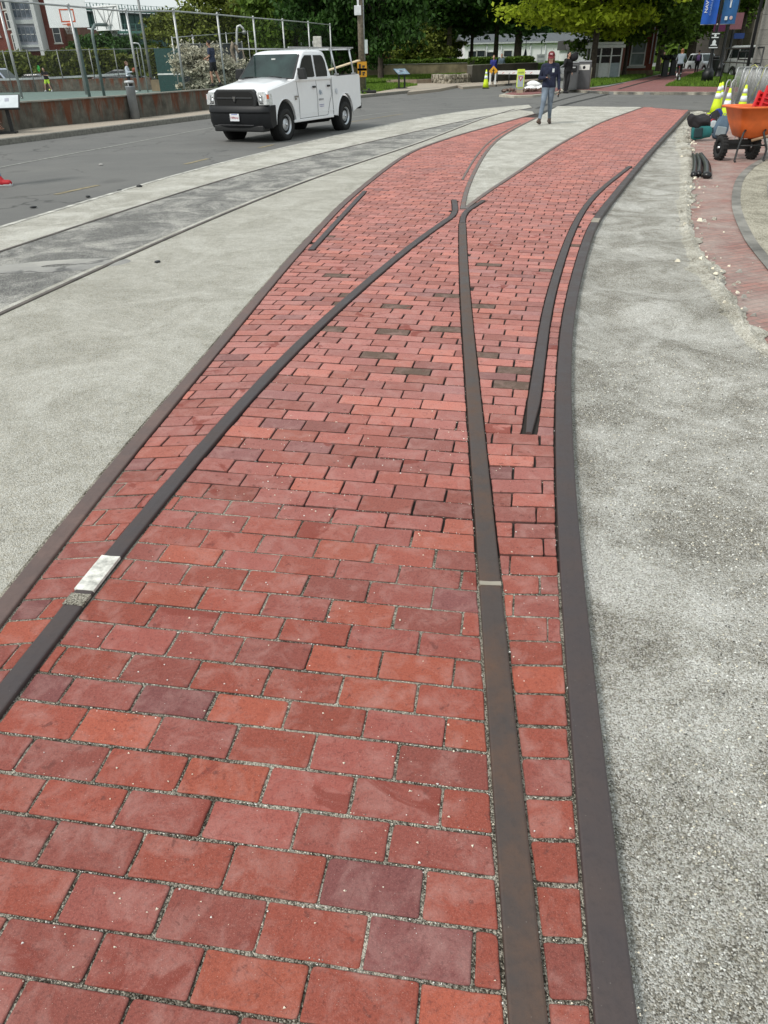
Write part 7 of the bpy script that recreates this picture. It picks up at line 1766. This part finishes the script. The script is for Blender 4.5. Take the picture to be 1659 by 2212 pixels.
for i, u in enumerate((887,1462)):
    q_ = AT(u,(92,105)[i]); zl = HZ((84,84)[i],u,(92,105)[i]); t_ = thing('park_lamp', ('white globe park lamp among the dark trees above the tan wall','small white globe lamp glimpsed through the trees over the path')[i], 'lamp', (q_.x,q_.y,0)); mb = MB(); mb.cyl((0,0,0),(0,0,zl-.2),.05); mb.build('post', M_black, t_); mb = MB(); mb.ell((0,0,zl),(.22,.22,.26)); mb.build('globe', mat('globe_white', (.8,.82,.84), .4), t_)
# black pedestal signs beside the path
for i, (u, v, l_) in enumerate(((1434,165,'left one of the two black pedestal signs on the grass beside the path'),(1451,163,'right one of the two black pedestal signs, partly behind the cyclist'))):
    q_ = G(u,v,.12); t_ = thing('pedestal_sign', l_, 'sign', (q_.x,q_.y,.12), R(10), 'black pedestal signs beside the path'); mb = MB(); mb.box((0,0,.55),(.42,.20,1.1)); mb.box((0,0,.03),(.7,.4,.06)); mb.build('pedestal', M_black, t_, bevel=.01); mb = MB(); mb.box((0,-.05,1.2),(.95,.5,.06),(R(28),0,0)); mb.build('tilted_top', M_blackg, t_)
# bench and litter bin by the lamp post
q_ = G(1548,158,.12); t_ = thing('litter_bin', 'black litter bin standing by the lamp posts', 'litter bin', (q_.x-.3,q_.y,.12)); mb = MB(); mb.lathe([(.24,0),(.28,.1),(.30,.9),(.32,.95),(.22,1.0)],(0,0,0),16); mb.build('bin_body', M_black, t_); mb = MB(); mb.ell((0,0,1.1),(.30,.30,.14)); mb.build('bin_hood', M_black, t_)
# iron railing at right
IR = mat('black_iron', (.01,.011,.012), .45, .2)
ra_, rb2 = AT(1560,40,0,150), AT(1640,33,0,150); t_ = thing('iron_railing', 'black iron railing with a framed gate panel below the granite building', 'railing', (ra_.x,ra_.y,-.05)); d_ = rb2-ra_; z1_ = HZ(104,1600,36)+.05; z0_ = HZ(136,1600,36)+.05
mb = MB(); mb.cyl((0,0,z1_),(d_.x,d_.y,z1_),.03); mb.build('top_rail', IR, t_); mb = MB(); mb.cyl((0,0,z0_),(d_.x,d_.y,z0_),.025); mb.build('bottom_rail', IR, t_)
for k in range(6): p = d_*(k/5); mb = MB(); mb.cyl((p.x,p.y,0),(p.x,p.y,z1_),.028 if k in (0,5) else .014); mb.build('baluster', IR, t_)
mb = MB(); p, q2 = d_*.42, d_*.72; za, zb_ = z0_+.12, z1_-.12; mb.tube([(p.x,p.y,za),(q2.x,q2.y,za),(q2.x,q2.y,zb_),(p.x,p.y,zb_),(p.x,p.y,za)],.03,6); mb.build('frame_panel', IR, t_)
# ================================================================== RIGHT: barricades, wheelbarrow, bags
def barricade(label, loc, rz, tilt=0):
    r = thing('crowd_barrier', label, 'crowd barrier', loc, rz, 'steel crowd barriers stacked at right'); r.rotation_euler = (tilt,0,rz); W2, H2 = 1.0, 1.18
    mb = MB(); mb.tube([(-W2,0,.12),(-W2,0,H2-.15),(-W2+.04,0,H2-.04),(-W2+.15,0,H2),(W2-.15,0,H2),(W2-.04,0,H2-.04),(W2,0,H2-.15),(W2,0,.12),(W2-.05,0,.15),(-W2+.05,0,.15),(-W2,0,.16)], .021, 8); mb.build('tube_frame', M_galv, r)
    mb = MB()
    for k in range(1,11): x = -W2+2*W2*k/11; mb.cyl((x,0,.15),(x,0,H2),.007,n=5)
    mb.build('bars', M_galv, r)
    for s_ in (-1,1): mb = MB(); mb.tube([(s_*.72,-.26,.01),(s_*.72,-.05,.10),(s_*.72,0,.16),(s_*.72,.05,.10),(s_*.72,.26,.01)],.016,6); mb.build('foot', M_galv, r)
    return r
bA, bB = AT(1584,29.6,0,230), AT(1672,27.6,0,230); nB = 10
ords = ['first','second','third','fourth','fifth','sixth','seventh','eighth','ninth','tenth','eleventh','twelfth']
base_b = barricade('', (0,0,0), 0)
for k in range(nB):
    p = bA.lerp(bB, k/(nB-1)); o_ = base_b if k == 0 else copy_tree(base_b)
    o_.location = (p.x, p.y+.05*math.sin(k*5), -.06); o_.rotation_euler = (R(3+2*math.sin(k*3)), 0, R(56+5*math.sin(k*2.1)))
    o_['label'] = 'leftmost of the steel crowd barriers stacked at right, by the cones' if k == 0 else ('rightmost steel crowd barrier of the stack, at the picture edge' if k == nB-1 else ords[k]+' steel crowd barrier from the left in the stack at right')
# yellow rope tied over the barricades
rp = thing('yellow_rope', 'yellow rope looped over the tops of the stacked crowd barriers', 'rope', (bA.x,bA.y,0)); 
for a_, b_ in ((.12,.30),(.45,.62)):
    p, q_ = (bB-bA)*a_, (bB-bA)*b_; mb = MB(); mb.tube([(p.x-.3,p.y-.5,.25),(p.x-.1,p.y-.45,.75),(p.x,p.y-.4,1.15),((p.x+q_.x)/2,(p.y+q_.y)/2-.35,1.20),(q_.x,q_.y-.4,1.10),(q_.x-.1,q_.y-.5,.6)],.014,6); mb.build('strand', mat('rope_yellow', (.50,.50,.16), .8), rp)
# small grey wire stand bundle beside the first cone
q_ = AT(1566,25.4,0,220); 
for i, dx in enumerate((0,.16)):
    t_ = thing('folded_stand', ('left','right')[i]+' one of two low folded grey steel stands between the cones', 'folded stand', (q_.x+dx,q_.y,-.06), R(25), 'folded steel stands between the cones'); mb = MB(); mb.tube([(-.1,0,0),(-.09,0,.85),(-.04,0,.92),(.04,0,.92),(.09,0,.85),(.1,0,0)],.018,6); mb.build('frame', M_galv, t_); mb = MB()
    for z in (.2,.4,.6,.78): mb.cyl((-.095,0,z),(.095,0,z),.01,n=5)
    mb.build('rungs', M_galvd, t_)
# wheelbarrow
M_tub = mat('tub_orange', (.72,.145,.028), .5, var=.18, scale=4, bump=.25, bscale=9); M_tubin = mat('tub_orange', (.7,.2,.05))
wl_, wr2 = G(1563,343,-.08), G(1622,349,-.08)
wc = (wl_+wr2)/2; WBR = thing('wheelbarrow', 'orange plastic wheelbarrow with two black wheels and wooden handles at right', 'wheelbarrow', (wc.x,wc.y+.12,-.082), R(2))
# tub: length along local X, lip on top
def tubsec(z, x0, x1, y0, y1, rc=.12, n=5):
    out = []
    for cx_, cy_, a0 in ((x1-rc,y1-rc,0),(x0+rc,y1-rc,math.pi/2),(x0+rc,y0+rc,math.pi),(x1-rc,y0+rc,1.5*math.pi)):
        for k in range(n+1): a_ = a0+math.pi/2*k/n; out.append(Vector((cx_+rc*math.cos(a_), cy_+rc*math.sin(a_), z)))
    return out
xo = .12; TOP, BOT = .86, .36
secs = [tubsec(BOT,-.12+xo,.38+xo,-.22,.24,.10), tubsec(BOT+.03,-.17+xo,.46+xo,-.26,.28,.12), tubsec(.62,-.27+xo,.66+xo,-.34,.36,.12), tubsec(TOP-.03,-.34+xo,.82+xo,-.39,.41,.12), tubsec(TOP-.03,-.39+xo,.87+xo,-.44,.46,.14), tubsec(TOP,-.40+xo,.88+xo,-.45,.47,.14), tubsec(TOP+.008,-.37+xo,.85+xo,-.42,.44,.13), tubsec(TOP-.02,-.33+xo,.81+xo,-.38,.40,.12), tubsec(.60,-.25+xo,.64+xo,-.32,.34,.12), tubsec(BOT+.05,-.15+xo,.44+xo,-.24,.26,.11)]
mb = MB(); mb.loft(secs, True, True); mb.build('tub', M_tub, WBR, fixn=True)
for x in (-.30,.30):
    wq = MB(); r_ = .205; wq.lathe([(r_*.5,-.05),(r_*.85,-.055),(r_,-.03),(r_,.03),(r_*.85,.055),(r_*.5,.05)],(0,0,0),28,'X', caps=False); 
    for k in range(22): a = k*2*math.pi/22; wq.box((0,r_*math.cos(a),r_*math.sin(a)),(.085,.02,.02),(a,0,0))
    wo2 = wq.build('wheel', M_tyre, WBR, loc=(x,.0,r_)); wq = MB(); wq.lathe([(.01,-.03),(r_*.52,-.035),(r_*.52,.035),(.01,.03)],(0,0,0),20,'X'); wq.build('rim', M_black, wo2, fixn=True); wq = MB(); wq.cyl((-.06,0,0),(.06,0,0),.02); wq.build('hub', M_alu, wo2)
mb = MB(); mb.cyl((-.34,0,.205),(.34,0,.205),.018); mb.box((0,0,.22),(.46,.06,.10)); mb.box((0,-.02,.30),(.40,.10,.06)); mb.build('axle_frame', M_black, WBR)
mb = MB()
for x in (-.12,0,.12): mb.cyl((x,0,.25),(x*.6,.0,.38),.008,n=6)
mb.build('braces', M_galvd, WBR)
for x, xt in ((-.19,-.06),(.34,.30)):
    mb = MB(); mb.tube([(xt,-.30,.50),(xt-.04,-.33,.46),(x+.02,-.38,.20),(x,-.40,.02),(x+.01,-.42,.01)],[.018]*5,8); mb.build('leg', M_black, WBR)
mb = MB(); mb.cyl((-.15,-.36,.26),(.33,-.36,.26),.014); mb.build('leg_brace', M_black, WBR)
for dy in (-.28, .22): mb = MB(); mb.tube([(.10,dy,.33),(.45,dy-.03,.42),(1.35,dy-.10,.66)],[.024,.024,.022],8); mb.build('handle', mat('handle_wood', (.30,.20,.12), .7, var=.25), WBR)
# red plastic ribbed panels standing in the tub
def red_panel(label, loc, rot, w_, l_):
    r = thing('cable_ramp', label, 'plastic panel', loc, 0, 'ribbed red plastic panels in the wheelbarrow'); r.rotation_euler = rot; RM = mat('red_plastic', (.62,.020,.025), .45, var=.1)
    mb = MB(); mb.box((0,.02,l_/2),(w_,.012,l_)); mb.build('back_plate', RM, r)
    mb = MB(); mb.box((0,-.01,l_/2),(.07,.05,l_)); mb.box((-w_/2+.015,-.01,l_/2),(.03,.05,l_)); mb.box((w_/2-.015,-.01,l_/2),(.03,.05,l_)); mb.build('spine', RM, r)
    mb = MB()
    for k in range(9): mb.box((-w_*.27,-.008,l_*(k+.5)/9),(w_*.36,.045,.022)); mb.box((w_*.27,-.008,l_*(k+.5)/9),(w_*.36,.045,.022))
    mb.build('ribs', RM, r); 
    mb = MB(); mb.ell((0,-.03,l_-.02),(.025,.015,.02)); mb.build('catch', M_chrome, r); return r
Lw2 = Matrix.Translation(WBR.location) @ Matrix.Rotation(R(2),4,'Z')
a_ = Lw2 @ Vector((.36,.02,.47)); red_panel('front ribbed red plastic panel leaning in the orange wheelbarrow', tuple(a_), (R(-8),R(14),R(-4)), .36, .68)
a_ = Lw2 @ Vector((.27,.12,.47)); red_panel('rear red plastic panel, mostly hidden behind the front one in the wheelbarrow', tuple(a_), (R(-10),R(17),R(-2)), .34, .60)
a_ = Lw2 @ Vector((.72,.16,.56)); mb = MB(); mb.ell((0,0,0),(.14,.12,.12),12,8); mb.v = [(x+.02*math.sin(20*z), y, z+.02*math.sin(14*x)) for x,y,z in mb.v]; o_ = mb.build('blue_cloth', mat('blue_cloth', (.02,.06,.24), .85)); o_.location = a_+Vector((0,0,.22)); tag(o_, 'crumpled blue cloth in the wheelbarrow at the picture edge', 'cloth')
# bags
M_teal = mat('teal_nylon', (.010,.13,.13), .7, var=.25, bump=.4); M_slate = mat('slate_nylon', (.075,.12,.17), .75, var=.3, bump=.4); M_strapg = mat('strap_grey', (.22,.26,.28), .8)
q_ = G(1521,305,-.08); bt = backpack('backpack', 'teal backpack lying on its side at the corner of the gravel shoulder', M_teal, mat('teal_dark', (.012,.035,.04), .8), (q_.x-.10,q_.y+.10,-.02), (R(-84),R(0),R(14)), .9)
bt.rotation_euler = (R(0),R(86),R(-12)); bt.location = (q_.x-.27,q_.y+.12,.08)
mb = MB(); mb.ell((0,0,0),(.29,.18,.13),44,30); mb.v = [(x*(1+.10*math.sin(7*y)), y*(1+.15*math.sin(9*x)), z+.025*math.sin(13*x+5*y)+.02*math.sin(23*x)+.012*math.sin(31*y)) for x,y,z in mb.v]; o_ = mb.build('jacket', mat('charcoal_cloth', (.022,.020,.023), .9, var=.3, bump=.6, bscale=20)); o_.location = (q_.x-.13,q_.y+.16,.30); o_.rotation_euler = (R(-6),R(14),R(8)); tag(o_, 'dark charcoal jacket thrown over the teal backpack', 'jacket')
q_ = G(1556,301,-.08); bq_ = backpack('backpack', 'slate blue backpack standing beside the teal one, left of the wheelbarrow wheel', M_slate, M_strapg, (q_.x,q_.y+.14,-.08), (R(-10),R(8),R(-12)), 1.0)
q_ = G(1552,284,-.08); backpack('backpack', 'black backpack heaped behind the slate blue one', M_dark, mat('dark_grey_nylon', (.04,.04,.045), .8), (q_.x+.02,q_.y+.3,-.06), (R(-25),R(28),R(30)), 1.0)
q_ = G(1535,270,-.08); backpack('backpack', 'royal blue and black bag tilted behind the jacket', mat('royal_nylon', (.015,.03,.20), .7), M_dark, (q_.x+.12,q_.y+.2,-.06), (R(-20),R(40),R(10)), .9)
q_ = G(1528,283,-.08); backpack('small_bag', 'small crimson bag peeking out between the jacket and the blue bag', mat('crimson_nylon', (.30,.02,.04), .7), M_dark, (q_.x+.05,q_.y+.1,-.06), (0,R(30),R(20)), .55, False, 'bag')
q_ = G(1544,292,-.08); backpack('small_bag', 'small pale grey and white bag between the teal and slate blue backpacks', mat('pale_nylon', (.42,.48,.50), .7), M_dark, (q_.x,q_.y+.12,-.06), (0,R(-10),R(-20)), .6, False, 'bag')
# black curved rubber hose pieces
def hose(label, pts_, r0, ang=0):
    r = thing('rubber_strip', label, 'rubber strip', (pts_[0].x,pts_[0].y,-.085), 0, 'black rubber strips on the old paving'); o_ = pts_[0]; n = 14
    c_ = resamp(spl([(p.x-o_.x,p.y-o_.y) for p in pts_], .03), n); secs = []
    for i, p in enumerate(c_):
        t = (c_[min(i+1,n-1)]-c_[max(i-1,0)]).normalized(); nn = Vector((t.y,-t.x)); w_ = r0*(1-.35*i/n)
        zz2 = .0+.05*math.sin(math.pi*i/(n-1))*.4
        secs.append([Vector((p.x+nn.x*w_*math.cos(a), p.y+nn.y*w_*math.cos(a), zz2+max(-.0,1)*(.045+.045*math.sin(a)))) for a in [2*math.pi*k/10 for k in range(10)]])
    mb = MB(); mb.loft(secs); mb.build('rubber_body', mat('rubber_shiny', (.010,.010,.011), .3, var=.3), r, fixn=True)
    mb = MB(); mb.tube([secs[0][2]+Vector((0,0,.004)), secs[n//2][2]+Vector((0,0,.006)), secs[-1][2]+Vector((0,0,.003))], .006, 5); mb.build('ridge', mat('rubber_edge', (.04,.04,.042), .4), r); return r
hose('leftmost black rubber strip lying against the broken edge of the gravel', [G(1497,385,-.08),G(1499,368,-.08),G(1497,345,-.08),G(1494,341,-.08)], .045)
hose('middle black rubber strip, a little left of the widest one', [G(1508,383,-.08),G(1509,362,-.08),G(1503,341,-.08)], .045)
hose('widest black rubber strip, rightmost of the three on the old paving', [G(1526,386,-.08),G(1525,366,-.08),G(1512,340,-.08)], .07)
# loose edge stones along the broken edge
rs_ = random.Random(9); 
for i, (u, v) in enumerate(((1486,322),(1478,306),(1490,338),(1486,296))):
    p = G(u, v, -.05); mb = MB(); mb.box((0,0,0),(rs_.uniform(.2,.34),rs_.uniform(.10,.17),.06),None,.85); o_ = mb.build('edge_stone', M_crumb, bevel=.015); o_.location = (p.x,p.y,-.04); o_.rotation_euler = (rs_.uniform(-.1,.1),rs_.uniform(-.1,.1),rs_.uniform(-.3,.3))
    tag(o_, ('pale flat stone on the broken gravel edge, level with the backpacks' if i in (1,3) else 'pale flat stone on the broken gravel edge, near the rubber strips' if i in (0,2) else 'pale flat stone low on the broken gravel edge, nearest the right picture border' if i == 5 else 'pale flat stone on the broken edge where it starts to bend right' if i == 4 else 'pale flat stone on the straight part of the broken edge, below the rubber strips'), 'stone', 'loose pale stones on the broken edge')
def crumple(o, amp, fr, seed=0):
    for v in o.data.vertices:
        d = mnoise.noise_vector(v.co*fr+Vector((seed,0,0)))*amp+mnoise.noise_vector(v.co*fr*2.7+Vector((seed,3,0)))*amp*.45; v.co += d
for i, o_ in enumerate([x for x in bpy.data.objects if x.name.startswith(('bag_body','jacket','pocket','blue_cloth')) and x.parent is None or x.name.startswith('bag_body')]): crumple(o_, .026, 9, i*3.1)
# ================================================================== TREES
TG = 'dark shade trees beyond the retaining walls'
def T(label, u, Y, vbase, rad, cz, n, ls, lm, tr, seed, group=TG, bark=None, lo=-1, h0=None, **k):
    p = AT(u, Y); return tree('shade_tree', label, (p.x,p.y,0 if vbase is None else vbase), h0 or cz-rad[2]*.55, (0,0,cz), rad, nleaf=n, lsize=ls, lm=lm, trunk_r=tr, seed=seed, group=group, bark=bark, lo=lo, **k)
def cz_for(vb, u, Y, rz): return HZ(vb,u,Y)+rz+(1.5 if Y < 100 and vb < 100 else .0)     # crown centre so that its underside is seen at row vb
T('broad dark tree with a pale straight trunk, left of the white building', 970, 86, ZT, (5.5,5,4.2), cz_for(88,970,86,3.7)-ZT, 20000, .26, ML_dark, .26, 21, bark=M_barkp)
T('dark tree with a thin trunk in front of the left end of the white building', 1018, 88, ZT, (4.6,4.5,4.0), cz_for(92,1018,88,3.4)-ZT, 15000, .26, ML_dark, .18, 22)
T('dark tree in front of the windows of the white building, left of the forked one', 1070, 84, ZT, (5.2,5,4.2), cz_for(86,1070,84,3.8)-ZT, 18000, .26, ML_dark, .24, 23)
T('massive dark tree with a thick trunk, right above the two walkers', 1117, 82, ZT, (6,5.2,4.4), cz_for(88,1140,82,4.0)-ZT, 22000, .27, ML_dark, .36, 24)
T('weeping dark green tree just right of the utility pole', 822, 62, .2, (3.6,3.2,4.6), cz_for(135,815,62,4.4), 20000, .20, ML_dark, .22, 25, droop=1.1)
T('dark green tree directly behind the utility pole and the truck bed', 735, 66, .2, (4.6,4,5), cz_for(138,735,66,4.7), 22000, .22, ML_dark, .3, 26, droop=.8)
T('dark green tree behind the top rail of the chain-link fence, left of the utility pole', 640, 72, .2, (4.8,4.2,5.2), cz_for(115,640,72,4.6), 20000, .22, ML_mid, .3, 27, droop=.8)
T('medium green round tree at the right end of the viaduct, above the flowering bush', 470, 78, .2, (4.0,3.6,4.2), HZ(8,470,78)-2.6, 18000, .22, ML_olive, .25, 28, group=None)
T('tall dark green tree rising between the round tree and the willow-like trees', 560, 82, .2, (5,4.5,6), cz_for(112,560,82,5.2), 20000, .24, ML_mid, .3, 29)
T('small olive tree under the dark trees, above the left part of the tan wall', 905, 84, ZT-.3, (3.2,2.6,1.9), HZ(104,905,84)-ZT+.5, 9000, .18, ML_olive, .12, 30, group='small olive trees on the terrace', h0=1.2)
T('small olive tree with leaning branches beside the pale tree trunk', 940, 90, ZT-.3, (3.0,2.6,1.9), HZ(104,940,90)-ZT+.5, 8000, .18, ML_olive, .12, 31, group='small olive trees on the terrace', h0=1.2)
for i, (u, Y) in enumerate(((240,95),(300,100),(205,88))):
    p = AT(u, Y); zt2 = HZ((62,72,70)[i],u,Y)
    tree('conifer', ('dark pine-like tree below the second backboard','dark tree in front of the lower viaduct, left of the street lamp','dark tree behind the poles of the basketball hoops')[i], (p.x,p.y,-.3), 1.2, (0,0,zt2*.5), (2.6,2.4,zt2*.55), 9000, .22, ML_dark, .18, 60, 40+i, 'dark trees behind the courts')
p = AT(365,92); tree('poplar', 'feathery olive green tree under the viaduct, right of the street lamp', (p.x,p.y,-.3), 1.5, (0,0,HZ(78,365,92)-.2), (2.8,2.6,2.9), 9000, .20, ML_olive, .16, 70, 44)
# light green street trees on the right
LG = 'light green street trees along the brick path'
T('light green tree whose dark trunk stands left of the booth, nearest the bins', 1282, 57, .1, (6.4,5.4,3.7), cz_for(84,1260,57,3.0)-.5, 34000, .20, ML_lime, .22, 51, group=LG, droop=.15, csize=.24)
T('light green tree with a leaning trunk in front of the booth', 1305, 60, .1, (5.6,5,3.6), cz_for(82,1330,60,2.9)-.6, 28000, .20, ML_lime, .20, 52, group=LG, droop=.15, csize=.24, lean=(.8,0))
T('light green tree in front of the brick gatehouse', 1352, 63.5, .1, (5.6,4,3.9), cz_for(80,1380,63.5,2.7)-1.7, 26000, .20, ML_mid, .15, 53, group=LG, droop=.15)
T('dark trunked green tree farther up the left side of the path', 1425, 80, .1, (6,6,4.2), cz_for(92,1425,80,3.2), 24000, .26, ML_mid, .28, 54, group=LG)
T('tree with thick dark trunk at the end of the brick path', 1490, 96, .1, (6.5,6,5), cz_for(95,1490,96,3.8), 22000, .28, ML_mid, .5, 55, group=LG)
T('green tree behind the lamp post banners on the right of the path', 1590, 72, .1, (5.2,5,4.6), cz_for(82,1600,72,4.2), 20000, .24, ML_mid, .22, 56, group=LG)
# street lamp with arm over the courts
q_ = AT(320,60); sl_ = thing('street_lamp', 'tall grey cobra-head street lamp rising beside the tan wall section behind the court', 'street lamp', (q_.x,q_.y,-.3)); mb = MB(); mb.tube([(0,0,0),(0,0,4),(0,0,7.8)],[.11,.09,.07],10); mb.build('pole', M_galvd, sl_); mb = MB(); mb.tube([(0,0,6.1),(-.8,0,6.45),(-2.2,0,6.6)],.045,8); mb.build('arm', M_galvd, sl_); mb = MB(); mb.ell((-2.5,0,6.58),(.38,.14,.09)); mb.build('lamp_head', M_galvd, sl_)
q_ = AT(308,54); t_ = thing('bent_pole', 'thin grey pole bent over at the top, right of the woman with the basketball', 'pole', (q_.x,q_.y,.02)); zb = HZ(94,290,54); mb = MB(); mb.tube([(0,0,0),(0,0,zb-.2),(-.08,0,zb-.03),(-.25,0,zb),(-.5,0,zb)],.04,8); mb.build('pole_shaft', M_galv, t_)
# a far-off wood that closes the view between the trunks
def wood(name, u0, u1, Y, z0, z1, n, ls, lm, seed):
    rs = np.random.RandomState(seed); a, b = AT(u0,Y), AT(u1,Y); t = rs.rand(n)
    x = a.x+(b.x-a.x)*t; y = Y+rs.rand(n)*7+2*np.sin(x*.3); h = (z1-z0)*(.75+.25*np.sin(x*.35+seed)*np.cos(x*.13)); z = z0+h*rs.rand(n)**.8
    me = leaves_mesh(name, np.stack([x,y,z],1), .4, ls, lm, 1.5, .2, seed); o = bpy.data.objects.new(name, me); C.objects.link(o); return tag(o, 'far-off dark wood closing the view behind the trees', kind='stuff')
wood('far_wood', 560, 1010, 118, -.2, 13, 36000, .75, ML_dark, 1)
wood('far_wood', 1180, 1345, 128, HZ(104,1240,128), 16, 12000, .75, ML_mid, 3)
wood('far_wood', 990, 1200, 126, HZ(100,1100,126), 16, 14000, .75, ML_dark, 5)
wood('far_wood', 1340, 1760, 150, -.2, 22, 26000, .9, ML_mid, 2)
p = AT(1500,150); 
# grey tree trunks glimpsed deep in the shade
for i, u in enumerate((838,848,860,884)):
    q_ = AT(u,98+i); mb = MB(); mb.tube([(0,0,0),(.05,0,2.5),(0,0,6)],[.16,.13,.1],8); o_ = mb.build('tree_trunk', M_barkp); o_.location = (q_.x,q_.y,ZT-.3); tag(o_, ('leftmost','second from left','third from left','rightmost')[i]+' of the thin pale trunks in deep shade above the tan wall', 'tree trunk', 'thin pale trunks in the shade')
q_ = AT(806,92); mb = MB(); mb.ell((0,0,0),(1.6,1.4,1.3),14,8); 
P_, _ = crown_points((0,0,0), (1.7,1.4,1.1), 3500, 40, 77); o_ = bpy.data.objects.new('red_shrub', leaves_mesh('red_shrub', P_, .4, .16, leaf_mat('leaves_red', (.03,.006,.006), (.07,.012,.012)), 1.4, 0, 3)); C.objects.link(o_); o_.location = (q_.x,q_.y,HZ(127,806,92)); tag(o_, 'dark red leaved shrub in the shade at the left end of the hedge', 'shrub')
# grass blades on the nearer lawns
def blades(name, poly_, z, n, h, seed):
    rs = random.Random(seed); xs = [p.x for p in poly_]; ys = [p.y for p in poly_]; mb = MB(); c = 0; tries = 0
    def inside(x, y):
        k = False; j = len(poly_)-1
        for i in range(len(poly_)):
            if (poly_[i].y > y) != (poly_[j].y > y) and x < (poly_[j].x-poly_[i].x)*(y-poly_[i].y)/(poly_[j].y-poly_[i].y)+poly_[i].x: k = not k
            j = i
        return k
    while c < n and tries < n*8:
        tries += 1; x = rs.uniform(min(xs), max(xs)); y = rs.uniform(min(ys), max(ys))
        if not inside(x, y): continue
        a = rs.random()*6.28; w_ = .02+.02*rs.random(); hh_ = h*(.5+rs.random()); dx, dy = math.cos(a)*w_, math.sin(a)*w_
        mb.add([(x-dx,y-dy,z),(x+dx,y+dy,z),(x+rs.uniform(-.04,.04),y+rs.uniform(-.04,.04),z+hh_)], [(0,1,2)]); c += 1
    return tag(mb.build(name, leaf_mat('grass_blades', (.045,.085,.010), (.10,.17,.02))), 'short green grass blades', kind='stuff')
blades('grass', [G(1437,185,.12).xy, G(1562,187,.12).xy, G(1620,187,.12).xy, AT(1570,70).xy, G(1502,158,.12).xy], .125, 9000, .10, 1)
blades('grass', [G(1274,187,.12).xy, G(1352,176,.12).xy, G(1395,166,.12).xy, AT(1400,80).xy, G(1268,174,.12).xy], .125, 9000, .12, 2)
blades('grass', [AT(770,54).xy, AT(905,61).xy, AT(985,66).xy, AT(1010,76).xy, AT(770,72).xy], .30, 12000, .12, 3)
blades('grass', [G(786,203,.12).xy, G(850,192,.12).xy, G(903,184,.12).xy, G(783,172,.12).xy], .122, 8000, .10, 4)
print('OBJECTS', len(bpy.data.objects))
for o_ in bpy.data.objects:
    if 'label' in o_ and len(o_['label'].split()) > 16: print('LONG', o_.name, len(o_['label'].split()), o_['label'])
